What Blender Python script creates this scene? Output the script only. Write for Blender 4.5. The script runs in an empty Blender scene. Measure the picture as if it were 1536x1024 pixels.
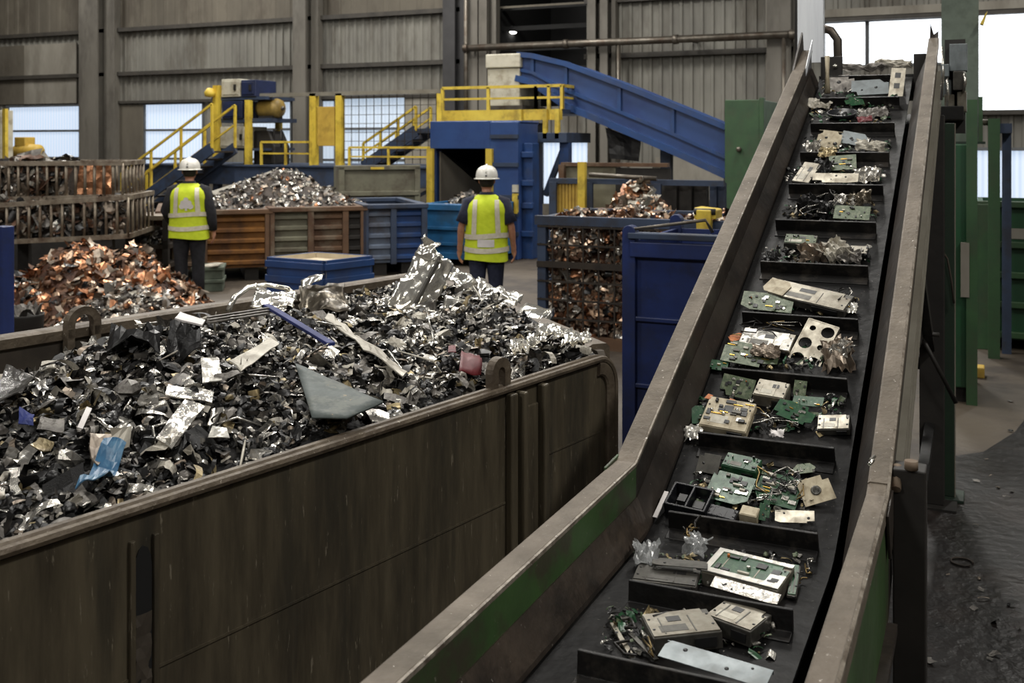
import bpy, math, random
from mathutils import Vector, Matrix, noise
V = Vector
PI = math.pi
sc = bpy.context.scene
COL = sc.collection

# ------------------------------------------------------------------ camera frame (hall axes = world axes)
YAW = 0.4262
CS, SN = math.cos(YAW), math.sin(YAW)
F, HC, HY = 1550.0, 2.05, 215.0


def cp(X, Y, z=0.0):            # metres right / ahead of the photographer -> hall axes
    return V((X * CS - Y * SN, X * SN + Y * CS, z))


def at(px, py, Y):
    k = (px - 768) / F
    return cp(k * Y, Y, HC - (py - HY) / F * Y)


def on_s(px, py, S):
    k = (px - 768) / F
    return at(px, py, S / (k * SN + CS))


def on_z(px, py, z):
    return at(px, py, F * (HC - z) / (py - HY))


def lerp(a, b, t):
    return a + (b - a) * t


def interp(x, tab):
    if x <= tab[0][0]:
        return tab[0][1]
    for (a, b), (c, d) in zip(tab, tab[1:]):
        if x <= c:
            t = (x - a) / (c - a)
            t = t * t * (3 - 2 * t)
            return b + (d - b) * t
    return tab[-1][1]


# ------------------------------------------------------------------ materials
MATS = {}


def srgb(r, g, b):
    def c(x):
        x /= 255.0
        return x / 12.92 if x <= 0.04045 else ((x + 0.055) / 1.055) ** 2.4
    return (c(r), c(g), c(b), 1.0)


def mat(name, c1, c2=None, rough=0.6, metal=0.0, scale=8.0, stretch=(1, 1, 1), bump=0.0, bscale=None, c3=None, c3amt=0.5, c3scale=3.0,
        rvar=0.15, spec=0.5, trans=0.0, coat=0.0, alpha=1.0, speck=None, speckscale=120.0, specklo=0.66):
    m = bpy.data.materials.new(name)
    m.use_nodes = True
    nt = m.node_tree
    N, L = nt.nodes, nt.links
    b = N['Principled BSDF']
    b.inputs['Metallic'].default_value = metal
    b.inputs['Specular IOR Level'].default_value = spec
    b.inputs['Transmission Weight'].default_value = trans
    b.inputs['Coat Weight'].default_value = coat
    b.inputs['Alpha'].default_value = alpha
    c2 = c2 or c1
    tc = N.new('ShaderNodeTexCoord')
    mp = N.new('ShaderNodeMapping')
    mp.inputs['Scale'].default_value = stretch
    L.new(tc.outputs['Object'], mp.inputs['Vector'])
    n1 = N.new('ShaderNodeTexNoise')
    n1.inputs['Scale'].default_value = scale
    n1.inputs['Detail'].default_value = 6
    n1.inputs['Roughness'].default_value = 0.65
    L.new(mp.outputs['Vector'], n1.inputs['Vector'])
    r1 = N.new('ShaderNodeValToRGB')
    r1.color_ramp.elements[0].position = 0.36
    r1.color_ramp.elements[0].color = c1
    r1.color_ramp.elements[1].position = 0.66
    r1.color_ramp.elements[1].color = c2
    L.new(n1.outputs['Fac'], r1.inputs['Fac'])
    out = r1.outputs['Color']

    def layer(out, col, sc_, lo, hi, amt):
        n2 = N.new('ShaderNodeTexNoise')
        n2.inputs['Scale'].default_value = sc_
        n2.inputs['Detail'].default_value = 5
        n2.inputs['Roughness'].default_value = 0.7
        L.new(mp.outputs['Vector'], n2.inputs['Vector'])
        r2 = N.new('ShaderNodeValToRGB')
        r2.color_ramp.elements[0].position = lo
        r2.color_ramp.elements[0].color = (0, 0, 0, 1)
        r2.color_ramp.elements[1].position = hi
        r2.color_ramp.elements[1].color = (amt, amt, amt, 1)
        L.new(n2.outputs['Fac'], r2.inputs['Fac'])
        mx = N.new('ShaderNodeMixRGB')
        L.new(r2.outputs['Color'], mx.inputs['Fac'])
        L.new(out, mx.inputs['Color1'])
        mx.inputs['Color2'].default_value = col
        return mx.outputs['Color']
    if c3:
        out = layer(out, c3, c3scale, 0.5, 0.62, c3amt)
    if speck:
        out = layer(out, speck, speckscale, specklo, specklo + 0.03, 0.9)
    L.new(out, b.inputs['Base Color'])
    mr = N.new('ShaderNodeMapRange')
    mr.inputs['To Min'].default_value = max(0.03, rough - rvar)
    mr.inputs['To Max'].default_value = min(1.0, rough + rvar)
    L.new(n1.outputs['Fac'], mr.inputs['Value'])
    L.new(mr.outputs['Result'], b.inputs['Roughness'])
    if bump:
        n3 = N.new('ShaderNodeTexNoise')
        n3.inputs['Scale'].default_value = bscale or scale * 3
        n3.inputs['Detail'].default_value = 5
        L.new(mp.outputs['Vector'], n3.inputs['Vector'])
        bp = N.new('ShaderNodeBump')
        bp.inputs['Strength'].default_value = bump
        bp.inputs['Distance'].default_value = 0.02
        L.new(n3.outputs['Fac'], bp.inputs['Height'])
        L.new(bp.outputs['Normal'], b.inputs['Normal'])
    MATS[name] = m
    return m


def emat(name, col, strength, ribs=0.0, cols2=None):
    m = bpy.data.materials.new(name)
    m.use_nodes = True
    nt = m.node_tree
    b = nt.nodes['Principled BSDF']
    b.inputs['Base Color'].default_value = (0.3, 0.32, 0.35, 1)
    b.inputs['Roughness'].default_value = 0.4
    b.inputs['Emission Color'].default_value = col
    b.inputs['Emission Strength'].default_value = strength
    if ribs:
        tc = nt.nodes.new('ShaderNodeTexCoord')
        w = nt.nodes.new('ShaderNodeTexWave')
        w.inputs['Scale'].default_value = ribs
        w.inputs['Distortion'].default_value = 0.4
        nt.links.new(tc.outputs['Object'], w.inputs['Vector'])
        r = nt.nodes.new('ShaderNodeValToRGB')
        r.color_ramp.elements[0].color = cols2
        r.color_ramp.elements[1].color = col
        nt.links.new(w.outputs['Fac'], r.inputs['Fac'])
        nt.links.new(r.outputs['Color'], b.inputs['Emission Color'])
    MATS[name] = m
    return m


S_ = srgb
M = MATS
mat('cladding', S_(120, 118, 110), S_(100, 98, 92), 0.75, scale=0.9, stretch=(1, 1, 0.35), bump=0.0, c3=S_(72, 66, 57), c3amt=0.65, c3scale=0.7)
mat('cladding_pale', S_(138, 134, 124), S_(118, 113, 103), 0.75, scale=1.2, stretch=(1, 1, 0.3), c3=S_(92, 86, 76), c3amt=0.5, c3scale=1.0)
mat('cladding_brown', S_(94, 88, 77), S_(77, 72, 63), 0.8, scale=0.8, stretch=(1, 1, 0.4), c3=S_(62, 55, 46), c3amt=0.6, c3scale=0.9)
mat('column_grey', S_(104, 100, 92), S_(84, 80, 73), 0.7, scale=1.4, stretch=(1, 1, 0.3), c3=S_(60, 56, 50), c3amt=0.6, c3scale=1.2)
mat('column_dark', S_(52, 51, 52), S_(40, 39, 40), 0.7, scale=1.4)
mat('girt_steel', S_(60, 56, 50), S_(45, 42, 38), 0.7, scale=3)
mat('plinth', S_(96, 90, 80), S_(70, 65, 57), 0.9, scale=1.5, bump=0.2)
mat('floor_concrete', S_(84, 75, 63), S_(60, 52, 44), 0.6, scale=0.55, bump=0.35, bscale=9, c3=S_(40, 33, 29), c3amt=0.7, c3scale=0.8, rvar=0.3)
mat('ceiling_sheet', S_(70, 68, 64), S_(55, 53, 50), 0.9, scale=1)
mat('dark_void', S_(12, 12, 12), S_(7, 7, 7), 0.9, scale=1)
mat('window_frame', S_(92, 95, 98), S_(74, 76, 78), 0.6, scale=3)
emat('pane_left', (0.62, 0.72, 0.86, 1), 1.0, 2.6, (0.46, 0.57, 0.74, 1))
emat('pane_mid', (0.52, 0.62, 0.74, 1), 0.85, 2.6, (0.42, 0.52, 0.64, 1))
emat('pane_white', (0.9, 0.95, 1.0, 1), 2.2)
emat('lamp_glow', (1.0, 0.97, 0.9, 1), 18.0)
mat('pipe_steel', S_(110, 104, 95), S_(80, 74, 66), 0.42, 0.7, scale=4, c3=S_(70, 50, 38), c3amt=0.5)
mat('yellow_paint', S_(214, 188, 72), S_(190, 160, 54), 0.5, scale=3, c3=S_(96, 78, 30), c3amt=0.45, c3scale=2.5)
mat('yellow_panel', S_(196, 164, 70), S_(170, 138, 56), 0.55, scale=2, c3=S_(110, 84, 34), c3amt=0.4)
mat('motor_ochre', S_(150, 124, 58), S_(116, 96, 46), 0.55, scale=3)
mat('blue_paint', S_(34, 66, 116), S_(28, 52, 94), 0.42, scale=2, c3=S_(58, 66, 84), c3amt=0.4, c3scale=2.2, rvar=0.2)
mat('blue_bright', S_(50, 76, 126), S_(42, 64, 110), 0.38, scale=1.6, c3=S_(28, 48, 104), c3amt=0.4, c3scale=1.5)
mat('blue_deep', S_(36, 52, 104), S_(28, 41, 84), 0.4, scale=3, bump=0.08, c3=S_(34, 40, 62), c3amt=0.5, c3scale=3.5, speck=S_(96, 100, 108), speckscale=45, specklo=0.7)
mat('blue_slate', S_(50, 64, 88), S_(38, 48, 66), 0.6, scale=2, c3=S_(44, 40, 38), c3amt=0.5)
mat('teal_paint', S_(40, 100, 146), S_(32, 80, 120), 0.45, scale=2.2, c3=S_(44, 66, 80), c3amt=0.5, c3scale=2.4)
mat('navy_cabinet', S_(34, 44, 78), S_(24, 32, 58), 0.5, scale=3)
mat('cream_cabinet', S_(188, 184, 168), S_(168, 163, 146), 0.6, scale=3, c3=S_(124, 112, 92), c3amt=0.5, c3scale=3)
mat('rust_orange', S_(128, 84, 30), S_(96, 60, 26), 0.7, scale=2.4, bump=0.15, c3=S_(66, 40, 24), c3amt=0.7, c3scale=2)
mat('rust_brown', S_(98, 72, 50), S_(74, 52, 38), 0.75, scale=2.5, bump=0.15, c3=S_(120, 112, 96), c3amt=0.45, c3scale=2.2)
mat('grey_green_steel', S_(112, 110, 92), S_(92, 88, 74), 0.65, scale=2.2, bump=0.1, c3=S_(68, 58, 46), c3amt=0.6, c3scale=2)
mat('blue_grey_steel', S_(96, 106, 122), S_(74, 84, 102), 0.55, scale=2.5, bump=0.1, c3=S_(70, 58, 48), c3amt=0.5, c3scale=2.4)
mat('dark_steel', S_(46, 43, 40), S_(32, 30, 28), 0.6, 0.3, scale=4, bump=0.1)
mat('black_steel', S_(26, 25, 24), S_(17, 16, 16), 0.5, 0.3, scale=5, bump=0.12)
mat('mesh_steel', S_(56, 48, 40), S_(38, 33, 29), 0.65, 0.3, scale=6)
mat('cage_steel', S_(150, 140, 124), S_(98, 84, 70), 0.5, 0.55, scale=7, c3=S_(72, 48, 34), c3amt=0.6, c3scale=4)
mat('cream_inside', S_(196, 184, 160), S_(170, 156, 130), 0.8, scale=3)
mat('green_paint', S_(52, 82, 50), S_(40, 66, 42), 0.5, scale=2.5, bump=0.08, c3=S_(56, 66, 46), c3amt=0.5, c3scale=2.6, speck=S_(130, 136, 120), speckscale=30, specklo=0.71)
mat('green_bright', S_(26, 72, 42), S_(20, 56, 34), 0.5, scale=2, c3=S_(30, 60, 36), c3amt=0.5)
mat('green_column', S_(98, 110, 98), S_(80, 90, 80), 0.55, scale=1.8, c3=S_(62, 72, 60), c3amt=0.5)
mat('green_dark', S_(30, 50, 34), S_(20, 34, 24), 0.55, scale=3)
mat('crate_green', S_(92, 100, 86), S_(70, 78, 68), 0.75, scale=5)
mat('chute_grey', S_(136, 132, 120), S_(110, 104, 92), 0.6, 0.2, scale=2)
# skip and conveyor
mat('floor_shade', S_(26, 21, 19), S_(13, 11, 10), 0.42, 0.0, scale=2.2, bump=0.5, bscale=14, rvar=0.25, c3=S_(40, 32, 28), c3amt=0.7, c3scale=1.6, speck=S_(120, 108, 98), speckscale=34, specklo=0.72)  # near-black wet floor tone with the shade beside the conveyor painted in
mat('skip_wall', S_(94, 86, 70), S_(60, 54, 43), 0.46, 0.25, scale=3.0, stretch=(4.5, 4.5, 0.6), bump=0.22, bscale=10, c3=S_(46, 45, 40), c3amt=0.6, c3scale=1.1, rvar=0.2, speck=S_(126, 118, 102), speckscale=16, specklo=0.64)
mat('skip_rim', S_(106, 95, 80), S_(80, 70, 58), 0.55, 0.25, scale=9, bump=0.35, bscale=28, c3=S_(74, 62, 50), c3amt=0.6, c3scale=7, speck=S_(176, 168, 152), speckscale=60, specklo=0.655)
mat('skip_inside', S_(78, 70, 60), S_(56, 50, 43), 0.7, 0.2, scale=4, bump=0.2)
mat('flange_dust', S_(110, 100, 87), S_(88, 80, 69), 0.66, 0.15, scale=7, bump=0.2, bscale=60, c3=S_(92, 82, 70), c3amt=0.5, c3scale=5, speck=S_(206, 200, 190), speckscale=70, specklo=0.665)
mat('panel_green_worn', S_(56, 84, 44), S_(44, 64, 35), 0.45, 0.05, scale=3, bump=0.15, c3=S_(58, 50, 42), c3amt=0.8, c3scale=3.4, speck=S_(120, 118, 104), speckscale=50, specklo=0.66)
mat('panel_brown', S_(58, 51, 45), S_(42, 37, 33), 0.5, 0.25, scale=4, bump=0.25, bscale=14, c3=S_(30, 27, 25), c3amt=0.6, c3scale=3, speck=S_(140, 134, 124), speckscale=55, specklo=0.67)
mat('worn_edge', S_(150, 142, 130), S_(96, 86, 74), 0.5, 0.3, scale=30, c3=S_(84, 74, 63), c3amt=0.9, c3scale=14, speck=S_(216, 212, 204), speckscale=60, specklo=0.62)
mat('skirt_steel', S_(80, 70, 61), S_(54, 48, 43), 0.42, 0.35, scale=5, bump=0.35, bscale=16, c3=S_(30, 27, 25), c3amt=0.6, c3scale=4, speck=S_(160, 154, 144), speckscale=50, specklo=0.67)
mat('belt_rubber', S_(18, 17, 17), S_(9, 9, 9), 0.5, 0.0, spec=0.14, scale=6, bump=0.2, bscale=22, rvar=0.2, c3=S_(34, 32, 30), c3amt=0.5, c3scale=4, speck=S_(120, 116, 108), speckscale=90, specklo=0.665)  # pale specks paint wet glints and debris into the belt colour
mat('cleat_rubber', S_(24, 23, 22), S_(13, 12, 12), 0.45, 0.0, spec=0.22, scale=9, bump=0.2, c3=S_(66, 61, 55), c3amt=0.4, c3scale=8)
# scrap
mat('scrap_silver', S_(206, 203, 196), S_(150, 146, 138), 0.24, 0.8, scale=14, bump=0.15, c3=S_(112, 106, 96), c3amt=0.4, c3scale=10)
mat('scrap_bright', S_(226, 224, 216), S_(190, 186, 176), 0.25, 0.6, scale=10, bump=0.1)
mat('scrap_grey', S_(128, 124, 118), S_(88, 84, 80), 0.42, 0.6, scale=12, bump=0.2, c3=S_(54, 50, 46), c3amt=0.5, c3scale=9)
mat('scrap_pale', S_(190, 185, 172), S_(156, 150, 138), 0.5, 0.3, scale=12, c3=S_(112, 104, 90), c3amt=0.5, c3scale=9)
mat('scrap_black', S_(34, 33, 33), S_(18, 18, 18), 0.35, 0.2, scale=12, bump=0.15)
mat('scrap_brass', S_(156, 142, 108), S_(112, 98, 68), 0.38, 0.7, scale=12, c3=S_(70, 58, 40), c3amt=0.5)
mat('scrap_copper', S_(188, 136, 100), S_(132, 86, 58), 0.3, 0.75, scale=8, c3=S_(92, 58, 40), c3amt=0.4)
mat('scrap_copper_pale', S_(216, 190, 166), S_(168, 136, 108), 0.3, 0.7, scale=8)
mat('scrap_rust', S_(100, 70, 50), S_(62, 44, 34), 0.6, 0.4, scale=8)
mat('scrap_taupe', S_(150, 138, 124), S_(104, 92, 80), 0.4, 0.7, scale=8)
mat('heap_dark', S_(28, 26, 25), S_(16, 15, 15), 0.7, 0.2, scale=14, bump=0.5)
mat('heap_copper_dark', S_(84, 52, 34), S_(46, 30, 22), 0.6, 0.4, scale=9, bump=0.5)
mat('heap_brown_dark', S_(64, 54, 46), S_(38, 32, 28), 0.6, 0.4, scale=9, bump=0.5)
mat('foil', S_(240, 238, 230), S_(204, 200, 190), 0.17, 0.82, scale=9, bump=0.25, bscale=22, rvar=0.08, c3=S_(196, 182, 150), c3amt=0.35, c3scale=6)
mat('foil_dark', S_(150, 148, 142), S_(100, 96, 90), 0.2, 0.75, scale=7, bump=0.2, bscale=14, rvar=0.08)
mat('slate_plate', S_(80, 88, 86), S_(60, 68, 66), 0.62, 0.1, scale=9, bump=0.1, c3=S_(118, 120, 112), c3amt=0.45, c3scale=12, speck=S_(170, 146, 108), speckscale=30, specklo=0.655)
mat('blue_strip', S_(26, 42, 110), S_(18, 32, 86), 0.65, scale=8)
mat('plastic_blue', S_(58, 104, 138), S_(40, 78, 110), 0.3, scale=10, c3=S_(120, 160, 186), c3amt=0.4, c3scale=9)
mat('plastic_red', S_(104, 20, 28), S_(74, 14, 20), 0.55, scale=10)
mat('plastic_smoke', S_(84, 82, 78), S_(52, 50, 48), 0.22, 0.3, scale=9, bump=0.2)
mat('plastic_clear', S_(222, 224, 224), S_(190, 192, 192), 0.14, scale=9, trans=0.7, bump=0.1)
mat('brown_sheet', S_(112, 104, 90), S_(62, 56, 48), 0.3, 0.7, scale=9, stretch=(1, 1, .4), bump=0.2)
mat('white_label', S_(218, 214, 210), S_(196, 190, 188), 0.5, scale=8)
# electronics
mat('pcb_green', S_(34, 76, 48), S_(22, 54, 34), 0.32, 0.05, scale=40, c3=S_(84, 112, 80), c3amt=0.35, c3scale=55, speck=S_(206, 206, 186), speckscale=150, specklo=0.66)
mat('pcb_dull', S_(80, 92, 66), S_(54, 68, 46), 0.4, 0.1, scale=40, c3=S_(138, 142, 118), c3amt=0.4, c3scale=50, speck=S_(196, 190, 164), speckscale=140, specklo=0.66)
mat('module_steel', S_(152, 147, 134), S_(116, 110, 98), 0.36, 0.7, scale=24, c3=S_(100, 92, 78), c3amt=0.4, c3scale=18)
mat('module_dark', S_(92, 90, 84), S_(60, 58, 54), 0.4, 0.6, scale=20)
mat('module_cream', S_(178, 168, 144), S_(150, 138, 114), 0.5, 0.15, scale=26, c3=S_(120, 108, 84), c3amt=0.45, c3scale=30, speck=S_(70, 58, 44), speckscale=90, specklo=0.68)
mat('plate_bluegrey', S_(124, 131, 133), S_(102, 109, 111), 0.4, 0.4, scale=14, c3=S_(96, 98, 96), c3amt=0.35, c3scale=16)
mat('chip_black', S_(26, 26, 27), S_(18, 18, 18), 0.4, scale=40)
mat('connector_white', S_(190, 185, 170), S_(160, 154, 138), 0.45, scale=40)
mat('gold_pin', S_(206, 168, 84), S_(170, 130, 60), 0.3, 0.9, scale=40)
mat('solder_silver', S_(210, 208, 200), S_(176, 172, 164), 0.25, 0.9, scale=40)
mat('component_orange', S_(196, 112, 44), S_(160, 84, 32), 0.5, scale=40)
mat('wire_dark', S_(36, 33, 30), S_(22, 20, 18), 0.45, scale=20)
mat('wire_brass', S_(160, 138, 92), S_(110, 92, 60), 0.35, 0.8, scale=20)
mat('tray_black', S_(26, 27, 31), S_(16, 17, 20), 0.3, scale=20)
mat('steel_sheet', S_(232, 236, 240), S_(206, 210, 216), 0.35, 0.15, scale=2.5, stretch=(6, 6, .4))
# people
mat('skin', S_(176, 126, 100), S_(158, 110, 86), 0.5, scale=20)
mat('hair_dark', S_(30, 25, 22), S_(18, 15, 13), 0.6, scale=60)
mat('hat_white', S_(226, 224, 216), S_(212, 209, 200), 0.32, scale=10, coat=0.3)
mat('hat_band', S_(120, 120, 116), S_(90, 90, 88), 0.6, scale=20)
mat('vest_lime', S_(206, 222, 44), S_(188, 206, 34), 0.75, scale=9, bump=0.35, bscale=12)
mat('tape_silver', S_(216, 210, 192), S_(192, 184, 164), 0.4, 0.1, scale=20, bump=0.15)
mat('cloth_navy', S_(32, 36, 58), S_(22, 25, 42), 0.85, scale=14, bump=0.3)
mat('cloth_black', S_(28, 28, 34), S_(18, 18, 22), 0.85, scale=14, bump=0.3)
mat('cloth_denim', S_(36, 42, 64), S_(26, 31, 50), 0.85, scale=14, bump=0.3)
mat('boot', S_(34, 30, 27), S_(22, 20, 18), 0.6, scale=20)
mat('eye_white', S_(220, 216, 210), None, 0.3)


# ------------------------------------------------------------------ mesh builder
WM = {}


class MB:
    def __init__(s):
        s.v, s.f, s.mi, s.sm = [], [], [], []
        s.xf = None

    def add(s, vs, fs, mi=0, smooth=False):
        o = len(s.v)
        if s.xf is not None:
            vs = [s.xf @ V(p) for p in vs]
        s.v.extend([tuple(p) for p in vs])
        for f in fs:
            s.f.append(tuple(i + o for i in f))
            s.mi.append(mi)
            s.sm.append(smooth)
        return s

    def bx(s, x0, x1, y0, y1, z0, z1, mi=0):
        vs = [(x, y, z) for z in (z0, z1) for y in (y0, y1) for x in (x0, x1)]
        return s.add(vs, [(0, 2, 3, 1), (4, 5, 7, 6), (0, 1, 5, 4), (2, 6, 7, 3), (0, 4, 6, 2), (1, 3, 7, 5)], mi)

    def box(s, c, sz, rot=None, mi=0):
        c = V(c)
        vs = []
        for k in (-.5, .5):
            for j in (-.5, .5):
                for i in (-.5, .5):
                    p = V((i * sz[0], j * sz[1], k * sz[2]))
                    if rot is not None:
                        p = rot @ p
                    vs.append(c + p)
        return s.add(vs, [(0, 2, 3, 1), (4, 5, 7, 6), (0, 1, 5, 4), (2, 6, 7, 3), (0, 4, 6, 2), (1, 3, 7, 5)], mi)

    def bar(s, p, q, w, h=None, up=(0, 0, 1), mi=0):
        h = w if h is None else h
        p, q = V(p), V(q)
        d = (q - p).normalized()
        up = V(up)
        if abs(d.dot(up)) > 0.98:
            up = V((0, 1, 0))
        x = d.cross(up).normalized()
        y = x.cross(d).normalized()
        vs = []
        for e in (p, q):
            for a, b in ((-1, -1), (1, -1), (1, 1), (-1, 1)):
                vs.append(e + x * (a * w / 2) + y * (b * h / 2))
        return s.add(vs, [(3, 2, 1, 0), (4, 5, 6, 7), (0, 1, 5, 4), (1, 2, 6, 5), (2, 3, 7, 6), (3, 0, 4, 7)], mi)

    def tube(s, pts, r, n=8, mi=0, caps=True):
        pts = [V(p) for p in pts]
        vs, fs = [], []
        ref = None
        for i, p in enumerate(pts):
            d = (pts[min(i + 1, len(pts) - 1)] - pts[max(i - 1, 0)]).normalized()
            if ref is None:
                ref = V((0, 0, 1)) if abs(d.z) < 0.9 else V((1, 0, 0))
            x = d.cross(ref).normalized()
            y = x.cross(d).normalized()
            ref = y
            rr = r[i] if isinstance(r, (list, tuple)) else r
            for k in range(n):
                a = 2 * PI * k / n
                vs.append(p + x * (rr * math.cos(a)) + y * (rr * math.sin(a)))
        for i in range(len(pts) - 1):
            for k in range(n):
                a, b = i * n + k, i * n + (k + 1) % n
                fs.append((a, b, b + n, a + n))
        s.add(vs, fs, mi, True)
        if caps:
            o = len(s.v) - len(vs)
            s.f.append(tuple(o + k for k in range(n))[::-1]); s.mi.append(mi); s.sm.append(False)
            s.f.append(tuple(o + (len(pts) - 1) * n + k for k in range(n))); s.mi.append(mi); s.sm.append(False)
        return s

    def lathe(s, prof, n=24, loc=(0, 0, 0), rot=None, mi=0, sx=1, sy=1, smooth=True):
        vs, fs = [], []
        loc = V(loc)
        for r, z in prof:
            for k in range(n):
                a = 2 * PI * k / n
                p = V((r * math.cos(a) * sx, r * math.sin(a) * sy, z))
                if rot is not None:
                    p = rot @ p
                vs.append(p + loc)
        for i in range(len(prof) - 1):
            for k in range(n):
                a, b = i * n + k, i * n + (k + 1) % n
                fs.append((a, b, b + n, a + n))
        fs.append(tuple(range(n))[::-1])
        fs.append(tuple((len(prof) - 1) * n + k for k in range(n)))
        return s.add(vs, fs, mi, smooth)

    def prism(s, poly, ext, mi=0):
        poly = [V(p) for p in poly]
        ext = V(ext)
        n = len(poly)
        vs = poly + [p + ext for p in poly]
        fs = [tuple(range(n))[::-1], tuple(range(n, 2 * n))]
        for i in range(n):
            j = (i + 1) % n
            fs.append((i, j, j + n, i + n))
        return s.add(vs, fs, mi)

    def sweep(s, prof, path, out, mi=0, closed=True, smooth=False):
        """prof: (outward, up) points; path: 3-D points; out: fixed outward direction."""
        out = V(out).normalized()
        path = [V(p) for p in path]
        vs, fs = [], []
        n = len(prof)
        for i, p in enumerate(path):
            d0 = (path[i] - path[i - 1]).normalized() if i else (path[1] - path[0]).normalized()
            d1 = (path[i + 1] - path[i]).normalized() if i < len(path) - 1 else d0
            d = (d0 + d1).normalized()
            up = out.cross(d).normalized()
            if i == 0 and up.z < 0:
                s._flip = True
            elif i == 0:
                s._flip = False
            if s._flip:
                up = -up
            for a, b in prof:
                vs.append(p + out * a + up * b)
        for i in range(len(path) - 1):
            for k in range(n if closed else n - 1):
                a, b = i * n + k, i * n + (k + 1) % n
                fs.append((a, b, b + n, a + n))
        if closed:
            fs.append(tuple(range(n)))
            fs.append(tuple((len(path) - 1) * n + k for k in range(n)))
        return s.add(vs, fs, mi, smooth)

    def sheet(s, a, b, c, d, nu=8, nv=8, amp=0.02, freq=6.0, seed=0, mi=0, smooth=False, arch=0.0, ridge=False, jag=0.0):
        """crumpled sheet over the quad a-b-c-d (a->b is u, a->d is v)"""
        a, b, c, d = V(a), V(b), V(c), V(d)
        nrm = (b - a).cross(d - a)
        nrm = nrm.normalized() if nrm.length > 1e-9 else V((0, 0, 1))
        rng = random.Random(seed)
        off = V((rng.uniform(-50, 50), rng.uniform(-50, 50), rng.uniform(-50, 50)))
        vs = []
        for j in range(nv + 1):
            v = j / nv
            for i in range(nu + 1):
                u = i / nu
                p = a.lerp(b, u).lerp(d.lerp(c, u), v)
                q = p * freq + off
                h = noise.noise(q)
                if ridge:
                    h = 1 - 2 * abs(h) * 1.6 + 0.35 * noise.noise(q * 2.7)
                else:
                    h += 0.5 * noise.noise(q * 2.3)
                p = p + nrm * (h * amp + arch * math.sin(PI * v))
                if jag and (i in (0, nu) or j in (0, nv)):
                    ctr = (a + b + c + d) / 4
                    p = p + (p - ctr).normalized() * rng.uniform(-jag, jag)
                vs.append(p)
        fs = []
        for j in range(nv):
            for i in range(nu):
                k = j * (nu + 1) + i
                if (i + j) % 2 and not smooth:
                    fs += [(k, k + 1, k + nu + 2), (k, k + nu + 2, k + nu + 1)]
                elif not smooth:
                    fs += [(k, k + 1, k + nu + 1), (k + 1, k + nu + 2, k + nu + 1)]
                else:
                    fs.append((k, k + 1, k + nu + 2, k + nu + 1))
        return s.add(vs, fs, mi, smooth)

    def build(s, name, mats, parent=None, bevel=0.0, solid=0.0, subsurf=0, local=False, seg=2):
        me = bpy.data.meshes.new(name)
        if not isinstance(mats, (list, tuple)):
            mats = [mats]
        o = bpy.data.objects.new(name, me)
        COL.objects.link(o)
        if local:
            vs = s.v
            WM[o] = (WM[parent] if parent else Matrix())
        elif parent is not None:
            inv = WM[parent].inverted()
            vs = [inv @ V(p) for p in s.v]
            WM[o] = WM[parent].copy()
        else:
            xs = [p[0] for p in s.v]; ys = [p[1] for p in s.v]; zs = [p[2] for p in s.v]
            org = V(((min(xs) + max(xs)) / 2, (min(ys) + max(ys)) / 2, min(zs)))
            vs = [V(p) - org for p in s.v]
            o.location = org
            WM[o] = Matrix.Translation(org)
        me.from_pydata([tuple(p) for p in vs], [], s.f)
        for m in mats:
            me.materials.append(MATS[m] if isinstance(m, str) else m)
        me.polygons.foreach_set('material_index', s.mi)
        me.polygons.foreach_set('use_smooth', s.sm)
        me.update()
        if parent is not None:
            o.parent = parent
        if bevel:
            b = o.modifiers.new('bevel', 'BEVEL'); b.width = bevel; b.segments = seg; b.limit_method = 'ANGLE'
        if solid:
            b = o.modifiers.new('solid', 'SOLIDIFY'); b.thickness = solid; b.offset = 0
        if subsurf:
            b = o.modifiers.new('sub', 'SUBSURF'); b.levels = subsurf; b.render_levels = subsurf
        return o


def tag(o, label, cat, group=None, kind=None):
    if label:
        o['label'] = label
    if cat:
        o['category'] = cat
    if group:
        o['group'] = group
    if kind:
        o['kind'] = kind
    return o


def thing(name, label, cat, loc=(0, 0, 0), mtx=None, group=None):
    o = bpy.data.objects.new(name, None)
    o.empty_display_size = 0.1
    COL.objects.link(o)
    m = mtx if mtx is not None else Matrix.Translation(V(loc))
    o.matrix_world = m
    o.location = m.to_translation()
    o.rotation_euler = m.to_euler()
    WM[o] = m.copy()
    return tag(o, label, cat, group)


def struct(o):
    o['kind'] = 'structure'
    return o


def Rz(a):
    return Matrix.Rotation(a, 4, 'Z')


def Rx(a):
    return Matrix.Rotation(a, 4, 'X')


def Ry(a):
    return Matrix.Rotation(a, 4, 'Y')


# ================================================================== THE HALL
WS = 24.6                      # far wall plane
ZT = 10.5

m = MB(); m.bx(-37, 9, -9, WS + 5, -0.2, 0.0)
struct(m.build('floor', 'floor_concrete'))
m = MB(); m.bx(-37, 9, -9, WS + .3, ZT, ZT + .2)
struct(m.build('ceiling', 'ceiling_sheet'))
for nm, b in (('wall_west', (-37.2, -37, -9, WS)), ('wall_east', (9, 9.2, -9, WS)), ('wall_south', (-37, 9, -9.2, -9))):
    m = MB(); m.bx(*b, 0, ZT)
    struct(m.build(nm, 'cladding_brown'))


def wu(px):                     # u on the far wall
    return on_s(px, 100, WS)[0]


def wz(px, py):
    return on_s(px, py, WS)[2]


ZH, ZS, ZG1, ZG2 = 3.25, 0.9, 4.22, 5.6
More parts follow.
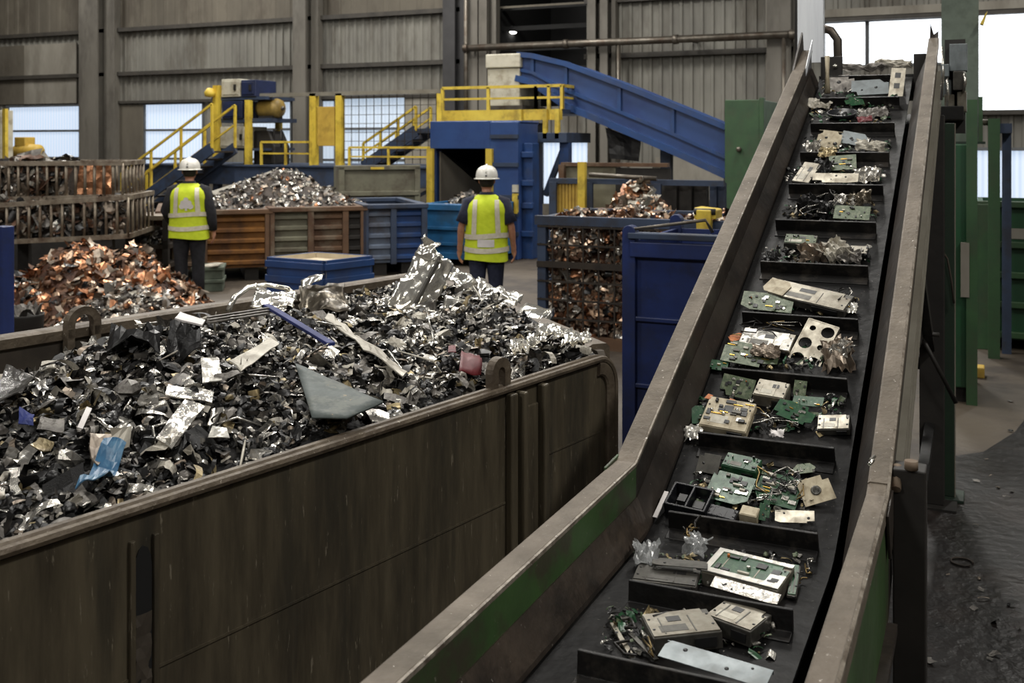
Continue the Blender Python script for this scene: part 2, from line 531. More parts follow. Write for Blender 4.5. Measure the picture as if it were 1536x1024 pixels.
# holes: (u0,u1,z0,z1)
wins = [(wu(13), wu(124), 1.0, ZH, 'pane_left'), (wu(160), wu(166), 1.3, ZH, 'pane_left'), (wu(218), wu(305), 1.0, ZH, 'pane_left'),
        (wu(372), wu(437), 1.0, ZH, 'pane_mid'), (wu(474), wu(503), 1.0, ZH, 'pane_mid'), (wu(512), wu(610), 1.0, ZH + .08, 'pane_mid'),
        (wu(815), wu(891), .5, wz(860, 213), 'pane_left'),
        (wu(1238), wu(1298), wz(1300, 97), wz(1300, 33), 'pane_white'), (wu(1304), wu(1412), wz(1300, 97), wz(1300, 33), 'pane_white'),
        (wu(1464), wu(1640), wz(1503, 165), wz(1503, 20), 'pane_white'), (wu(1462), wu(1640), .7, wz(1503, 226), 'pane_left')]
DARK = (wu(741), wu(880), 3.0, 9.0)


def corr(mb, u0, u1, z0, z1, y, per=0.26, dep=0.045):
    n = max(1, round((u1 - u0) / per))
    w = (u1 - u0) / n
    pts = []
    for i in range(n):
        x = u0 + i * w
        pts += [(x, y), (x + w * .58, y), (x + w * .66, y - dep), (x + w * .92, y - dep)]
    pts.append((u1, y))
    vs = [(x, yy, z0) for x, yy in pts] + [(x, yy, z1) for x, yy in pts]
    k = len(pts)
    mb.add(vs, [(i, i + 1, i + 1 + k, i + k) for i in range(k - 1)])


def clad(name, mt, u0, u1, z0, z1, holes, per=0.26, dep=.045, y=WS):
    us = sorted({u0, u1} | {min(max(h[i], u0), u1) for h in holes for i in (0, 1)})
    zs = sorted({z0, z1} | {min(max(h[i], z0), z1) for h in holes for i in (2, 3)})
    mb = MB()
    for a, b in zip(us, us[1:]):
        for c, d in zip(zs, zs[1:]):
            if b - a < 1e-4 or d - c < 1e-4:
                continue
            mu, mz = (a + b) / 2, (c + d) / 2
            if any(h[0] < mu < h[1] and h[2] < mz < h[3] for h in holes):
                continue
            corr(mb, a, b, c, d, y, per, dep)
    mb.bx(u0, u1, y + .06, y + .1, z0, z0 + .05)
    return struct(mb.build(name, mt))


holes = [w[:4] for w in wins] + [DARK]
clad('wall_north', 'cladding', -37, 9, ZS, ZG2, holes)
clad('wall_north', 'cladding_brown', -37, 9, ZG2, ZT, holes, .5, .02)
m = MB(); m.bx(-37, wu(815), WS - .12, WS + .1, 0, ZS); m.bx(wu(815), wu(891), WS - .12, WS + .1, 0, .5)
m.bx(wu(891), 9, WS - .12, WS + .1, 0, .7)
struct(m.build('wall_north_plinth', 'plinth'))
# plain sheets fixed over the cladding
m = MB()
for a, b, c, d in ((-37, wu(40), ZH + .1, ZG2 - .3), (wu(166), wu(218), 1.0, ZH)):
    m.bx(a, b, WS - .09, WS - .05, c, d)
struct(m.build('wall_patch_sheet', 'cladding_brown'))
m = MB()
m.bx(wu(40), wu(118), WS - .1, WS - .05, ZH + .1, ZG2 - .3)
m.bx(wu(610), wu(660), WS - .1, WS - .05, 1.2, ZH + .1)
m.bx(wu(985), wu(1087), WS - .12, WS - .05, .7, wz(1030, 236))
m.bx(wu(1150), wu(1190), WS - .12, WS - .05, .7, ZT)
m.bx(wu(1236), 9, WS - .1, WS - .05, wz(1300, 24), wz(1300, 12))
struct(m.build('wall_pale_sheet', 'cladding_pale'))
for i, w in enumerate(wins):
    u0, u1, z0, z1, pm = w
    m = MB(); m.bx(u0, u1, WS + .03, WS + .05, z0, z1)
    root = struct(m.build('window_%d' % (i + 1), pm))
    fr = MB()
    t = .05
    fr.bx(u0 - t, u0, WS - .07, WS + .02, z0, z1); fr.bx(u1, u1 + t, WS - .07, WS + .02, z0, z1)
    fr.bx(u0 - t, u1 + t, WS - .07, WS + .02, z1, z1 + t * 1.4); fr.bx(u0 - t, u1 + t, WS - .07, WS + .02, z0 - t, z0)
    if pm != 'pane_white' and u1 - u0 > .5 and z1 > 2.5:
        for zz in (2.46, 1.58):
            fr.bx(u0, u1, WS - .02, WS + .02, zz - .035, zz + .035)
    fr.build('window_frame', 'window_frame', root)
# girts and columns
m = MB()
for a, b in ((-37, wu(737)), (wu(880), wu(1195))):
    for z in (ZG2, ZG1):
        m.bx(a, b, WS - .2, WS - .045, z - .05, z + .07)
m.bx(wu(125), wu(660), WS - .16, WS - .045, ZH + .05, ZH + .13)
m.bx(wu(1236), 9, WS - .22, WS - .045, wz(1300, 32), wz(1300, 26))
m.bx(wu(1462), 9, WS - .22, WS - .045, wz(1500, 172), wz(1500, 165))
struct(m.build('trim_1', 'girt_steel'))
for i, (p0, p1, dm) in enumerate(((118, 146, 'column_grey'), (439, 458, 'column_grey'), (664, 682, 'column_dark'), (698, 716, 'column_grey'), (718, 730, 'column_grey'), (881, 893, 'column_grey'), (900, 911, 'column_grey'), (1150, 1186, 'column_grey'))):
    d = .55 if dm != 'cladding_pale' else .25
    a, b = on_s(p0, 100, WS - d).x, on_s(p1, 100, WS - d).x
    m = MB()
    w = b - a
    m.bx(a, b, WS - d, WS - d + .05, 0, ZT)
    m.bx(a + w * .4, a + w * .6, WS - d + .05, WS - .2, 0, ZT)
    m.bx(a, b, WS - .2, WS - .06, 0, ZT)
    m.bx(b + .02, b + .02 + w * .55, WS - .3, WS - .06, 0, ZT)
    struct(m.build('trim_%d' % (i + 2), dm))
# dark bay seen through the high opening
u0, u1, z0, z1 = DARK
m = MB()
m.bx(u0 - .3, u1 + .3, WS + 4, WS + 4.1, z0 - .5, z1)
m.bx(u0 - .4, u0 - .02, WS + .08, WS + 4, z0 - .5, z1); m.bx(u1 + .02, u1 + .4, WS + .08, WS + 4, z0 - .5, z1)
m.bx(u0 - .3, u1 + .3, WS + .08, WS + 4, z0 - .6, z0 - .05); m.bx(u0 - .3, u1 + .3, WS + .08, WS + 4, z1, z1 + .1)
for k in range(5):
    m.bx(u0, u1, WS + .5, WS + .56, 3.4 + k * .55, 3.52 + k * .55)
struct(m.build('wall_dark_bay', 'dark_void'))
p = on_s(765, 48, WS + 1.2)
h = thing('high_bay_lamp', 'small lit high bay lamp hanging in the dark wall opening', 'lamp', p)
MB().lathe([(.02, .5), (.02, .22), (.1, .16), (.2, 0), (.19, 0)], 16, p).build('lamp_shade', 'column_dark', h)
MB().lathe([(.17, -.01), (.17, -.03), (.05, -.05)], 16, p).build('lamp_lens', 'lamp_glow', h)
MB().tube([p + V((0, 0, .5)), (p[0], p[1], z1)], .012, 6).build('lamp_cable', 'dark_void', h)

# long pipe across the wall
a, b = on_s(699, 76, WS - .75), on_s(1200, 47, WS - .75)
pz = (a.z + b.z) / 2
a.z = b.z = pz
t = thing('overhead_pipe', 'long grey steel pipe running level across the far wall to the tall sheet', 'pipe', a)
m = MB(); m.tube([a, b], .09, 12)
for k in (.0, .33, .66, .98):
    q = a.lerp(b, k)
    m.tube([q - V((.06, 0, 0)), q + V((.06, 0, 0))], .115, 12)
m.build('pipe_run', 'pipe_steel', t)
m = MB()
for px in (928, 1176):
    q = on_s(px, 60, WS - .75)
    m.tube([(q.x, q.y, pz - .05), (q.x, q.y, .1)], .05, 8)
m.build('drop_pipe', 'pipe_steel', t)
m = MB()
for k in (.02, .35, .7, .97):
    q = a.lerp(b, k)
    m.bx(q.x - .03, q.x + .03, q.y, WS - .05, pz - .05, pz + .05)
m.build('pipe_bracket', 'girt_steel', t)
a = on_s(699, 30, WS - .7)
m = MB(); m.tube([(a.x, a.y, 0), (a.x, a.y, 8)], .06, 8); tag(m.build('riser_pipe', 'pipe_steel'), 'thin vertical pipe climbing the far wall beside the dark opening', 'pipe')


# ================================================================== MACHINERY ON THE PLATFORM
def rail_run(par, pts, h, n_posts, r=.024, mid=True, mt='yellow_paint'):
    """guard rail over a polyline of deck points: posts, top rail, mid rail (parts)"""
    pts = [V(p) for p in pts]
    up = V((0, 0, h))
    top = MB()
    for a, b in zip(pts, pts[1:]):
        top.bar(a + up, b + up, r * 2)
    top.build('top_rail', mt, par)
    if mid:
        mm = MB()
        for a, b in zip(pts, pts[1:]):
            mm.bar(a + up * .5, b + up * .5, r * 1.5)
        mm.build('mid_rail', mt, par)
    for a, b, n in zip(pts, pts[1:], n_posts):
        for k in range(n + 1):
            q = a.lerp(b, k / n)
            MB().bar(q, q + up, r * 2).build('post', mt, par)


SP = 19.5
A, B_ = on_s(203, 250, SP), on_s(648, 250, SP)
ZD = 1.5
t = thing('steel_platform', 'blue grey steel working platform on legs in front of the far windows', 'platform', (A.x, SP, 0))
m = MB(); m.bx(A.x, B_.x, SP, SP + .12, ZD - .42, ZD); m.bx(A.x, B_.x, SP + 2.4, SP + 2.5, ZD - .42, ZD)
m.bx(A.x, B_.x, SP - .05, SP + 2.5, ZD, ZD + .05)
m.build('deck', 'blue_slate', t, bevel=.01)
for px in (212, 318, 372, 452, 545, 640):
    q = on_s(px, 250, SP)
    for dy in (.2, 2.3):
        MB().bx(q.x - .08, q.x + .08, SP + dy - .08, SP + dy + .08, 0, ZD - .42).build('leg', 'blue_slate', t)
    MB().bar((q.x, SP + .2, .3), (q.x + 1.6, SP + .2, ZD - .45), .07).build('brace', 'blue_slate', t)

q0, q1, q2 = on_s(392, 213, SP + .1), on_s(466, 211, SP + .1), on_s(524, 221, SP + .1)
t = thing('guard_rail', 'low yellow guard rail on the platform edge below the navy motor', 'railing', (q0.x, SP, ZD))
rail_run(t, [(q0.x, SP + .1, ZD + .05), (q1.x, SP + .1, ZD + .05)], q0.z - ZD - .05, [2])
q3 = on_s(644, 221, SP + .1)
t = thing('guard_rail', 'low yellow guard rail on the platform edge under the mesh enclosure', 'railing', (q2.x, SP, ZD))
rail_run(t, [(q2.x, SP + .1, ZD + .05), (q3.x, SP + .1, ZD + .05)], q2.z - ZD - .05, [2])


def stair(label, name, foot, head, w, n, rail_h, side=0, stringer='blue_slate'):
    foot, head = V(foot), V(head)
    t = thing(name, label, 'stairs', foot)
    for dy in (0, w):
        o = V((0, dy, 0))
        MB().bar(foot + o, head + o, .06, .26, mi=0).build('stringer', stringer, t)
    for k in range(n):
        q = foot.lerp(head, (k + .5) / n)
        MB().bx(q.x - .13, q.x + .13, q.y, q.y + w, q.z - .02, q.z + .02).build('tread', 'mesh_steel', t)
    for dy in (0, w):
        o = V((0, dy, 0)); up = V((0, 0, rail_h))
        MB().bar(foot + o + up, head + o + up, .05).build('hand_rail', 'yellow_paint', t)
        MB().bar(foot + o + up * .55, head + o + up * .55, .038).build('mid_rail', 'yellow_paint', t)
        for k in range(4):
            q = foot.lerp(head, k / 3) + o
            MB().bar(q, q + up, .05).build('post', 'yellow_paint', t)
    return t


f0, f1 = on_s(183, 308, SP - .9), on_s(318, 222, SP - .9)
f0.z = .55
stair('yellow railed stair climbing to the platform behind the man in long sleeves', 'access_stair', (f0.x, SP - .9, .35), (f1.x, SP - .9, f1.z), .8, 9, 1.0)
MB().bx(f0.x - .7, f0.x + .1, SP - 1.0, SP + .1, .25, .35).build('stair_landing', 'blue_slate', thing('stair_landing_slab', 'blue grey landing at the foot of the yellow railed stair', 'platform', (f0.x - .3, SP - .5, 0)))
MB().bx(f0.x - .65, f0.x + .05, SP - .95, SP + .05, 0, .25).build('landing_base', 'dark_steel', bpy.data.objects['stair_landing_slab'])
f0, f1 = on_s(545, 248, SP + 1.0), on_s(624, 196, SP + 1.0)
t = stair('yellow railed stair rising to the upper landing beside the big blue machine', 'access_stair', (f0.x, SP + 1.0, ZD), (f1.x, SP + 1.0, f1.z), .7, 6, .55)
MB().bx(f1.x, f1.x + .5, SP + 1.0, SP + 1.7, f1.z - .05, f1.z + .05).build('upper_landing', 'blue_slate', t)
MB().bx(f1.x + .2, f1.x + .3, SP + 1.3, SP + 1.4, ZD, f1.z).build('landing_leg', 'blue_slate', t)

# control tower with cabinets
ST = 19.8
a, b = on_s(318, 250, ST), on_s(375, 250, ST)


def rect(px0, py0, px1, py1, S):
    p, q = on_s(px0, py0, S), on_s(px1, py1, S)
    return min(p.x, q.x), max(p.x, q.x), min(p.z, q.z), max(p.z, q.z)


t = thing('tower_frame', 'yellow post frame holding the stacked control cabinets on the platform', 'frame', (a.x, ST, ZD))
for p0, p1, y0 in ((319, 326, 128), (367, 373, 150)):
    x0, x1, z0, z1 = rect(p0, y0, p1, 250, ST - .15)
    MB().bx(x0, x1, ST - .15, ST, ZD + .05, z1).build('post', 'yellow_paint', t)
    MB().bx(x0, x1, ST + 1.0, ST + 1.15, ZD + .05, z1).build('post', 'yellow_paint', t)
x0, x1, z0, z1 = rect(318, 178, 403, 183, ST)
MB().bx(x0, x1, ST - .02, ST + 1.1, z0, z1).build('shelf', 'blue_slate', t)
zs1 = z1
x0, x1, z0, z1 = rect(318, 146, 400, 149, ST)
MB().bx(x0, x1, ST - .02, ST + 1.1, z0, z1).build('shelf', 'blue_slate', t)
zs2 = z1
x0, x1, z0, z1 = rect(318, 222, 400, 226, ST)
MB().bx(x0, x1, ST - .02, ST + 1.1, z0, z1).build('shelf', 'blue_slate', t)
zs3 = z1
x0, x1, z0, z1 = rect(314, 132, 320, 146, ST - .2)
MB().lathe([(.0, 0), (.11, .02), (.13, .12), (.06, .22), (0, .23)], 12, (x0 + .05, ST - .25, z0)).build('beacon', 'yellow_paint', t)


def cabinet(name, label, cat, px0, px1, py0, zb, mt, dep=.8, S=ST - .06, door=True):
    x0, x1, z0, z1 = rect(px0, py0, px1, 300, S)
    t = thing(name, label, cat, ((x0 + x1) / 2, S + dep / 2, zb))
    MB().bx(x0, x1, S, S + dep, zb, z1).build('cabinet_body', mt, t, bevel=.015)
    if door:
        d = MB(); d.bx(x0 + .04, x1 - .04, S - .02, S, zb + .05, z1 - .05)
        d = d.build('door', mt, t, bevel=.008)
        MB().bx(x1 - .16, x1 - .1, S - .05, S - .02, (zb + z1) / 2 - .06, (zb + z1) / 2 + .08).build('handle', 'dark_steel', d)
    return t


cabinet('control_cabinet', 'stained cream control cabinet at the top of the yellow post frame', 'cabinet', 332, 360, 119, zs2, 'cream_cabinet')
cabinet('control_cabinet', 'navy control cabinet at the top of the yellow post frame', 'cabinet', 361.5, 383, 120, zs2, 'navy_cabinet')
cabinet('control_cabinet', 'large navy machine cabinet on the middle shelf of the yellow frame', 'cabinet', 333, 363, 152, zs1, 'navy_cabinet')
cabinet('control_cabinet', 'large cream cabinet on the lowest shelf of the yellow frame', 'cabinet', 330, 369, 190, zs3, 'cream_cabinet')
x0, x1, z0, z1 = rect(377, 157, 403, 178, ST)
t = thing('drive_motor', 'rounded dull yellow drive motor beside the large navy cabinet', 'motor', ((x0 + x1) / 2, ST + .4, zs1))
zc = zs1 + .24
MB().lathe([(.1, -.32), (.2, -.3), (.24, -.2), (.24, .2), (.2, .3), (.06, .34)], 16, ((x0 + x1) / 2, ST + .4, zc), Matrix.Rotation(PI / 2, 3, 'Y')).build('motor_body', 'motor_ochre', t)
MB().bx((x0 + x1) / 2 - .2, (x0 + x1) / 2 + .2, ST + .2, ST + .6, zs1, zs1 + .06).build('motor_foot', 'dark_steel', t)
MB().lathe([(.05, 0), (.05, .14)], 10, (x1, ST + .4, zc), Matrix.Rotation(PI / 2, 3, 'Y')).build('shaft', 'pipe_steel', t)
x0, x1, z0, z1 = rect(380, 196, 412, 244, ST + .2)
t = thing('gearbox', 'dark slate gearbox with a loop handle standing on the platform by the yellow frame', 'machine', ((x0 + x1) / 2, ST + .5, ZD))
MB().prism([(x0, ST + .2, ZD + .05), (x1, ST + .2, ZD + .05), (x1, ST + .2, lerp(z0, z1, .5)), (lerp(x0, x1, .7), ST + .2, z1), (x0, ST + .2, z1)], (0, .6, 0)).build('gearbox_body', 'dark_steel', t, bevel=.03)
MB().tube([(x1 - .1, ST + .3, z1 - .3), (x1 - .1, ST + .3, z1 + .03), (x1 + .12, ST + .3, z1 + .03), (x1 + .12, ST + .3, z1 - .4)], .025, 6).build('handle', 'dark_steel', t)

# mesh enclosure with yellow posts
SE_ = 19.9
t = thing('mesh_enclosure', 'wire mesh safety enclosure with yellow posts and a yellow door panel on the platform', 'fence', (on_s(468, 240, SE_).x, SE_, ZD))
for p0, p1 in ((464, 473), (503, 512), (655, 662)):
    x0, x1, z0, z1 = rect(p0, 140, p1, 245, SE_)
    MB().bx(x0, x1, SE_, SE_ + .14, ZD + .05, z1).build('post', 'yellow_paint', t)
zt = on_s(500, 140, SE_).z
xa, xb = on_s(384, 140, SE_).x, on_s(660, 140, SE_).x
MB().bx(xa, xb, SE_, SE_ + .1, zt - .05, zt + .04).build('top_rail', 'chute_grey', t)
x0, x1, z0, z1 = rect(475, 160, 501, 219, SE_)
MB().bx(x0, x1, SE_ + .02, SE_ + .07, z0, z1).build('door_panel', 'yellow_panel', t, bevel=.01)
m = MB()
x0, x1 = on_s(514, 150, SE_).x, on_s(655, 150, SE_).x
k = 0
while x0 + k * .2 < x1:
    m.bx(x0 + k * .2 - .006, x0 + k * .2 + .006, SE_ + .05, SE_ + .062, ZD + .1, zt - .05); k += 1
z = ZD + .2
while z < zt:
    m.bx(x0, x1, SE_ + .05, SE_ + .062, z - .006, z + .006); z += .2
m.build('wire_mesh', 'mesh_steel', t)
# upper platform by the blue machine
SU = 18.0
x0, x1, z0, z1 = rect(663, 166, 803, 180, SU)
t = thing('upper_platform', 'yellow edged upper platform with yellow railing over the big blue machine', 'platform', ((x0 + x1) / 2, SU, z0))
zz0, zz1 = z0, z1 - .0
x2 = on_s(842, 172, SU).x
MB().bx(x0, x2, SU, SU + .06, zz0, zz1).build('edge_plate', 'yellow_paint', t)
MB().bx(x0, x2, SU + .06, SU + 2.0, zz1 - .08, zz1).build('deck', 'blue_slate', t)
hh = on_s(720, 131, SU).z - zz1
rail_run(t, [(x0, SU + .03, zz1), (x1, SU + .03, zz1), (x2, SU + .03, zz1)], hh, [2, 2], .028)
rail_run(t, [(x2, SU + .05, zz1), (x2, SU + 1.9, zz1)], hh, [2], .028)
for px in (782, 820, 838):
    a = on_s(px, 170, SU); b = on_s(px, 208, SU)
    MB().bar((a.x, SU - .06, zz1), (a.x, SU - .06, b.z), .08).build('drop_post', 'yellow_paint', t)
x0, x1, z0, z1 = rect(782, 199, 850, 214, SU - .1)
MB().bx(x0, x1, SU - .1, SU + 1.2, z0, z1).build('lower_deck', 'blue_slate', t, bevel=.01)
for px in (798, 846):
    a = on_s(px, 250, SU)
    MB().bx(a.x - .09, a.x + .09, SU, SU + .18, 0, z0).build('leg', 'blue_paint', t)
MB().bar((on_s(815, 1, SU).x, SU + .1, z0 - 1.0), (on_s(846, 1, SU).x, SU + .1, z0), .1).build('brace', 'blue_slate', t)
# cream cabinet on upper platform
zz = zz1
x0, x1, z0, z1 = rect(731, 82, 779, 152, SU + .5)
t = thing('drive_housing', 'tall cream drive housing at the head of the blue conveyor', 'cabinet', ((x0 + x1) / 2, SU + 1, zz))
MB().bx(x0, x1, SU + .5, SU + 1.6, zz, lerp(z0, z1, .7)).build('lower_casing', 'cream_cabinet', t, bevel=.02)
MB().bx(x0 - .02, x1 + .03, SU + .45, SU + 1.65, lerp(z0, z1, .71), z1).build('upper_casing', 'cream_cabinet', t, bevel=.02)
MB().bx(x0 + .02, x1 + .1, SU + .42, SU + 1.6, zz, zz + .1).build('plinth', 'pipe_steel', t)
# blue inclined conveyor at the back
SC = 18.6
topl = [(778, 82), (800, 84), (850, 96), (930, 126), (1010, 158), (1090, 191)]
botl = [(776, 118), (800, 124), (850, 160), (930, 193), (1010, 227), (1090, 264)]
T_ = [on_s(x, y, SC) for x, y in topl]
Bo = [on_s(x, y, SC) for x, y in botl]
t = thing('blue_incline_conveyor', 'bright blue covered conveyor sloping down from the cream drive housing', 'conveyor', T_[0])
m = MB()
for y0, y1 in ((SC, SC + .05), (SC + 1.2, SC + 1.25)):
    n = len(T_)
    vs = [(p.x, y, p.z) for y in (y0, y1) for p in T_ + Bo]
    fs = []
    for i in range(n - 1):
        fs += [(i, i + 1, n + i + 1, n + i), (2 * n + i, 3 * n + i, 3 * n + i + 1, 2 * n + i + 1), (i, 2 * n + i, 2 * n + i + 1, i + 1), (n + i, n + i + 1, 3 * n + i + 1, 3 * n + i)]
    fs += [(0, n, 3 * n, 2 * n), (n - 1, 2 * n + n - 1, 4 * n - 1, 2 * n - 1)]
    m.add(vs, fs)
m.build('side_panel', 'blue_bright', t)
m = MB()
up_ = [(p.x, SC - .05, p.z) for p in T_]
m.sweep([(-.05, -.05), (.06, -.05), (.06, .05), (-.05, .05)], up_, (0, -1, 0))
m.sweep([(-.05, -.05), (.09, -.05), (.09, .07), (-.05, .07)], [(p.x, SC - .03, p.z) for p in Bo], (0, -1, 0))
md = [(lerp(a.x, b.x, .62), SC - .02, lerp(a.z, b.z, .62)) for a, b in zip(T_, Bo)]
m.sweep([(-.02, -.03), (.05, -.03), (.05, .03), (-.02, .03)], md, (0, -1, 0))
m.build('side_channel', 'blue_paint', t)
for i in (1, 2, 3, 4):
    a, b = T_[i], V(md[i])
    MB().bar((a.x, SC - .04, a.z), (b.x + .0, SC - .04, b.z), .07, .05).build('stiffener', 'blue_paint', t)
m = MB()
n = len(T_)
m.add([(p.x, y, p.z - .15) for y in (SC, SC + 1.2) for p in T_], [(i, i + 1, n + i + 1, n + i) for i in range(n - 1)])
m.add([(p.x, y, p.z + .05) for y in (SC, SC + 1.2) for p in Bo], [(i, i + 1, n + i + 1, n + i) for i in range(n - 1)])
m.build('belt_pan', 'dark_steel', t)
x0, x1, z0, z1 = rect(908, 203, 962, 242, SC + .1)
MB().sheet((x0, SC + .1, z1 + .15), (x1, SC + .1, z1 - .1), (x1 - .05, SC + .1, z0), (x0 + .1, SC + .1, z0 + .05), 8, 6, .05, 3, 5).build('rubber_skirt', 'black_steel', t, solid=.02)
a = on_s(1000, 300, SC + .6)
MB().bx(a.x - .1, a.x + .1, SC + .5, SC + .7, 0, on_s(1000, 215, SC).z).build('leg', 'blue_slate', t)

# blue shredder housing
SM = 16.6
x0, x1, z0, z1 = rect(645, 182, 735, 305, SM)
x2 = on_s(777, 200, SM).x
zt = z1; zm = on_s(690, 223, SM).z; zl = on_s(690, 306, SM).z
t = thing('blue_shredder', 'big blue shredding machine with a dark open mouth behind the man in short sleeves', 'machine', ((x0 + x2) / 2, SM + 1, 0))
m = MB()
m.bx(x0, x1, SM, SM + .08, zm, zt)            # front hood
m.bx(x0, x2, SM + .08, SM + .95, zt - .06, zt)
m.bx(x1, x2, SM, SM + .9, 0, zt - .02); m.bx(x1, x1 + .1, SM + .9, SM + 2.2, 0, zt - .02); m.bx(x0, x1 + .1, SM + .95, SM + 2.2, zt - .06, zt)       # right body
m.bx(x0 - .02, x0 + .08, SM + .1, SM + 2.2, 0, zt)
m.bx(x0, x1, SM + 2.1, SM + 2.2, 0, zt)
m.bx(x0, x1, SM + .1, SM + 2.1, 0, zl - .3)
m.build('housing', 'blue_bright', t, bevel=.012)
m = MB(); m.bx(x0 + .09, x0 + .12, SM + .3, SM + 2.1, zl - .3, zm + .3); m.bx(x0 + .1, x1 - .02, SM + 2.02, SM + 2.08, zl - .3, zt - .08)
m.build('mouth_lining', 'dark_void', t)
m = MB()
m.prism([(x0 + .13, SM + .12, zl - .25), (x0 + .13, SM + .12, zm - .05), (x0 + .75, SM + 1.9, zl - .25)], (.03, 0, 0))
m.build('mouth_flap', 'cladding_brown', t)
for xx in (x0, x1 - .02):
    MB().bx(xx - .03, xx + .09, SM - .08, SM, zl, zm).build('yellow_post', 'yellow_paint', t)
for zz in (zt - .28, zm - .28, zm - .85, zl - .15, zl - .5):
    MB().bx(x1 + .02, x2 + .02, SM - .05, SM, zz - .035, zz + .035).build('side_rib', 'blue_slate', t)
xq = on_s(792, 250, SM).x
m = MB(); m.bx(x2, xq, SM + .2, SM + .5, 0, zm + .1)
for zz in (.4, .9, 1.3, 1.8):
    m.bx(x2, xq + .04, SM + .12, SM + .2, zz, zz + .1)
m.build('side_box', 'blue_paint', t, bevel=.01)
q = on_s(772, 300, SM - .06)
MB().bx(q.x - .05, q.x + .05, SM - .06, SM, on_s(772, 320, SM).z, on_s(772, 290, SM).z).build('warning_tab', 'yellow_paint', t)
MB().bx(q.x - .05, q.x + .05, SM - .06, SM, on_s(772, 288, SM).z, on_s(772, 277, SM).z).build('switch_box', 'cream_cabinet', t)

# yellow machine by the first window
t = thing('yellow_pump', 'small yellow motor unit standing in front of the first window of the far wall', 'machine', on_s(30, 240, 20))
x0, x1, z0, z1 = rect(15, 212, 52, 238, 20)
zc = (z0 + z1) / 2
MB().lathe([(.1, -.45), (.2, -.42), (.22, 0), (.2, .4), (.08, .44)], 14, ((x0 + x1) / 2, 20.2, zc - .05), Matrix.Rotation(PI / 2, 3, 'Y')).build('motor_body', 'yellow_panel', t)
MB().bx(x0 + .1, x0 + .5, 20.05, 20.4, zc + .1, zc + .35).build('terminal_box', 'yellow_panel', t, bevel=.02)
MB().bx(x0, x1, 20, 20.5, 0, zc - .22).build('pedestal', 'dark_steel', t, bevel=.02)
a = on_s(8, 200, 19.5)
t = thing('yellow_post', 'upright yellow post with a cream box at the edge beside the first window', 'post', (a.x, 19.5, 0))
MB().bx(a.x - .05, a.x + .05, 19.45, 19.55, 0, on_s(8, 163, 19.5).z).build('post_tube', 'yellow_paint', t)
MB().bx(a.x - .55, a.x - .06, 19.4, 19.8, 1.2, on_s(8, 165, 19.5).z).build('post_box', 'cream_cabinet', t, bevel=.02)
# ================================================================== SCRAP
def tmpl(kind, seed):
    """one small scrap piece about 1 unit across: (verts, faces)"""
    r = random.Random(seed)
    if kind == 'flake':
        nu, nv = 3, 3
        ang = r.uniform(.3, 1.9); asp = r.uniform(.5, 1.0)
        vs = []
        for j in range(nv + 1):
            for i in range(nu + 1):
                x = (i / nu - .5); y = (j / nv - .5) * asp
                if i in (0, nu) or j in (0, nv):
                    x += r.uniform(-.13, .13); y += r.uniform(-.13, .13)
                z = .35 * math.sin(x * ang * 2 + r.uniform(-.3, .3)) + .3 * y * y + r.uniform(-.07, .07)
                vs.append((x, y, z))
        fs = [(j * 4 + i, j * 4 + i + 1, j * 4 + i + 5, j * 4 + i + 4) for j in range(nv) for i in range(nu)]
    elif kind == 'strip':
        n = 7; w = r.uniform(.07, .16); a = r.uniform(-.5, .5); tw = r.uniform(-2.2, 2.2)
        vs = []
        for i in range(n + 1):
            t = i / n - .5
            c = V((t * 1.3, a * math.sin(t * 4), .3 * math.cos(t * 3 + a)))
            d = V((0, math.cos(tw * t), math.sin(tw * t))) * w * r.uniform(.8, 1.15)
            vs += [c - d, c + d]
        fs = [(2 * i, 2 * i + 2, 2 * i + 3, 2 * i + 1) for i in range(n)]
    elif kind == 'curl':
        n = 8; R = r.uniform(.25, .4); w = r.uniform(.25, .55); a1 = r.uniform(2.2, 4.6)
        vs = []
        for i in range(n + 1):
            a = a1 * i / n; rr = R * (1 + .25 * i / n)
            for s_ in (-1, 1):
                vs.append((rr * math.cos(a) + r.uniform(-.03, .03), s_ * w * .5 + r.uniform(-.06, .06) + .1 * i / n, rr * math.sin(a)))
        fs = [(2 * i, 2 * i + 2, 2 * i + 3, 2 * i + 1) for i in range(n)]
    elif kind == 'chunk':
        vs, fs = [], []
        n1, n2 = 4, 6
        sx, sy, sz = r.uniform(.35, .55), r.uniform(.3, .45), r.uniform(.18, .35)
        for j in range(n1 + 1):
            th = PI * j / n1
            for i in range(n2):
                ph = 2 * PI * i / n2
                q = 1 + r.uniform(-.28, .28)
                vs.append((sx * math.sin(th) * math.cos(ph) * q, sy * math.sin(th) * math.sin(ph) * q, sz * math.cos(th) * q))
        for j in range(n1):
            for i in range(n2):
                fs.append((j * n2 + i, j * n2 + (i + 1) % n2, (j + 1) * n2 + (i + 1) % n2, (j + 1) * n2 + i))
    else:                       # fold: two faces meeting at a crease
        w = r.uniform(.25, .4); l = r.uniform(.35, .55); h = r.uniform(.1, .35)
        vs = [(-l, -w, -h + r.uniform(-.06, .06)), (-l * .9, 0, h * .4), (-l, w, -h), (0, -w * 1.1, -h * .8), (0, 0, h * .6), (0, w * .9, -h),
              (l, -w, -h), (l * 1.1, .05, h * .3), (l * .9, w, -h + r.uniform(-.1, .1))]
        fs = [(0, 3, 4, 1), (1, 4, 5, 2), (3, 6, 7, 4), (4, 7, 8, 5)]
    return [V(v) for v in vs], fs


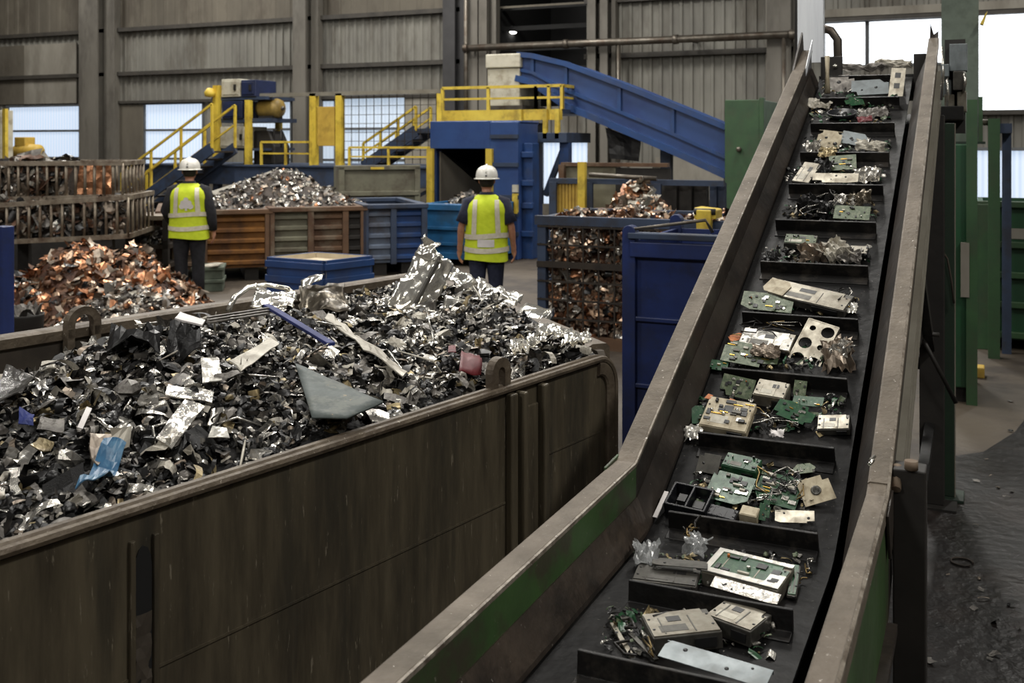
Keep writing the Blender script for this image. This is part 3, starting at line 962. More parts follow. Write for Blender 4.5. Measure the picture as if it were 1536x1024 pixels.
KINDS = ['flake', 'flake', 'flake', 'fold', 'fold', 'curl', 'strip', 'strip', 'chunk']
TPL = [tmpl(k, 100 + i) for i, k in enumerate(KINDS * 3)]
TPL_FLAT = [tmpl(k, 300 + i) for i, k in enumerate(['flake', 'fold', 'flake', 'curl', 'flake', 'chunk'] * 3)]
MESHCACHE = {}


def piece_mesh(ti, tpls, mt, size, key):
    k = (key, ti, mt)
    if k not in MESHCACHE:
        me = bpy.data.meshes.new('scrap_piece')
        vs, fs = tpls[ti]
        me.from_pydata([tuple(v) for v in vs], [], fs)
        me.materials.append(MATS[mt])
        me.polygons.foreach_set('use_smooth', [ti % 3 == 0] * len(fs))
        MESHCACHE[k] = me
    return MESHCACHE[k]


def rand_rot(rng, nrm, spread):
    q = V((0, 0, 1)).rotation_difference(nrm)
    e = Matrix.Rotation(rng.uniform(0, 2 * PI), 4, 'Z')
    ax = V((rng.uniform(-1, 1), rng.uniform(-1, 1), rng.uniform(-.3, .3)))
    return q.to_matrix().to_4x4() @ Matrix.Rotation(rng.gauss(0, spread), 4, ax.normalized()) @ e


def pick(rng, weights):
    t = rng.uniform(0, sum(w for _, w in weights))
    for m_, w in weights:
        t -= w
        if t <= 0:
            return m_
    return weights[-1][0]


def heap(name, label, cat, surf, nstuff, size, weights, basemat, seed, base=None, tpls=TPL, spread=.7, lift=.15, dens=None):
    """one 'stuff' mass of shards over surf(rng)->(point, normal)"""
    rng = random.Random(seed)
    mb = MB()
    ml = [m_ for m_, _ in weights] + [basemat]
    if base:
        base(mb, len(ml) - 1)
    for _ in range(nstuff):
        p, n = surf(rng)
        s = rng.uniform(*size) * (1.0 if rng.random() > .12 else 1.5)
        mt = pick(rng, weights)
        tv, tf = rng.choice(tpls)
        M4 = Matrix.Translation(p + n * s * rng.uniform(-.15, lift + .25)) @ rand_rot(rng, n, spread) @ Matrix.Diagonal((s, s, s * rng.uniform(.7, 1.2), 1))
        mb.add([M4 @ v for v in tv], tf, ml.index(mt), rng.random() < .4)
    o = mb.build(name, ml)
    return tag(o, label, cat, None, 'stuff')


def pieces(name, kinds, surf, n, size, seed, group, tpls=TPL, spread=.5, key='a', lift=.3):
    """countable scraps lying on top: kinds = [(material, weight, label, category)]"""
    rng = random.Random(seed)
    for _ in range(n):
        p, nm = surf(rng)
        k = pick(rng, [(i, kd[1]) for i, kd in enumerate(kinds)])
        mt, _, label, cat = kinds[k]
        ti = rng.randrange(len(tpls))
        s = rng.uniform(*size)
        o = bpy.data.objects.new(name, piece_mesh(ti, tpls, mt, s, key))
        o.matrix_world = Matrix.Translation(p + nm * s * lift * rng.uniform(.3, 1.1)) @ rand_rot(rng, nm, spread) @ Matrix.Diagonal((s, s, s, 1))
        COL.objects.link(o)
        tag(o, label, cat, group)


def mound(c, a, b, rot, h, seed, p=1.0, rough=.12):
    """elliptic mound on the floor; returns (surf, base)"""
    c = V(c)
    R = Matrix.Rotation(rot, 3, 'Z')

    def hf(x, y):
        r2 = (x / a) ** 2 + (y / b) ** 2
        r = math.sqrt(r2)
        w = max(0.0, 1 - r) ** p
        return h * w * (1 + rough * 2 * noise.noise(V((x * 1.4, y * 1.4, seed)))) + .01

    def P(x, y):
        q = R @ V((x, y, 0))
        return V((c.x + q.x, c.y + q.y, c.z + hf(x, y)))

    def surf(rng):
        while True:
            x, y = rng.uniform(-a, a), rng.uniform(-b, b)
            if (x / a) ** 2 + (y / b) ** 2 < .98:
                break
        e = .05
        n = (P(x + e, y) - P(x - e, y)).cross(P(x, y + e) - P(x, y - e)).normalized()
        return P(x, y), n

    def base(mb, mi):
        nr, na = 10, 28
        vs = [P(0, 0)]
        for i in range(1, nr + 1):
            for k in range(na):
                t = 2 * PI * k / na
                vs.append(P(a * i / nr * math.cos(t), b * i / nr * math.sin(t)))
        fs = [(0, 1 + k, 1 + (k + 1) % na) for k in range(na)]
        for i in range(nr - 1):
            for k in range(na):
                fs.append((1 + i * na + k, 1 + (i + 1) * na + k, 1 + (i + 1) * na + (k + 1) % na, 1 + i * na + (k + 1) % na))
        mb.add(vs, fs, mi, True)
    return surf, base


COPPERW = [('scrap_copper', 5), ('scrap_copper_pale', 2.5), ('scrap_rust', 4), ('scrap_taupe', 1.6), ('scrap_silver', .8), ('scrap_black', 1.2)]
GREYW = [('scrap_taupe', 5), ('scrap_silver', 2.5), ('scrap_grey', 4), ('scrap_copper', 1.4), ('scrap_black', 1.5), ('scrap_pale', 1.2)]
SILVW = [('scrap_silver', 3.5), ('scrap_grey', 4), ('scrap_taupe', 3), ('scrap_black', 2.5), ('scrap_copper', .8), ('scrap_pale', 1.5)]

# ================================================================== CONTAINER ROW
CL, CR = cp(*(( (240 - 768) / F * 15.0), 15.0)), cp(((640 - 768) / F * 16.2), 16.2)
cdir = (CR - CL).normalized()
CX = Matrix(((cdir.x, -cdir.y, 0, CL.x), (cdir.y, cdir.x, 0, CL.y), (0, 0, 1, 0), (0, 0, 0, 1)))
CLEN = (CR - CL).length


def along(px):                   # metres along the container fronts for a pixel column
    k = (px - 768) / F
    # ray X=kY in camera plan vs. line CL + t*cdir
    d = cp(k, 1.0)
    den = d.x * cdir.y - d.y * cdir.x
    return (CL.x * d.y - CL.y * d.x) / -(d.y * cdir.x - d.x * cdir.y) if abs(den) > 1e-9 else 0


def container(name, label, p0, p1, z0, z1, dep, panels, frame, ribs=5, group=None):
    """open-topped steel container: walls, front panels between posts, rim"""
    x0, x1 = along(p0), along(p1)
    t = thing(name, label, 'container', CX @ V(((x0 + x1) / 2, dep / 2, 0)), group=group)
    m = MB(); m.xf = CX
    m.bx(x0, x1, dep - .05, dep, z0, z1); m.bx(x0, x0 + .05, 0, dep, z0, z1); m.bx(x1 - .05, x1, 0, dep, z0, z1); m.bx(x0, x1, .05, dep, z0, z0 + .06)
    m.build('shell', frame, t)
    xs = [x0] + [along(p) for p, _ in panels]
    for i, (p, mt) in enumerate(panels):
        a, b = xs[i], xs[i + 1]
        m = MB(); m.xf = CX
        m.bx(a + .03, b - .03, .03, .07, z0, z1)
        for k in range(ribs):
            zz = z0 + (z1 - z0) * (k + .5) / ribs
            h = (z1 - z0) / ribs * .28
            m.prism([(a + .05, .03, zz - h), (a + .05, -.02, zz - h * .5), (a + .05, -.02, zz + h * .5), (a + .05, .03, zz + h)], (b - a - .1, 0, 0))
        m.build('front_panel', mt, t)
    for x in xs:
        m = MB(); m.xf = CX
        m.bx(x - .045, x + .045, -.05, .06, z0 - .02, z1 + .01)
        m.build('post', frame, t, bevel=.008)
    m = MB(); m.xf = CX
    for a in ((x0 - .05, x1 + .05, -.06, .08), (x0 - .05, x1 + .05, dep - .08, dep + .06), (x0 - .05, x0 + .08, .08, dep - .08), (x1 - .08, x1 + .05, .08, dep - .08)):
        m.bx(*a, z1, z1 + .07)
    m.build('rim', frame, t, bevel=.01)
    for x in (x0 + .25, x1 - .25):
        m = MB(); m.xf = CX
        m.bx(x - .1, x + .1, .1, dep - .1, 0, z0)
        m.build('skid', 'dark_steel', t)
    return t


container('scrap_container', 'rusty brown and orange ribbed container behind the man in long sleeves', 238, 404, .2, 1.0, 2.0, [(262, 'rust_brown'), (306, 'rust_brown'), (402, 'rust_orange')], 'rust_brown')
container('scrap_container', 'grey green and brown ribbed container in the middle of the row behind the blue crate', 407, 546, .2, 1.02, 2.0, [(466, 'grey_green_steel'), (518, 'rust_brown'), (545, 'dark_steel')], 'rust_brown')
container('scrap_container', 'ribbed blue and grey container at the end of the row next to the teal one', 548, 637, .2, 1.04, 2.0, [(590, 'blue_grey_steel'), (636, 'blue_paint')], 'blue_slate')
ctr = CX @ V((along(425), 1.0, .62))
ctr.z = .72
sf, bs = mound(ctr, 1.85, .93, math.atan2(cdir.y, cdir.x), .9, 3.1, .75)
heap('scrap_heap', 'heap of small mixed silver scrap rising over the container row', 'scrap heap', sf, 1900, (.045, .085), SILVW, 'heap_brown_dark', 5, bs, TPL_FLAT)
pieces('scrap_chip', [('scrap_silver', 4, 'small bright metal chip on the heap in the container row', 'scrap'), ('scrap_taupe', 3, 'small dull brownish metal chip on the heap in the container row', 'scrap')], sf, 90, (.07, .11), 6, 'metal chips on the heap in the container row', TPL_FLAT, key='c')
# grey sloping chute behind heap
m = MB()
a, b, c, d = at(300, 296, 17.0), at(414, 257, 17.6), at(420, 270, 16.9), at(318, 309, 16.4)
m.sheet(a, b, c, d, 6, 3, .02, 1, 3, smooth=True)
tag(m.build('sloping_chute', 'chute_grey', solid=.06), 'grey steel chute sloping up behind the silver scrap heap', 'chute')
x = at(355, 290, 16.95)
# grey box container behind
t = thing('grey_skip', 'grey steel container with framed panels standing behind the ribbed container row', 'container', cp((567 - 768) / F * 18.5, 18.5))
p0, p1 = at(511, 250, 18.2), at(628, 250, 18.6)
dd = (V((p1.x, p1.y, 0)) - V((p0.x, p0.y, 0))); ll = dd.length; dd.normalize()
GX = Matrix(((dd.x, -dd.y, 0, p0.x), (dd.y, dd.x, 0, p0.y), (0, 0, 1, 0), (0, 0, 0, 1)))
zt = p0.z
m = MB(); m.xf = GX
m.bx(0, ll, .05, .1, 0, zt - .03); m.bx(0, .05, .1, 1.0, 0, zt); m.bx(ll - .05, ll, .1, 1.0, 0, zt); m.bx(0, ll, .95, 1.0, 0, zt); m.bx(.05, ll - .05, .1, .95, .1, .15)
m.build('shell', 'grey_green_steel', t)
m = MB(); m.xf = GX
m.bx(-.03, ll + .03, 0, .1, zt - .06, zt + .02); m.bx(-.03, .07, 0, .1, 0, zt); m.bx(ll - .07, ll + .03, 0, .1, 0, zt); m.bx(0, ll, -.02, .08, zt - .52, zt - .44)
m.build('frame', 'grey_green_steel', t, bevel=.008)
m = MB(); m.xf = GX
m.bx(ll * .33, ll * .62, -.01, .05, zt - .62, zt - .57); m.bx(ll * .38, ll * .55, -.01, .0, zt - .05, zt - .01)
m.build('yellow_mark', 'yellow_paint', t)
# teal container
STL = 15.4
x0, x1 = on_s(636, 305, STL).x, on_s(730, 305, STL).x
z1 = on_s(690, 306, STL).z
t = thing('teal_container', 'bright teal blue container below the mouth of the blue shredder', 'container', ((x0 + x1) / 2, STL + .5, 0))
m = MB(); m.bx(x0, x1, STL, STL + .05, .1, z1); m.bx(x0, x0 + .05, STL, STL + 1.1, .1, z1); m.bx(x1 - .05, x1, STL, STL + 1.1, .1, z1); m.bx(x0, x1, STL + 1.05, STL + 1.1, .1, z1); m.bx(x0, x1, STL, STL + 1.1, .1, .15)
m.build('shell', 'teal_paint', t, bevel=.008)
m = MB()
for z, h in ((z1 - .06, .1), (.62, .05), (.36, .05), (.16, .1)):
    m.bx(x0 - .03, x1 + .03, STL - .05, STL + .02, z - h / 2, z + h / 2)
m.build('rib', 'teal_paint', t, bevel=.006)
MB().bx(x0 + .1, x0 + .25, STL + .1, STL + 1, 0, .1).build('skid', 'dark_steel', t); MB().bx(x1 - .25, x1 - .1, STL + .1, STL + 1, 0, .1).build('skid', 'dark_steel', t)
sf, bs = mound(V(((x0 + x1) / 2, STL + .56, z1 - .25)), (x1 - x0) * .5 - .06, .48, 0, .42, 9.2, .7)
heap('scrap_heap', 'low heap of dull scrap inside the teal blue container', 'scrap heap', sf, 260, (.06, .12), [('scrap_grey', 3), ('scrap_taupe', 3), ('scrap_black', 3), ('scrap_silver', .6)], 'heap_dark', 15, bs, TPL_FLAT)

# blue crate
ZC = .64
c0, c1, c2, c3 = [on_z(x, y, ZC) for x, y in ((400, 385), (486, 391), (559, 383), (480, 377))]
c3 = c0 + (c2 - c1)
t = thing('blue_crate', 'square blue steel crate with a cream inside in front of the container row', 'crate', (c0 + c2) / 2 - V((0, 0, ZC)))
for a, b in ((c0, c1), (c1, c2), (c2, c3), (c3, c0)):
    dn = V((0, 0, -ZC))
    inn = ((c0 + c2) / 2 - (a + b) / 2); inn.z = 0; inn = inn.normalized() * .03
    m = MB()
    m.prism([a, b, b + dn, a + dn], inn)
    for zz in (.04, .22, .40):
        q = V((0, 0, -zz)); r_ = V((0, 0, -zz - .08))
        m.prism([a + q, b + q, b + r_, a + r_], -inn * .9)
    m.build('side_panel', 'blue_paint', t, bevel=.004)
    m = MB(); m.prism([a + inn * 1.05 - V((0, 0, .005)), b + inn * 1.05 - V((0, 0, .005)), b + inn * 1.05 + dn, a + inn * 1.05 + dn], inn * .15); m.build('liner', 'cream_inside', t)
m = MB(); cc = (c0 + c2) / 2
m.prism([cc + (p - cc) * .94 - V((0, 0, .1)) for p in (c0, c1, c2, c3)], (0, 0, .03)); m.build('inner_tray', 'cream_inside', t)

# green crates by the first man
for (z0, z1, lab, mt) in ((0, .17, 'lower grey green crate of the pair beside the man in long sleeves', 'crate_green'), (.17, .34, 'upper grey green crate of the pair beside the man in long sleeves', 'crate_green')):
    a = on_z(300, 438, 0); b = on_z(334, 437, 0)
    t = thing('storage_crate', lab, 'crate', V(((a.x + b.x) / 2, (a.y + b.y) / 2 + .2, z0)), group='grey green crates')
    wx = (b - a); wx.z = 0
    L = wx.length; wx.normalize()
    X_ = Matrix(((wx.x, -wx.y, 0, a.x), (wx.y, wx.x, 0, a.y), (0, 0, 1, 0), (0, 0, 0, 1)))
    m = MB(); m.xf = X_ @ Matrix.Translation((-.1, 0, 0)); LL = L + .1
    m.bx(0, LL, 0, .5, z0, z1 - .04)
    m.build('crate_body', mt, t, bevel=.01)
    m = MB(); m.xf = X_ @ Matrix.Translation((-.1, 0, 0)); m.bx(-.02, LL + .02, -.02, .52, z1 - .05, z1); m.build('crate_lid', mt, t, bevel=.01)
q = on_z(300, 400, .35)
m = MB(); m.sheet(q + V((-.12, -.02, .012)), q + V((.22, .10, .012)), q + V((.16, .3, .02)), q + V((-.16, .18, .02)), 8, 5, .03, 4, 2)
tag(m.build('white_sheet', 'scrap_pale', solid=.015), 'crumpled pale sheet lying on top of the grey green crates', 'sheet')

# ================================================================== BAR-SIDED STILLAGES
def stillage(label, TL, TR, zt0, zb0, zt1, zb1, dep, nb, legs, mt='cage_steel'):
    """front face between TL and TR (plan points), top/bottom heights at either end; bars are its sides"""
    dx = V((TR.x - TL.x, TR.y - TL.y, 0)); L = dx.length; dx.normalize()
    X_ = Matrix(((dx.x, -dx.y, 0, TL.x), (dx.y, dx.x, 0, TL.y), (0, 0, 1, 0), (0, 0, 0, 1)))
    t = thing('bar_stillage', label, 'stillage', V((TL.x, TL.y, 0)) + dx * L / 2, group='bar sided stillages')
    for y in (0, dep):
        m = MB(); m.xf = X_
        m.bar((0, y, zt0), (L, y, zt1), .06); m.bar((0, y, zb0), (L, y, zb1), .06)
        m.build('rail', mt, t)
        for k in range(nb + 1):
            f_ = k / nb
            m = MB(); m.xf = X_
            m.tube([(L * f_, y, lerp(zb0, zb1, f_)), (L * f_, y, lerp(zt0, zt1, f_))], .02, 6)
            m.build('bar', mt, t)
    for x, zb, zt in ((0, zb0, zt0), (L, zb1, zt1)):
        m = MB(); m.xf = X_
        m.bar((x, 0, zb), (x, dep, zb), .06); m.bar((x, 0, zt), (x, dep, zt), .06)
        for k in range(1, 6):
            m.tube([(x, dep * k / 6, zb), (x, dep * k / 6, zt)], .02, 6)
        m.build('end_frame', mt, t)
    m = MB(); m.xf = X_
    m.prism([(0, 0, zb0 - .02), (L, 0, zb1 - .02), (L, dep, zb1 - .02), (0, dep, zb0 - .02)], (0, 0, .03)); m.build('base_tray', 'dark_steel', t)
    for x in legs:
        for y in (.06, dep - .06):
            m = MB(); m.xf = X_
            m.bx(x * L - .07, x * L + .07, y - .07, y + .07, 0, lerp(zb0, zb1, x) - .02); m.build('leg', 'dark_steel', t)
    return X_, L


a, b = at(-40, 360, 13.0), at(192, 353, 13.2)
sx, sl = stillage('lower bar sided steel stillage full of scrap standing over the copper heap', a, b, on_z(45, 308, 1).z * 0 + 2.05 - 95 * 13 / F, 2.05 - 150 * 13 / F, 2.05 - 81 * 13.2 / F, 2.05 - 139 * 13.2 / F, 1.3, 14, (.1, .86))
def boxsurf(X_, x0, x1, y0, y1, z, amp, seed):
    def surf(rng):
        x, y = rng.uniform(x0, x1), rng.uniform(y0, y1)
        zz = z + amp * noise.noise(V((x * 1.6, y * 1.6, seed)))
        if rng.random() < .5:
            return X_ @ V((x, y0, rng.uniform(z - .4, z))), (X_.to_3x3() @ V((0, -1, .4))).normalized()
        return X_ @ V((x, y, zz)), V((0, 0, 1))
    return surf


def fillbase(X_, x0, x1, y0, y1, z0, z1):
    def base(mb, mi):
        n = 14
        vs = []
        for j in range(5):
            for i in range(n + 1):
                x = lerp(x0, x1, i / n); y = lerp(y0, y1, j / 4)
                vs.append(X_ @ V((x, y, z1 + .1 * noise.noise(V((x * 1.6, y * 1.6, 4))))))
        fs = [(j * (n + 1) + i, j * (n + 1) + i + 1, (j + 1) * (n + 1) + i + 1, (j + 1) * (n + 1) + i) for j in range(4) for i in range(n)]
        mb.add(vs, fs, mi, True)
        vs = [X_ @ V((lerp(x0, x1, i / n), y0, z)) for z in (z0, z1 + .02) for i in range(n + 1)]
        mb.add(vs, [(i, i + 1, n + 2 + i, n + 1 + i) for i in range(n)], mi)
        vs = [X_ @ V((x1, lerp(y0, y1, i / 4), z)) for z in (z0, z1 + .02) for i in range(5)]
        mb.add(vs, [(i, i + 1, 6 + i, 5 + i) for i in range(4)], mi)
    return base


BROWNW = [('scrap_taupe', 4), ('scrap_grey', 4), ('scrap_black', 3), ('scrap_rust', 2.5), ('scrap_silver', 1.2), ('scrap_pale', .6)]
zb = 2.05 - 145 * 13 / F
heap('scrap_heap', 'dull brown scrap filling the lower bar sided stillage', 'scrap heap', boxsurf(sx, .1, sl - .1, .1, 1.2, zb + .44, .06, 1), 520, (.08, .17), BROWNW, 'heap_brown_dark', 21, fillbase(sx, .1, sl - .1, .14, 1.2, zb + .02, zb + .42), TPL_FLAT)
a, b = at(-30, 300, 13.25), at(184, 297, 13.45)
zt_ = 2.05 - 30 * 13.3 / F
stx, stl = stillage('upper bar sided steel stillage stacked on the lower one below the far windows', a, b, zt_, 2.05 - 84 * 13.25 / F, zt_, 2.05 - 80 * 13.45 / F, 1.1, 15, ())
zb = 2.05 - 82 * 13.3 / F
heap('scrap_heap', 'dull brown scrap piled behind the bars of the upper stillage', 'scrap heap', boxsurf(stx, .1, stl - .75, .1, 1.0, zb + .4, .08, 2), 420, (.08, .17), BROWNW, 'heap_brown_dark', 22, fillbase(stx, .1, stl - .75, .14, 1.0, zb + .02, zb + .38), TPL_FLAT)
m = MB(); m.xf = stx; m.sheet((stl - .66, .25, zb + .03), (stl - .2, .25, zb + .03), (stl - .22, .3, zb + .42), (stl - .62, .3, zb + .44), 6, 5, .05, 4, 3)
tag(m.build('rust_sheet', 'scrap_copper', solid=.02), 'orange copper coloured sheet standing behind the end bars of the upper stillage', 'sheet')
m = MB(); m.xf = stx; m.tube([(stl * .47, .3, zb), (stl * .46, .3, zb + .42)], .045, 8)
tag(m.build('white_pipe', 'white_label'), 'short white pipe standing behind the bars of the upper stillage', 'pipe')

# ------------------------------------------------------------------ heaps on the floor behind the skip
c = cp((135 - 768) / F * 12.0, 12.0)
sf, bs = mound(c, 1.5, 1.1, .3, .86, 1.7, .72)
heap('copper_heap', 'big heap of shiny copper scrap on the floor under the stillages', 'scrap heap', sf, 1700, (.06, .13), COPPERW, 'heap_copper_dark', 31, bs, TPL_FLAT)
pieces('copper_scrap', [('scrap_copper', 5, 'shiny orange copper piece on the big copper heap', 'scrap'), ('scrap_copper_pale', 2, 'pale rosy metal piece on the big copper heap', 'scrap'), ('scrap_taupe', 1.2, 'dull grey brown piece on the big copper heap', 'scrap')], sf, 120, (.09, .18), 32, 'pieces on the copper heap', TPL_FLAT, key='d')
c = cp((205 - 768) / F * 11.7, 11.7) ; 
sf2, bs2 = mound(cp((196 - 768) / F * 12.3, 12.3), .62, .6, .2, .84, 2.9, .75)
heap('copper_heap', 'second copper and grey scrap heap between the stillage leg and the man in long sleeves', 'scrap heap', sf2, 560, (.05, .11), [('scrap_taupe', 4), ('scrap_copper', 2.5), ('scrap_copper_pale', 2), ('scrap_rust', 3), ('scrap_silver', 1.5), ('scrap_black', 1)], 'heap_brown_dark', 33, bs2, TPL_FLAT)
sf, bs = mound(cp((205 - 768) / F * 10.9, 10.9), 1.0, .75, .2, .56, 5.2, .85)
heap('metal_heap', 'lower grey brown heap of small metal scraps just behind the skip', 'scrap heap', sf, 1300, (.04, .09), GREYW, 'heap_brown_dark', 34, bs, TPL_FLAT)
pieces('metal_scrap', [('scrap_taupe', 4, 'dull brownish metal scrap on the lower grey heap behind the skip', 'scrap'), ('scrap_silver', 2, 'bright silver scrap on the lower grey heap behind the skip', 'scrap'), ('scrap_copper', 1, 'small copper scrap on the lower grey heap behind the skip', 'scrap')], sf, 110, (.08, .15), 35, 'pieces on the lower grey heap', TPL_FLAT, key='e')
# blue post, grey drum
a = on_s(8, 340, 11.0)
q = cp((5 - 768) / F * 8.6, 8.6)
t = thing('blue_steel_post', 'thick dark blue steel post standing at the edge beside the copper heap', 'post', q)
zt_ = 2.05 - 124 * 8.6 / F
MB().bx(q.x - .07, q.x + .06, q.y - .06, q.y + .06, 0, zt_).build('post_tube', 'blue_deep', t, bevel=.008)
MB().bx(q.x - .12, q.x + .11, q.y - .11, q.y + .11, 0, .02).build('base_plate', 'blue_deep', t)
q = cp((38 - 768) / F * 9.4, 9.4)
t = thing('grey_bin', 'small dark grey bucket full of crushed foil between the blue post and the copper heap', 'bucket', q)
MB().lathe([(.13, 0), (.16, .48), (.165, .5), (.15, .5), (.14, .44)], 20, q).build('bucket_wall', 'dark_steel', t)
m = MB(); m.sheet(q + V((-.12, -.1, .46)), q + V((.12, -.1, .46)), q + V((.12, .1, .5)), q + V((-.12, .1, .5)), 6, 6, .12, 9, 4, ridge=True); m.build('crushed_foil', 'scrap_grey', t, solid=.004)

x0, x1 = at(-30, 300, 16.2), at(196, 300, 16.2)
t = thing('dark_container', 'low dark steel container on the floor behind the stillages', 'container', (x0 + x1) / 2 * 1.0)
t.location.z = 0; WM[t] = Matrix.Translation(t.location)
d = V((x1.x - x0.x, x1.y - x0.y, 0)); L = d.length; d.normalize()
X_ = Matrix(((d.x, -d.y, 0, x0.x), (d.y, d.x, 0, x0.y), (0, 0, 1, 0), (0, 0, 0, 1)))
m = MB(); m.xf = X_
m.bx(0, L, 0, .05, 0, .95); m.bx(0, L, 1.15, 1.2, 0, .95); m.bx(0, .05, .05, 1.15, 0, .95); m.bx(L - .05, L, .05, 1.15, 0, .95); m.bx(.05, L - .05, .05, 1.15, 0, .05)
m.build('shell', 'dark_steel', t)
m = MB(); m.xf = X_; m.bx(-.03, L + .03, -.04, .08, .92, 1.0); m.build('rim', 'rust_brown', t)
# low dark rack behind the first man
a, b = at(190, 322, 14.4), at(252, 322, 14.4)
t = thing('low_rack', 'dark steel rack of scrap between the stillages and the man in long sleeves', 'rack', V(((a.x + b.x) / 2, (a.y + b.y) / 2, 0)))
d = V((b.x - a.x, b.y - a.y, 0)); L = d.length; d.normalize()
X_ = Matrix(((d.x, -d.y, 0, a.x), (d.y, d.x, 0, a.y), (0, 0, 1, 0), (0, 0, 0, 1)))
for z in (.35, .62, 1.02):
    m = MB(); m.xf = X_; m.bx(0, L, 0, .8, z - .04, z + .02); m.build('shelf', 'mesh_steel' if z < 1 else 'cage_steel', t)
for x in (0, L - .08):
    for y in (0, .72):
        m = MB(); m.xf = X_; m.bx(x, x + .08, y, y + .08, 0, 1.0); m.build('leg', 'dark_steel', t)
sf = boxsurf(X_, .06, L - .06, .08, .7, .78, .05, 3)
heap('scrap_heap', 'dark scrap lying on the shelf of the low rack', 'scrap heap', lambda r: (lambda pn: (V((pn[0].x, pn[0].y, max(.66, pn[0].z))), pn[1]))(sf(r)), 120, (.08, .15), [('scrap_black', 4), ('scrap_grey', 3), ('scrap_silver', 1)], 'heap_dark', 41, None, TPL_FLAT)

# ================================================================== COPPER CAGE AND WHAT STANDS BEHIND IT
SG = 9.7
x0, x1 = on_s(806, 330, SG).x, on_s(1150, 330, SG).x
zt = on_s(812, 328, SG).z
t = thing('mesh_cage', 'blue framed wire mesh cage packed with copper scrap beside the short sleeved man', 'cage', ((x0 + x1) / 2, SG + .6, 0))
for x in (x0, x1 - .09):
    for y in (SG, SG + 1.3):
        MB().bx(x, x + .09, y, y + .09, 0, zt).build('post', 'blue_slate', t)
for y in (SG - .005, SG + 1.3):
    MB().bx(x0 - .03, x1 + .02, y, y + .09, zt - .06, zt + .03).build('top_rail', 'blue_slate', t)
for x in (x0, x1 - .08):
    MB().bx(x, x + .08, SG + .09, SG + 1.3, zt - .06, zt + .02).build('top_rail', 'blue_slate', t)
m = MB(); m.bx(x0, x1, SG - .01, SG + .06, .0, .12); m.build('bottom_rail', 'rust_brown', t)
zmid = on_s(860, 398, SG).z
m = MB(); m.bx(x0, x1, SG - .02, SG + .04, zmid - .03, zmid + .03); m.build('mid_rail', 'mesh_steel', t)
m = MB()
w = x1 - x0; n = round(w / .165)
for k in range(1, n):
    xx = x0 + w * k / n
    m.bx(xx - .008, xx + .008, SG, SG + .012, .1, zt - .05)
k = 1
while .1 + k * .185 < zt - .06:
    zz = .1 + k * .185
    m.bx(x0, x1, SG - .008, SG + .008, zz - .009, zz + .009); k += 1
m.build('front_mesh', 'mesh_steel', t)
m = MB()
for k in range(1, 8):
    yy = SG + 1.3 * k / 8
    m.bx(x0 + .03, x0 + .045, yy - .009, yy + .009, .1, zt - .05)
for k in range(1, 6):
    m.bx(x0 + .03, x0 + .045, SG, SG + 1.3, .1 + k * .185, .115 + k * .185)
m.build('side_mesh', 'mesh_steel', t)
m = MB(); m.bx(x0, x1, SG, SG + 1.36, .02, .06); m.build('base_tray', 'mesh_steel', t)


def cagesurf(rng):
    x = rng.uniform(x0 + .09, x1 - .1)
    if rng.random() < .72:
        z = rng.uniform(.1, zt - .03)
        return V((x, SG + .09, z)), V((0, -1, .25)).normalized()
    if rng.random() < .3:
        return V((x0 + .14, rng.uniform(SG + .15, SG + 1.2), rng.uniform(.1, zt - .15))), V((-1, 0, .2)).normalized()
    y = rng.uniform(SG + .15, SG + 1.2)
    return V((x, y, zt - .0 + .12 * noise.noise(V((x * 2, y * 2, 3))))), V((0, 0, 1))


def cagebase(mb, mi):
    mb.bx(x0 + .12, x1 - .12, SG + .16, SG + 1.22, .07, zt - .06, mi)


CGW = [('scrap_copper', 3), ('scrap_copper_pale', 5), ('scrap_rust', 3), ('scrap_taupe', 4), ('scrap_silver', 2.5), ('scrap_black', 1.5)]
heap('copper_fill', 'copper and brown scrap packed behind the wire of the blue framed cage', 'scrap heap', cagesurf, 2000, (.05, .1), CGW, 'heap_copper_dark', 51, cagebase, TPL_FLAT, .9, .05)
pieces('cage_scrap', [('scrap_copper', 3, 'shiny copper piece behind the wire of the blue framed cage', 'scrap'), ('scrap_copper_pale', 3, 'pale shiny metal piece behind the wire of the blue framed cage', 'scrap')], cagesurf, 70, (.07, .11), 52, 'pieces in the mesh cage', TPL_FLAT, key='f', lift=.05)
c = cp((960 - 768) / F * 11.9, 11.9)
sf, bs = mound(c, .62, .5, .2, 1.62, 7.7, .36, .05)
heap('copper_heap', 'tall peaked heap of pale copper scrap rising behind the mesh cage', 'scrap heap', sf, 800, (.07, .14), [('scrap_copper_pale', 4), ('scrap_copper', 2), ('scrap_pale', 2), ('scrap_taupe', 2), ('scrap_silver', 1.5), ('scrap_rust', 1)], 'heap_copper_dark', 53, bs, TPL_FLAT)
pieces('copper_scrap', [('scrap_copper_pale', 3, 'pale copper piece on the tall heap behind the mesh cage', 'scrap'), ('scrap_silver', 1, 'silver piece on the tall heap behind the mesh cage', 'scrap')], sf, 70, (.09, .16), 54, 'pieces on the tall heap behind the cage', TPL_FLAT, key='g')
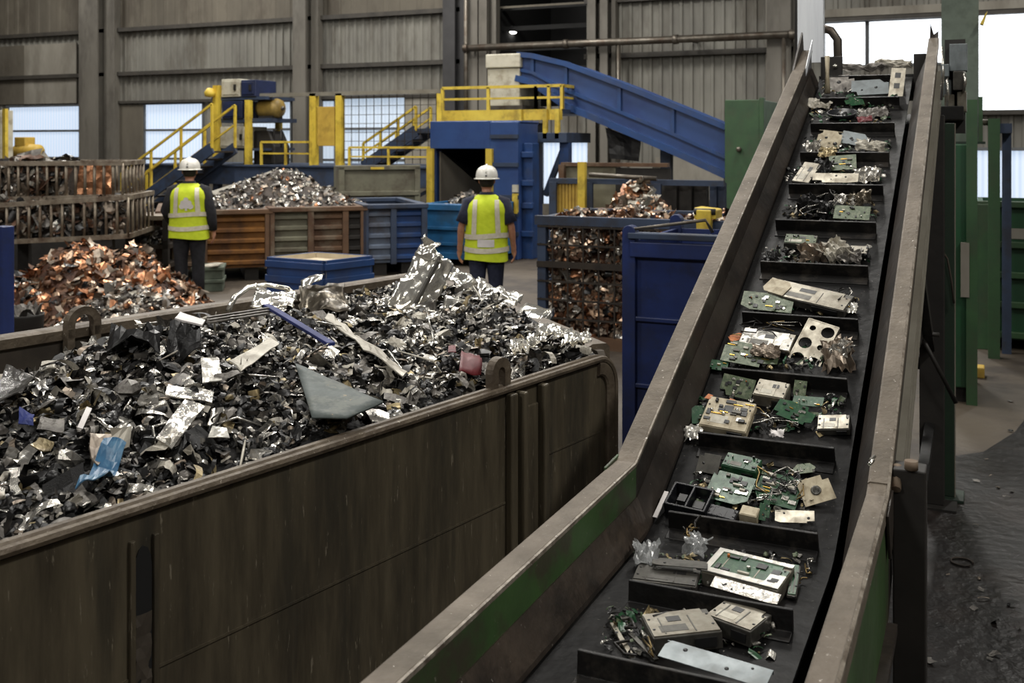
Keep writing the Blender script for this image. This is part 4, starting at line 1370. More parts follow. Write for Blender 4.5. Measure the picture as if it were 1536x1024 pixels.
# barred bay behind the cage
SB = 12.9
x0b, x1b = on_s(824, 250, SB).x, on_s(1086, 250, SB).x
t = thing('barred_bay', 'dark storage bay with upright bars and a yellow post behind the copper cage', 'rack', ((x0b + x1b) / 2, SB + .4, 0))
zt1 = on_s(850, 248, SB).z; zt2 = on_s(850, 273, SB).z
xa, xb = x0b, on_s(880, 250, SB).x
m = MB(); m.bx(xa, on_s(905, 1, SB).x, SB + .5, SB + .55, 0, zt1); m.build('back_sheet', 'grey_green_steel', t)
m = MB(); m.bx(xa - .02, on_s(986, 1, SB).x, SB + .46, SB + .58, zt1 - .02, zt1 + .03); m.bx(xa - .03, xa + .05, SB + .4, SB + .5, 0, zt1); m.build('frame', 'rust_brown', t)
m = MB(); m.bx(on_s(905, 1, SB).x, on_s(990, 1, SB).x, SB + .5, SB + .55, 0, zt1 - .04); m.build('dark_panel', 'dark_steel', t)
n = 10
for k in range(n + 1):
    xx = lerp(xa + .06, xb, k / n)
    MB().bx(xx - .018, xx + .018, SB, SB + .04, 0, zt2).build('bar', 'yellow_panel', t)
MB().bx(xa, on_s(1086, 1, SB).x, SB - .03, SB + .06, zt2 - .02, zt2 + .05).build('top_rail', 'blue_slate', t)
for px in (832, 886, 988):
    xx = on_s(px, 1, SB).x
    MB().bx(xx - .05, xx + .05, SB - .08, SB - .03, 0, zt2).build('post', 'blue_slate', t)
xx = on_s(878, 1, SB).x
MB().bx(xx - .05, xx + .05, SB - .16, SB - .08, 0, zt1 + .05).build('yellow_post', 'yellow_paint', t)
m = MB()
corr(m, on_s(990, 1, SB).x, on_s(1058, 1, SB).x, 0, zt2, SB + .2, .17, .07)
m.build('ribbed_panel', 'dark_steel', t)
m = MB(); corr(m, on_s(1060, 1, SB).x, x1b, 0, zt2 + .02, SB + .15, .12, .05); m.build('ribbed_panel', 'blue_slate', t)
a, b = on_s(884, 262, SB - .2), on_s(985, 268, SB - .2)
MB().tube([a, b], .03, 8).build('cross_pipe', 'pipe_steel', t)
a = on_s(962, 268, SB + .9)
t = thing('grey_hopper', 'pale grey tapered hopper standing behind the barred bay below the blue conveyor', 'hopper', (a.x, a.y + .2, 0))
x0h, x1h, z0h, z1h = rect(944, 246, 980, 272, SB + .9)
m = MB(); m.prism([(x0h, SB + .9, z1h), (x1h, SB + .9, z1h), (x1h - .06, SB + .9, z0h), (x0h + .06, SB + .9, z0h)], (0, .4, 0)); m.build('hopper_body', 'cladding_pale', t)
m = MB(); m.bx(x0h + .06, x1h - .06, SB + .95, SB + 1.25, 0, z0h); m.build('hopper_stand', 'dark_steel', t)
# yellow clamp on the cage
x0c, x1c, z0c, z1c = rect(1041, 311, 1074, 350, SG - .1)
t = thing('yellow_clamp', 'bright yellow lifting clamp hooked over the top rail of the copper cage', 'clamp', ((x0c + x1c) / 2, SG, z0c))
m = MB(); zz = lerp(z0c, z1c, .55)
m.prism([(x0c, SG - .1, z1c), (x1c, SG - .1, z1c - .02), (x1c, SG - .1, zz), (x1c - .07, SG - .1, zz), (x1c - .07, SG - .1, zz + .05), (x0c + .05, SG - .1, zz + .05), (x0c + .05, SG - .1, zz - .02), (x0c, SG - .1, zz)], (0, .26, 0))
m.build('jaw', 'yellow_paint', t, bevel=.012)
MB().bx(x0c + .03, x0c + .11, SG - .14, SG - .06, z0c, z1c - .02).build('arm', 'yellow_paint', t, bevel=.01)
MB().bx(x1c - .12, x1c - .04, SG - .14, SG - .06, z0c, z1c - .02).build('arm', 'yellow_paint', t, bevel=.01)
MB().lathe([(.03, 0), (.03, .2)], 10, ((x0c + x1c) / 2 - .1, SG - .1, zz + .07), Matrix.Rotation(PI / 2, 3, 'Y')).build('pin', 'dark_steel', t)

# deep blue container by the conveyor
SBB = 6.55
x0, x1 = on_s(934, 345, SBB).x, -1.2
zt = on_s(945, 351, SBB).z; ztp = on_s(942, 338, SBB).z
t = thing('blue_container', 'deep blue steel container standing between the skip and the conveyor', 'container', ((x0 + x1) / 2, SBB + .6, 0))
m = MB(); m.bx(x0 + .03, x1, SBB + .04, SBB + .07, .05, zt - .06); m.bx(x0 + .03, x0 + .06, SBB + .07, SBB + 1.2, .05, zt - .05); m.bx(x1 - .03, x1, SBB + .07, SBB + 1.2, .05, zt - .05); m.bx(x0 + .03, x1, SBB + 1.17, SBB + 1.2, .05, zt - .05); m.bx(x0 + .06, x1 - .03, SBB + .07, SBB + 1.17, .05, .09)
m.build('panel', 'blue_deep', t)
m = MB()
for z, h, d_ in ((zt - .1, .1, .05), (zt - .56, .03, .03), (zt - 1.0, .03, .03), (.1, .12, .05)):
    m.bx(x0 + .05, x1, SBB + .04 - d_, SBB + .04, z - h / 2, z + h / 2)
m.build('rib', 'blue_deep', t, bevel=.006)
m = MB(); m.bx(x0 + .04, x1, SBB - .02, SBB + .1, zt - .03, zt + .01); m.build('rim', 'blue_slate', t, bevel=.006)
for y in (SBB, SBB + 1.15):
    m = MB()
    n = 8
    poly = [(x0 - .005, y, 0), (x0 + .085, y, 0)] + [(x0 + .04 + .045 * math.cos(PI * k / n), y, ztp - .045 + .045 * math.sin(PI * k / n)) for k in range(n + 1)]
    m.prism(poly, (0, .09, 0)); m.build('post', 'blue_deep', t, bevel=.004)
MB().tube([(x0 + .06, SBB + .02, zt + .03), (lerp(x0, x1, .55), SBB + .1, zt + .1), (lerp(x0, x1, .6), SBB + .1, zt + .02)], .012, 6).build('latch_bar', 'pipe_steel', t)

# green machine cabinet that the blue conveyor runs into
SGN = 18.25
x0, x1, z0, z1 = rect(1087, 150, 1142, 290, SGN)
t = thing('green_cabinet', 'tall green machine casing at the lower end of the bright blue conveyor', 'cabinet', ((x0 + x1) / 2, SGN + .4, 0))
MB().bx(x0, x1, SGN, SGN + 1.9, 0, z1).build('casing', 'green_paint', t, bevel=.012)
MB().bx(x1 - .03, x1 + .05, SGN - .04, SGN + .1, .2, z1 + .03).build('corner_post', 'green_paint', t, bevel=.008)
q = on_s(1109, 224, SGN)
MB().lathe([(.045, 0), (.045, .07), (.015, .08)], 10, q, Matrix.Rotation(PI / 2, 3, 'X')).build('knob', 'pipe_steel', t)
# ================================================================== PEOPLE
def skin_mesh(name, verts, edges, radii, root, parent, mats, sub=1, extra=None, voxel=0.0, xf=None):
    me = bpy.data.meshes.new(name + '_skel')
    me.from_pydata([tuple(v) for v in verts], edges, [])
    o = bpy.data.objects.new(name + '_skel', me)
    COL.objects.link(o)
    md = o.modifiers.new('skin', 'SKIN'); md.use_smooth_shade = True
    lay = me.skin_vertices[0].data if me.skin_vertices else None
    if lay is None:
        import bmesh
        bm = bmesh.new(); bm.from_mesh(me); bm.verts.layers.skin.verify(); bm.to_mesh(me); bm.free()
        lay = me.skin_vertices[0].data
    for i, r in enumerate(radii):
        lay[i].radius = r if isinstance(r, tuple) else (r, r)
        lay[i].use_root = (i == root)
    s2 = o.modifiers.new('sub', 'SUBSURF'); s2.levels = sub; s2.render_levels = sub
    dg = bpy.context.evaluated_depsgraph_get()
    dg.update()
    ev = o.evaluated_get(dg)
    m2 = bpy.data.meshes.new_from_object(ev)
    vs = [tuple(v.co) for v in m2.vertices]
    fs = [tuple(p.vertices) for p in m2.polygons]
    bpy.data.objects.remove(o)
    mb = MB()
    mb.add(vs, fs, 0, True)
    if extra:
        extra(mb)
    if voxel:
        me3 = bpy.data.meshes.new(name)
        me3.from_pydata(mb.v, [], mb.f)
        o3 = bpy.data.objects.new(name, me3)
        COL.objects.link(o3)
        rm = o3.modifiers.new('rm', 'REMESH'); rm.mode = 'VOXEL'; rm.voxel_size = voxel; rm.use_smooth_shade = True
        sm = o3.modifiers.new('sm', 'SMOOTH'); sm.iterations = 4; sm.factor = .5
        dg = bpy.context.evaluated_depsgraph_get(); dg.update()
        m4 = bpy.data.meshes.new_from_object(o3.evaluated_get(dg))
        bpy.data.objects.remove(o3)
        mb = MB(); mb.add([tuple(v.co) for v in m4.vertices], [tuple(p.vertices) for p in m4.polygons], 0, True)
    return mb.build(name, mats, parent, local=True)


def loft(mb, rings, n=24, mi=0, cap=True):
    """rings: (centre, rx, ry, tangent or None)"""
    vs, fs = [], []
    for c, rx, ry, d in rings:
        c = V(c)
        if d is None:
            x, y = V((1, 0, 0)), V((0, 1, 0))
        else:
            d = V(d).normalized()
            x = V((0, 1, 0)).cross(d).normalized() if abs(d.y) < .9 else V((1, 0, 0))
            y = d.cross(x).normalized()
        for k in range(n):
            a = 2 * PI * k / n
            vs.append(c + x * rx * math.cos(a) + y * ry * math.sin(a))
    for i in range(len(rings) - 1):
        for k in range(n):
            a, b = i * n + k, i * n + (k + 1) % n
            fs.append((a, b, b + n, a + n))
    if cap:
        fs.append(tuple(range(n))[::-1]); fs.append(tuple((len(rings) - 1) * n + k for k in range(n)))
    mb.add(vs, fs, mi, True)


def limb(pts, rad, mb, n=14, cap=True):
    rings = []
    pts = [V(p) for p in pts]
    for i, p in enumerate(pts):
        d = pts[min(i + 1, len(pts) - 1)] - pts[max(0, i - 1)]
        r = rad[i]
        rings.append((p, r, r, d))
    loft(mb, rings, n, cap=cap)


def person(label, mtx, shirt, trousers, long_sleeves, arms, stance, band_z, hem, logo):
    t = thing('person', label, 'person', mtx=mtx)
    # body skeleton, facing +y
    vs = [(0, 0, .95), (0, -.01, 1.12), (0, -.015, 1.32), (0, -.01, 1.46), (0, .005, 1.53), (0, .025, 1.60)]
    rd = [(.13, .10), (.125, .09), (.145, .10), (.075, .065), .056, .062]
    ed = [(0, 1), (1, 2), (2, 3), (3, 4), (4, 5)]
    for sx, (el, wr) in zip((-1, 1), arms):
        b = len(vs)
        el, wr = V(el), V(wr)
        sh = V((sx * .175, -.01, 1.42))
        dv = (wr - el).normalized()
        palm = wr + dv * .085
        pts = [sh, sh.lerp(el, .5), el, el.lerp(wr, .35), wr, palm]
        vs += [tuple(p) for p in pts]
        rd += [.062, .05, .043, .044, (.03, .026), (.042, .02)]
        ed += [(2, b)] + [(b + i, b + i + 1) for i in range(5)]
        side = V((0, 1, 0)) if abs(dv.y) < .6 else V((-sx, 0, 0))
        side = (side - dv * side.dot(dv)).normalized()
        inn = dv.cross(side).normalized()
        if inn.x * sx > 0:
            inn = -inn
        for k, (off, ln) in enumerate(((.032, .072), (.011, .082), (-.011, .076), (-.032, .058))):
            f0 = palm + dv * .02 + side * off
            f1 = f0 + dv * ln * .5 + inn * .008
            f2 = f1 + dv * ln * .32 + inn * .018
            f3 = f2 + dv * ln * .2 + inn * .02
            c = len(vs)
            vs += [tuple(p) for p in (f0, f1, f2, f3)]
            rd += [.0105, .0095, .009, .008]
            ed += [(b + 5, c), (c, c + 1), (c + 1, c + 2), (c + 2, c + 3)]
        c = len(vs)
        t0 = wr + dv * .03 + side * .034; t1 = t0 + dv * .035 + side * .024 + inn * .01; t2 = t1 + dv * .032 + side * .006 + inn * .012
        vs += [tuple(t0), tuple(t1), tuple(t2)]; rd += [.014, .011, .009]; ed += [(b + 4, c), (c, c + 1), (c + 1, c + 2)]
    legs = []
    for sx, (kn, an) in zip((-1, 1), stance):
        b = len(vs)
        hp = V((sx * .09, 0, .90)); kn = V(kn); an = V(an)
        toe = an + V((sx * .02, .14, -.045))
        vs += [tuple(hp), tuple(hp.lerp(kn, .5)), tuple(kn), tuple(kn.lerp(an, .35)), tuple(an), tuple(toe)]
        rd += [.085, .075, .056, .054, .04, .034]
        ed += [(0, b)] + [(b + i, b + i + 1) for i in range(5)]
        legs.append((hp, kn, an, toe))

    def headparts(mb):
        mb.lathe([(0.02, -.115), (.045, -.11), (.062, -.085), (.073, -.04), (.078, .01), (.078, .05), (.068, .09), (.04, .115), (.01, .122)], 20, (0, .03, 1.665), None, 0, .98, 1.22)
        mb.lathe([(.004, -.03), (.017, -.022), (.012, .0), (.004, .035)], 8, (0, .128, 1.655), Matrix.Rotation(.25, 3, 'X'))   # nose
        mb.lathe([(.01, -.012), (.02, 0), (.01, .01)], 10, (0, .112, 1.605), None, 0, 1.3, .7)                               # mouth
        for sx in (-1, 1):
            mb.lathe([(.008, -.032), (.024, -.02), (.028, .012), (.012, .034)], 10, (sx * .08, .025, 1.655), None, 0, .5, 1.0)   # ears
    body = skin_mesh('body', vs, ed, rd, 0, t, 'skin', 1, headparts, .0065)
    for sx in (-1, 1):
        MB().lathe([(.002, -.011), (.01, -.005), (.0115, 0), (.01, .005), (.002, .011)], 10, (sx * .031, .113, 1.672)).build('eye', 'eye_white', t, local=True)
    # hair below the hat
    h = MB()
    h.lathe([(.06, -.075), (.076, -.05), (.083, 0), (.083, .05)], 20, (0, .012, 1.665), None, 0, .98, 1.12)
    h.build('hair', 'hair_dark', t, local=True)
    # hard hat
    hc = (0, .028, 1.70)
    hat = MB()
    hat.lathe([(.118, -.012), (.120, .005), (.119, .03), (.112, .065), (.093, .10), (.062, .124), (.025, .134), (.002, .136)], 28, hc, None, 0, 1.0, 1.18)
    hat.tube([V(hc) + V((0, 1.18 * .116 * math.cos(a), .012 + .128 * math.sin(a))) for a in [PI * k / 12 for k in range(1, 12)]], .012, 8)
    hat = hat.build('hard_hat', 'hat_white', t, local=True)
    br = MB()
    br.lathe([(.112, -.016), (.140, -.022), (.142, -.017), (.114, -.006)], 28, hc, None, 0, 1.0, 1.2)
    br.prism([V(hc) + V((x, y, -.02)) for x, y in ((-.10, .10), (.10, .10), (.075, .185), (.03, .20), (-.03, .20), (-.075, .185))], (0, 0, .007))
    br.build('brim', 'hat_white', hat, local=True)
    bd = MB()
    loft(bd, [((0, .02, 1.672), .088, .104, None), ((0, .02, 1.69), .09, .106, None)], 24)
    bd.build('head_band', 'hat_band', hat, local=True)
    kn_ = MB(); kn_.lathe([(.012, 0), (.012, .012), (.004, .016)], 10, V(hc) + V((0, -.136, .02)), Matrix.Rotation(PI / 2, 3, 'X'))
    kn_.build('adjuster_knob', 'hat_band', hat, local=True)
    # shirt
    s_ = MB()
    loft(s_, [((0, 0, .88), .185, .13, None), ((0, 0, 1.0), .18, .125, None), ((0, -.01, 1.2), .185, .125, None), ((0, -.015, 1.34), .20, .132, None), ((0, -.015, 1.43), .185, .118, None),
              ((0, -.01, 1.475), .125, .09, None), ((0, -.002, 1.51), .078, .074, None), ((0, .003, 1.535), .07, .068, None)], 28)
    for sx, (el, wr) in zip((-1, 1), arms):
        sh = V((sx * .165, -.01, 1.425)); el = V(el); wr = V(wr)
        if long_sleeves:
            limb([sh + V((-sx * .05, 0, .01)), sh + V((sx * .02, 0, -.02)), sh.lerp(el, .5), el, el.lerp(wr, .5), wr], [.07, .085, .076, .068, .06, .05], s_)
        else:
            limb([sh + V((-sx * .05, 0, .01)), sh + V((sx * .02, 0, -.02)), sh.lerp(el, .45), sh.lerp(el, .88)], [.07, .086, .08, .08], s_)
    s_.build('shirt', shirt, t, local=True)
    # trousers and boots
    tr = MB()
    loft(tr, [((0, 0, .80), .14, .115, None), ((0, 0, .90), .175, .125, None), ((0, 0, 1.0), .172, .12, None)], 24)
    for (hp, kn, an, toe), sx in zip(legs, (-1, 1)):
        limb([hp + V((0, 0, .03)), hp.lerp(kn, .35), kn, kn.lerp(an, .5), an + V((0, 0, -.01))], [.105, .102, .078, .074, .07], tr, 16)
    tr.build('trousers', trousers, t, local=True)
    for (hp, kn, an, toe), sx in zip(legs, (-1, 1)):
        b = MB()
        c = V((an.x, an.y, 0))
        d = V((toe.x - an.x, toe.y - an.y, 0)).normalized()
        sd = V((-d.y, d.x, 0))
        rings = [(-.07, .03, .075), (-.055, .04, .10), (0, .043, .12), (.07, .045, .085), (.13, .045, .06), (.17, .036, .048), (.19, .012, .03)]
        vs2, fs2 = [], []
        for (l, w, hgt) in rings:
            for k in range(10):
                a = 2 * PI * k / 10
                vs2.append(c + d * l + sd * w * math.cos(a) + V((0, 0, max(0, hgt / 2 + hgt / 2 * math.sin(a)))))
        for i in range(len(rings) - 1):
            for k in range(10):
                q, r_ = i * 10 + k, i * 10 + (k + 1) % 10
                fs2.append((q, r_, r_ + 10, q + 10))
        fs2 += [tuple(range(10)), tuple(60 + k for k in range(10))]
        b.add(vs2, fs2, 0, True)
        limb([an + V((0, 0, -.03)), an + V((0, 0, .08))], [.062, .064], b, 12)
        b.build('boot', 'boot', t, local=True)
    # hi-vis vest
    VR = [(hem, .238, .165, 0), (hem + .2, .232, .158, -.003), (1.18, .23, .155, -.012), (1.33, .232, .158, -.018), (1.41, .212, .145, -.018), (1.455, .165, .118, -.014), (1.49, .112, .094, -.006), (1.505, .098, .088, -.004)]

    def vr(z):
        for (a, b) in zip(VR, VR[1:]):
            if z <= b[0]:
                f_ = (z - a[0]) / (b[0] - a[0])
                return [lerp(a[i], b[i], f_) for i in (1, 2, 3)]
        return list(VR[-1][1:])
    vest = MB()
    rings = []
    vs2, fs2 = [], []
    n = 48; nz = 22
    for j in range(nz + 1):
        z = lerp(hem, 1.505, j / nz)
        rx, ry, cy = vr(z)
        for k in range(n):
            a = 2 * PI * k / n
            w = 1 + .02 * math.sin(3 * a + 6 * z) * (1 if z < 1.3 else .3) + .012 * noise.noise(V((math.cos(a) * 4, math.sin(a) * 4, z * 9)))
            vs2.append((rx * w * math.cos(a), cy + ry * w * math.sin(a), z + (.012 * math.sin(2 * a) if j == 0 else 0)))
    for j in range(nz):
        for k in range(n):
            a, b = j * n + k, j * n + (k + 1) % n
            fs2.append((a, b, b + n, a + n))
    vest.add(vs2, fs2, 0, True)
    vest = vest.build('vest', 'vest_lime', t, local=True)

    def patch(name, x0, x1, z0, z1, mt, front=False, shear=0.0):
        mb = MB(); nx = max(2, int((x1 - x0) / .012)); nzz = max(2, int((z1 - z0) / .03))
        vs3, fs3 = [], []
        for j in range(nzz + 1):
            z = lerp(z0, z1, j / nzz); rx, ry, cy = vr(z)
            rx *= 1.035; ry *= 1.045
            for i in range(nx + 1):
                x = lerp(x0, x1, i / nx) * (1 - shear * (z - z0) / max(1e-6, z1 - z0))
                y = ry * math.sqrt(max(0, 1 - (x / rx) ** 2)) + .004
                vs3.append((x, cy + (y if front else -y), z))
        for j in range(nzz):
            for i in range(nx):
                a = j * (nx + 1) + i
                fs3.append((a, a + 1, a + nx + 2, a + nx + 1))
        mb.add(vs3, fs3, 0, True)
        return mb.build(name, mt, vest, local=True)

    for bz in band_z:
        mb = MB(); vs3, fs3 = [], []
        for z in (bz - .028, bz + .028):
            rx, ry, cy = vr(z)
            for k in range(n):
                a = 2 * PI * k / n
                vs3.append(((rx * 1.035 + .004) * math.cos(a), cy + (ry * 1.045 + .004) * math.sin(a), z + .01 * math.sin(2 * a + bz * 9)))
        fs3 = [(k, (k + 1) % n, n + (k + 1) % n, n + k) for k in range(n)]
        mb.add(vs3, fs3, 0, True)
        mb.build('reflective_band', 'tape_silver', vest, local=True)
    for sx in (-1, 1):
        for fr in (False, True):
            a, b = sorted((sx * .105, sx * .158))
            patch('reflective_strap', a, b, band_z[0] + .02, 1.452, 'tape_silver', fr, .12)
    if logo == 'label':
        patch('back_label', -.09, .09, band_z[1] + .035, band_z[0] - .035, 'white_label')
    else:
        lg = MB()
        rx, ry, cy = vr(1.2)
        for x, z, r in ((0, 1.30, .028), (-.03, 1.255, .036), (.03, 1.255, .036), (-.05, 1.21, .034), (.05, 1.21, .034), (0, 1.22, .04)):
            vs3 = []
            for k in range(14):
                a = 2 * PI * k / 14
                px, pz = x + r * math.cos(a), z + r * math.sin(a)
                rx, ry, cy = vr(pz)
                vs3.append((px, cy - ry * 1.05 * math.sqrt(1 - (px / rx / 1.035) ** 2) - .006 - r * .05, pz))
            lg.add(vs3, [tuple(range(14))[::-1]])
        lg.add([(px, vr(pz)[2] - vr(pz)[1] * 1.05 - .004, pz) for px, pz in ((-.014, 1.155), (.014, 1.155), (.01, 1.22), (-.01, 1.22))], [(0, 1, 2, 3)])
        lg.build('back_emblem', 'white_label', vest, local=True)
    return t


P1 = cp((284 - 768) / F * 13.7, 13.7)
person('man with long dark sleeves and lime vest, back turned, beside the copper heap',
       Matrix.Translation(P1) @ Rz(YAW + .08) @ Matrix.Scale(1.012, 4) @ Matrix.Diagonal((1.1, 1.05, 1, 1)), 'cloth_black', 'cloth_black', True,
       [((-.262, -.03, 1.15), (-.255, .16, 1.0)), ((.255, -.04, 1.14), (.275, .0, .89))],
       [((-.10, .02, .49), (-.085, -.01, .09)), ((.10, .02, .49), (.105, .01, .09))], (1.10, .925), .785, 'emblem')
P2 = cp((730 - 768) / F * 11.5, 11.5)
person('man with short navy sleeves and lime vest, back turned, before the teal container',
       Matrix.Translation(P2) @ Rz(YAW - .03) @ Matrix.Scale(.985, 4) @ Matrix.Diagonal((1.04, 1.04, 1, 1)), 'cloth_navy', 'cloth_denim', False,
       [((-.272, -.03, 1.15), (-.295, .05, .89)), ((.268, -.03, 1.15), (.29, .04, .90))],
       [((-.10, .02, .49), (-.10, -.01, .09)), ((.10, .02, .49), (.105, .0, .09))], (1.045, .89), .765, 'label')

# ================================================================== THE BIG SKIP
KB = V((0.4, 4.0)); KA = V((-.589, -.808)); KW = V((-.355, .935))
KL, KWID, KH = 3.3, 2.65, 1.25


def kp(t, w, z):
    q = KB + KA * t + KW * w
    return cp(q.x, q.y, z)


nA = (kp(1, 0, 0) - kp(0, 0, 0)).normalized()       # along the long side
nW = (kp(0, 1, 0) - kp(0, 0, 0)).normalized()       # across
oN = V((-nA.y, nA.x, 0));
if oN.dot(nW) > 0:
    oN = -oN                                       # outward from the near long side
oE = V((nW.y, -nW.x, 0))
if oE.dot(nA) > 0:
    oE = -oE                                       # outward from the end
t_ = thing('scrap_skip', 'huge worn brown steel skip heaped with shredded metal, its long side along the conveyor', 'skip', kp(1.6, 1.3, 0))
SK = t_
# near long wall with rounded upper corner
R = .13
arc = [(R - R * math.sin(PI / 2 * k / 8), KH - R + R * math.cos(PI / 2 * k / 8)) for k in range(9)]
poly = [kp(a, 0, z) for a, z in [(KL, 0), (KL, KH - .03)] + [(a_, z_ - .03) for a_, z_ in arc] + [(0, 0)]]
m = MB(); m.prism(poly, -oN * .03)
m.build('side_wall', 'skip_wall', SK)
path = [kp(KL, 0, KH)] + [kp(a_, 0, z_) for a_, z_ in arc] + [kp(0, 0, KH - .5), kp(0, 0, .1)]
prof = [(-.034, -.03), (-.034, -.006), (-.028, 0), (-.010, .001), (-.005, -.007), (.003, -.007), (.007, .0), (.015, -.003), (.019, -.012), (.015, -.022), (.0, -.026)]
m = MB(); m.sweep(prof, path, oN)
m.build('near_rim', 'skip_rim', SK)
m = MB(); m.sweep([(-.002, -.075), (-.002, -.02), (.010, -.02), (.014, -.03), (.014, -.068), (.008, -.075)], [kp(a_, 0, z_) for a_, z_ in arc] + [kp(0, 0, KH - .5), kp(0, 0, .1)], oN)
m.build('corner_frame', 'skip_rim', SK)
m = MB(); m.prism([kp(KL, KWID, .08), kp(KL, KWID, KH - .02), kp(0, KWID, KH - .02), kp(0, KWID, .08)], oN * .03)
m.prism([kp(0, 0, .08), kp(0, 0, KH - .14), kp(0, .1, KH - .02), kp(0, KWID, KH - .02), kp(0, KWID, .08)], -oE * .03)
m.prism([kp(KL, 0, .08), kp(KL, 0, KH - .02), kp(KL, KWID, KH - .02), kp(KL, KWID, .08)], oE * .03)
m.prism([kp(KL, 0, .08), kp(0, 0, .08), kp(0, KWID, .08), kp(KL, KWID, .08)], (0, 0, .03))
m.build('inner_wall', 'skip_inside', SK)
prof2 = [(-.05, -.05), (-.05, -.01), (-.03, .0), (.03, .0), (.045, -.015), (.045, -.08), (.0, -.08)]
m = MB(); m.sweep(prof2, [kp(KL, KWID, KH), kp(0, KWID, KH)], -oN)
m.build('far_rim', 'skip_rim', SK)
m = MB(); m.sweep(prof2, [kp(0, .14, KH), kp(0, KWID, KH)], oE)
m.build('end_rim', 'skip_rim', SK)
# stiffeners on the near wall
for a_, w_, d_ in ((.70, .035, .03), (.655, .02, .045), (.52, .03, .035)):
    m = MB(); m.prism([kp(a_ - w_ / 2, 0, .1), kp(a_ - w_ / 2, 0, KH - .028), kp(a_ + w_ / 2, 0, KH - .028), kp(a_ + w_ / 2, 0, .1)], oN * d_)
    m.build('stiffener', 'skip_wall', SK, bevel=.006)
m = MB(); m.prism([kp(.54, 0, .1), kp(.54, 0, KH - .09), kp(.66, 0, KH - .09), kp(.66, 0, .1)], oN * .012); m.build('stiffener_plate', 'skip_wall', SK, bevel=.004)
for z in (.86,):
    m = MB(); m.prism([kp(KL, 0, z), kp(.72, 0, z), kp(.72, 0, z + .006), kp(KL, 0, z + .006)], oN * .004); m.build('weld_seam', 'skip_wall', SK)
    m = MB(); m.prism([kp(.49, 0, z + .1), kp(.1, 0, z + .1), kp(.1, 0, z + .106), kp(.49, 0, z + .106)], oN * .004); m.build('weld_seam', 'skip_wall', SK)
# dark slot (a worn pocket in the wall)
tc = 2.085
poly = [(tc - .022, .1), (tc - .022, 1.10)] + [(tc - .022 * math.cos(PI * k / 6), 1.10 + .05 * math.sin(PI * k / 6)) for k in range(1, 6)] + [(tc + .022, 1.10), (tc + .022, .1)]
m = MB(); m.prism([kp(a, 0, z) + oN * .001 for a, z in poly], oN * .003)
m.build('lifting_slot', 'dark_void', SK)
m = MB()
for s_ in (-1, 1):
    m.prism([kp(tc + s_ * .03 - .007, 0, .1), kp(tc + s_ * .03 - .007, 0, 1.17), kp(tc + s_ * .03 + .007, 0, 1.17), kp(tc + s_ * .03 + .007, 0, .1)], oN * .012)
m.build('slot_edge', 'skip_wall', SK, bevel=.003)
m = MB(); m.sheet(kp(tc - .02, 0, .75) + oN * .006, kp(tc + .02, 0, .75) + oN * .006, kp(tc + .022, 0, 1.0) + oN * .006, kp(tc - .02, 0, 1.0) + oN * .006, 3, 10, .006, 30, 3); m.build('slot_grime', 'skip_inside', SK)
# arched lifting lugs


def lug(base, along_, out_, w, h, th, r_):
    """inverted U plate"""
    n = 10
    outer = [(-w / 2, -h * .45)] + [(-w / 2 * math.cos(PI * k / n), h - w / 2 + w / 2 * math.sin(PI * k / n)) for k in range(n + 1)] + [(w / 2, -h * .45)]
    wi = w / 2 - r_
    inner = [(wi, -h * .45)] + [(wi * math.cos(PI * k / n), h - w / 2 + wi * math.sin(PI * k / n)) for k in range(n + 1)] + [(-wi, -h * .45)]
    mb = MB()
    for i in range(len(outer) - 1):
        a, b = outer[i], outer[i + 1]
        c, d = inner[len(inner) - 2 - i], inner[len(inner) - 1 - i]
        q = [base + along_ * p[0] + V((0, 0, p[1])) for p in (a, b, c, d)]
        mb.prism(q, out_ * th)
    return mb


lug(kp(.735, 0, KH + .0) - oN * .03, nA, oN, .1, .095, .03, .032).build('lifting_lug', 'skip_rim', SK)
fw = kp(2.60, KWID, KH) + oN * .06
tl = 2.37
lug(kp(tl, KWID, KH + .0) + oN * .05, nA, oN, .16, .09, .04, .035).build('lifting_lug', 'skip_rim', SK)
m = MB()
for s_ in (-1, 1):
    q = kp(tl + s_ * .062, KWID, KH) + oN * .05
    m.prism([q + nA * -.0175 + V((0, 0, -.26)), q + nA * .0175 + V((0, 0, -.26)), q + nA * .0175, q + nA * -.0175], oN * .04)
m.build('lug_leg', 'skip_rim', SK, bevel=.003)

# ------------------------------------------------------------------ heap in the skip
CREST = [(0, .03), (.2, .015), (.5, -.02), (1.0, .03), (1.5, .11), (2.0, .135), (2.25, .11), (2.5, .05), (3.3, -.06)]
E0 = [(0, -.03), (.8, -.03), (1.5, -.03), (2.2, -.10), (3.3, -.22)]
E1 = [(0, .0), (.8, -.05), (1.5, -.16), (2.1, -.3), (2.6, -.36), (3.3, -.4)]


def hz(t, w):
    c, e0, e1 = interp(t, CREST), interp(t, E0), interp(t, E1)
    wc = 1.25
    if w < wc:
        f_ = w / wc
        z = lerp(e0, c, math.sin(f_ * PI / 2))
    else:
        f_ = (w - wc) / (KWID - wc)
        z = lerp(c, e1, f_ * f_ * (3 - 2 * f_))
    return KH + z + .045 * noise.noise(V((t * 3.1, w * 3.1, 4))) + .02 * noise.noise(V((t * 9, w * 9, 2)))


def hpt(t, w):
    return kp(t, w, hz(t, w))


def hn(t, w):
    e = .03
    n = (hpt(t + e, w) - hpt(t - e, w)).cross(hpt(t, w + e) - hpt(t, w - e)).normalized()
    return n if n.z > 0 else -n


def hsurf(rng):
    while True:
        t, w = rng.uniform(.1, 3.2), rng.uniform(.1, 2.4)
        # favour what is near the viewer
        if rng.random() < 1 - .25 * w / 2.4:
            break
    return hpt(t, w), hn(t, w)


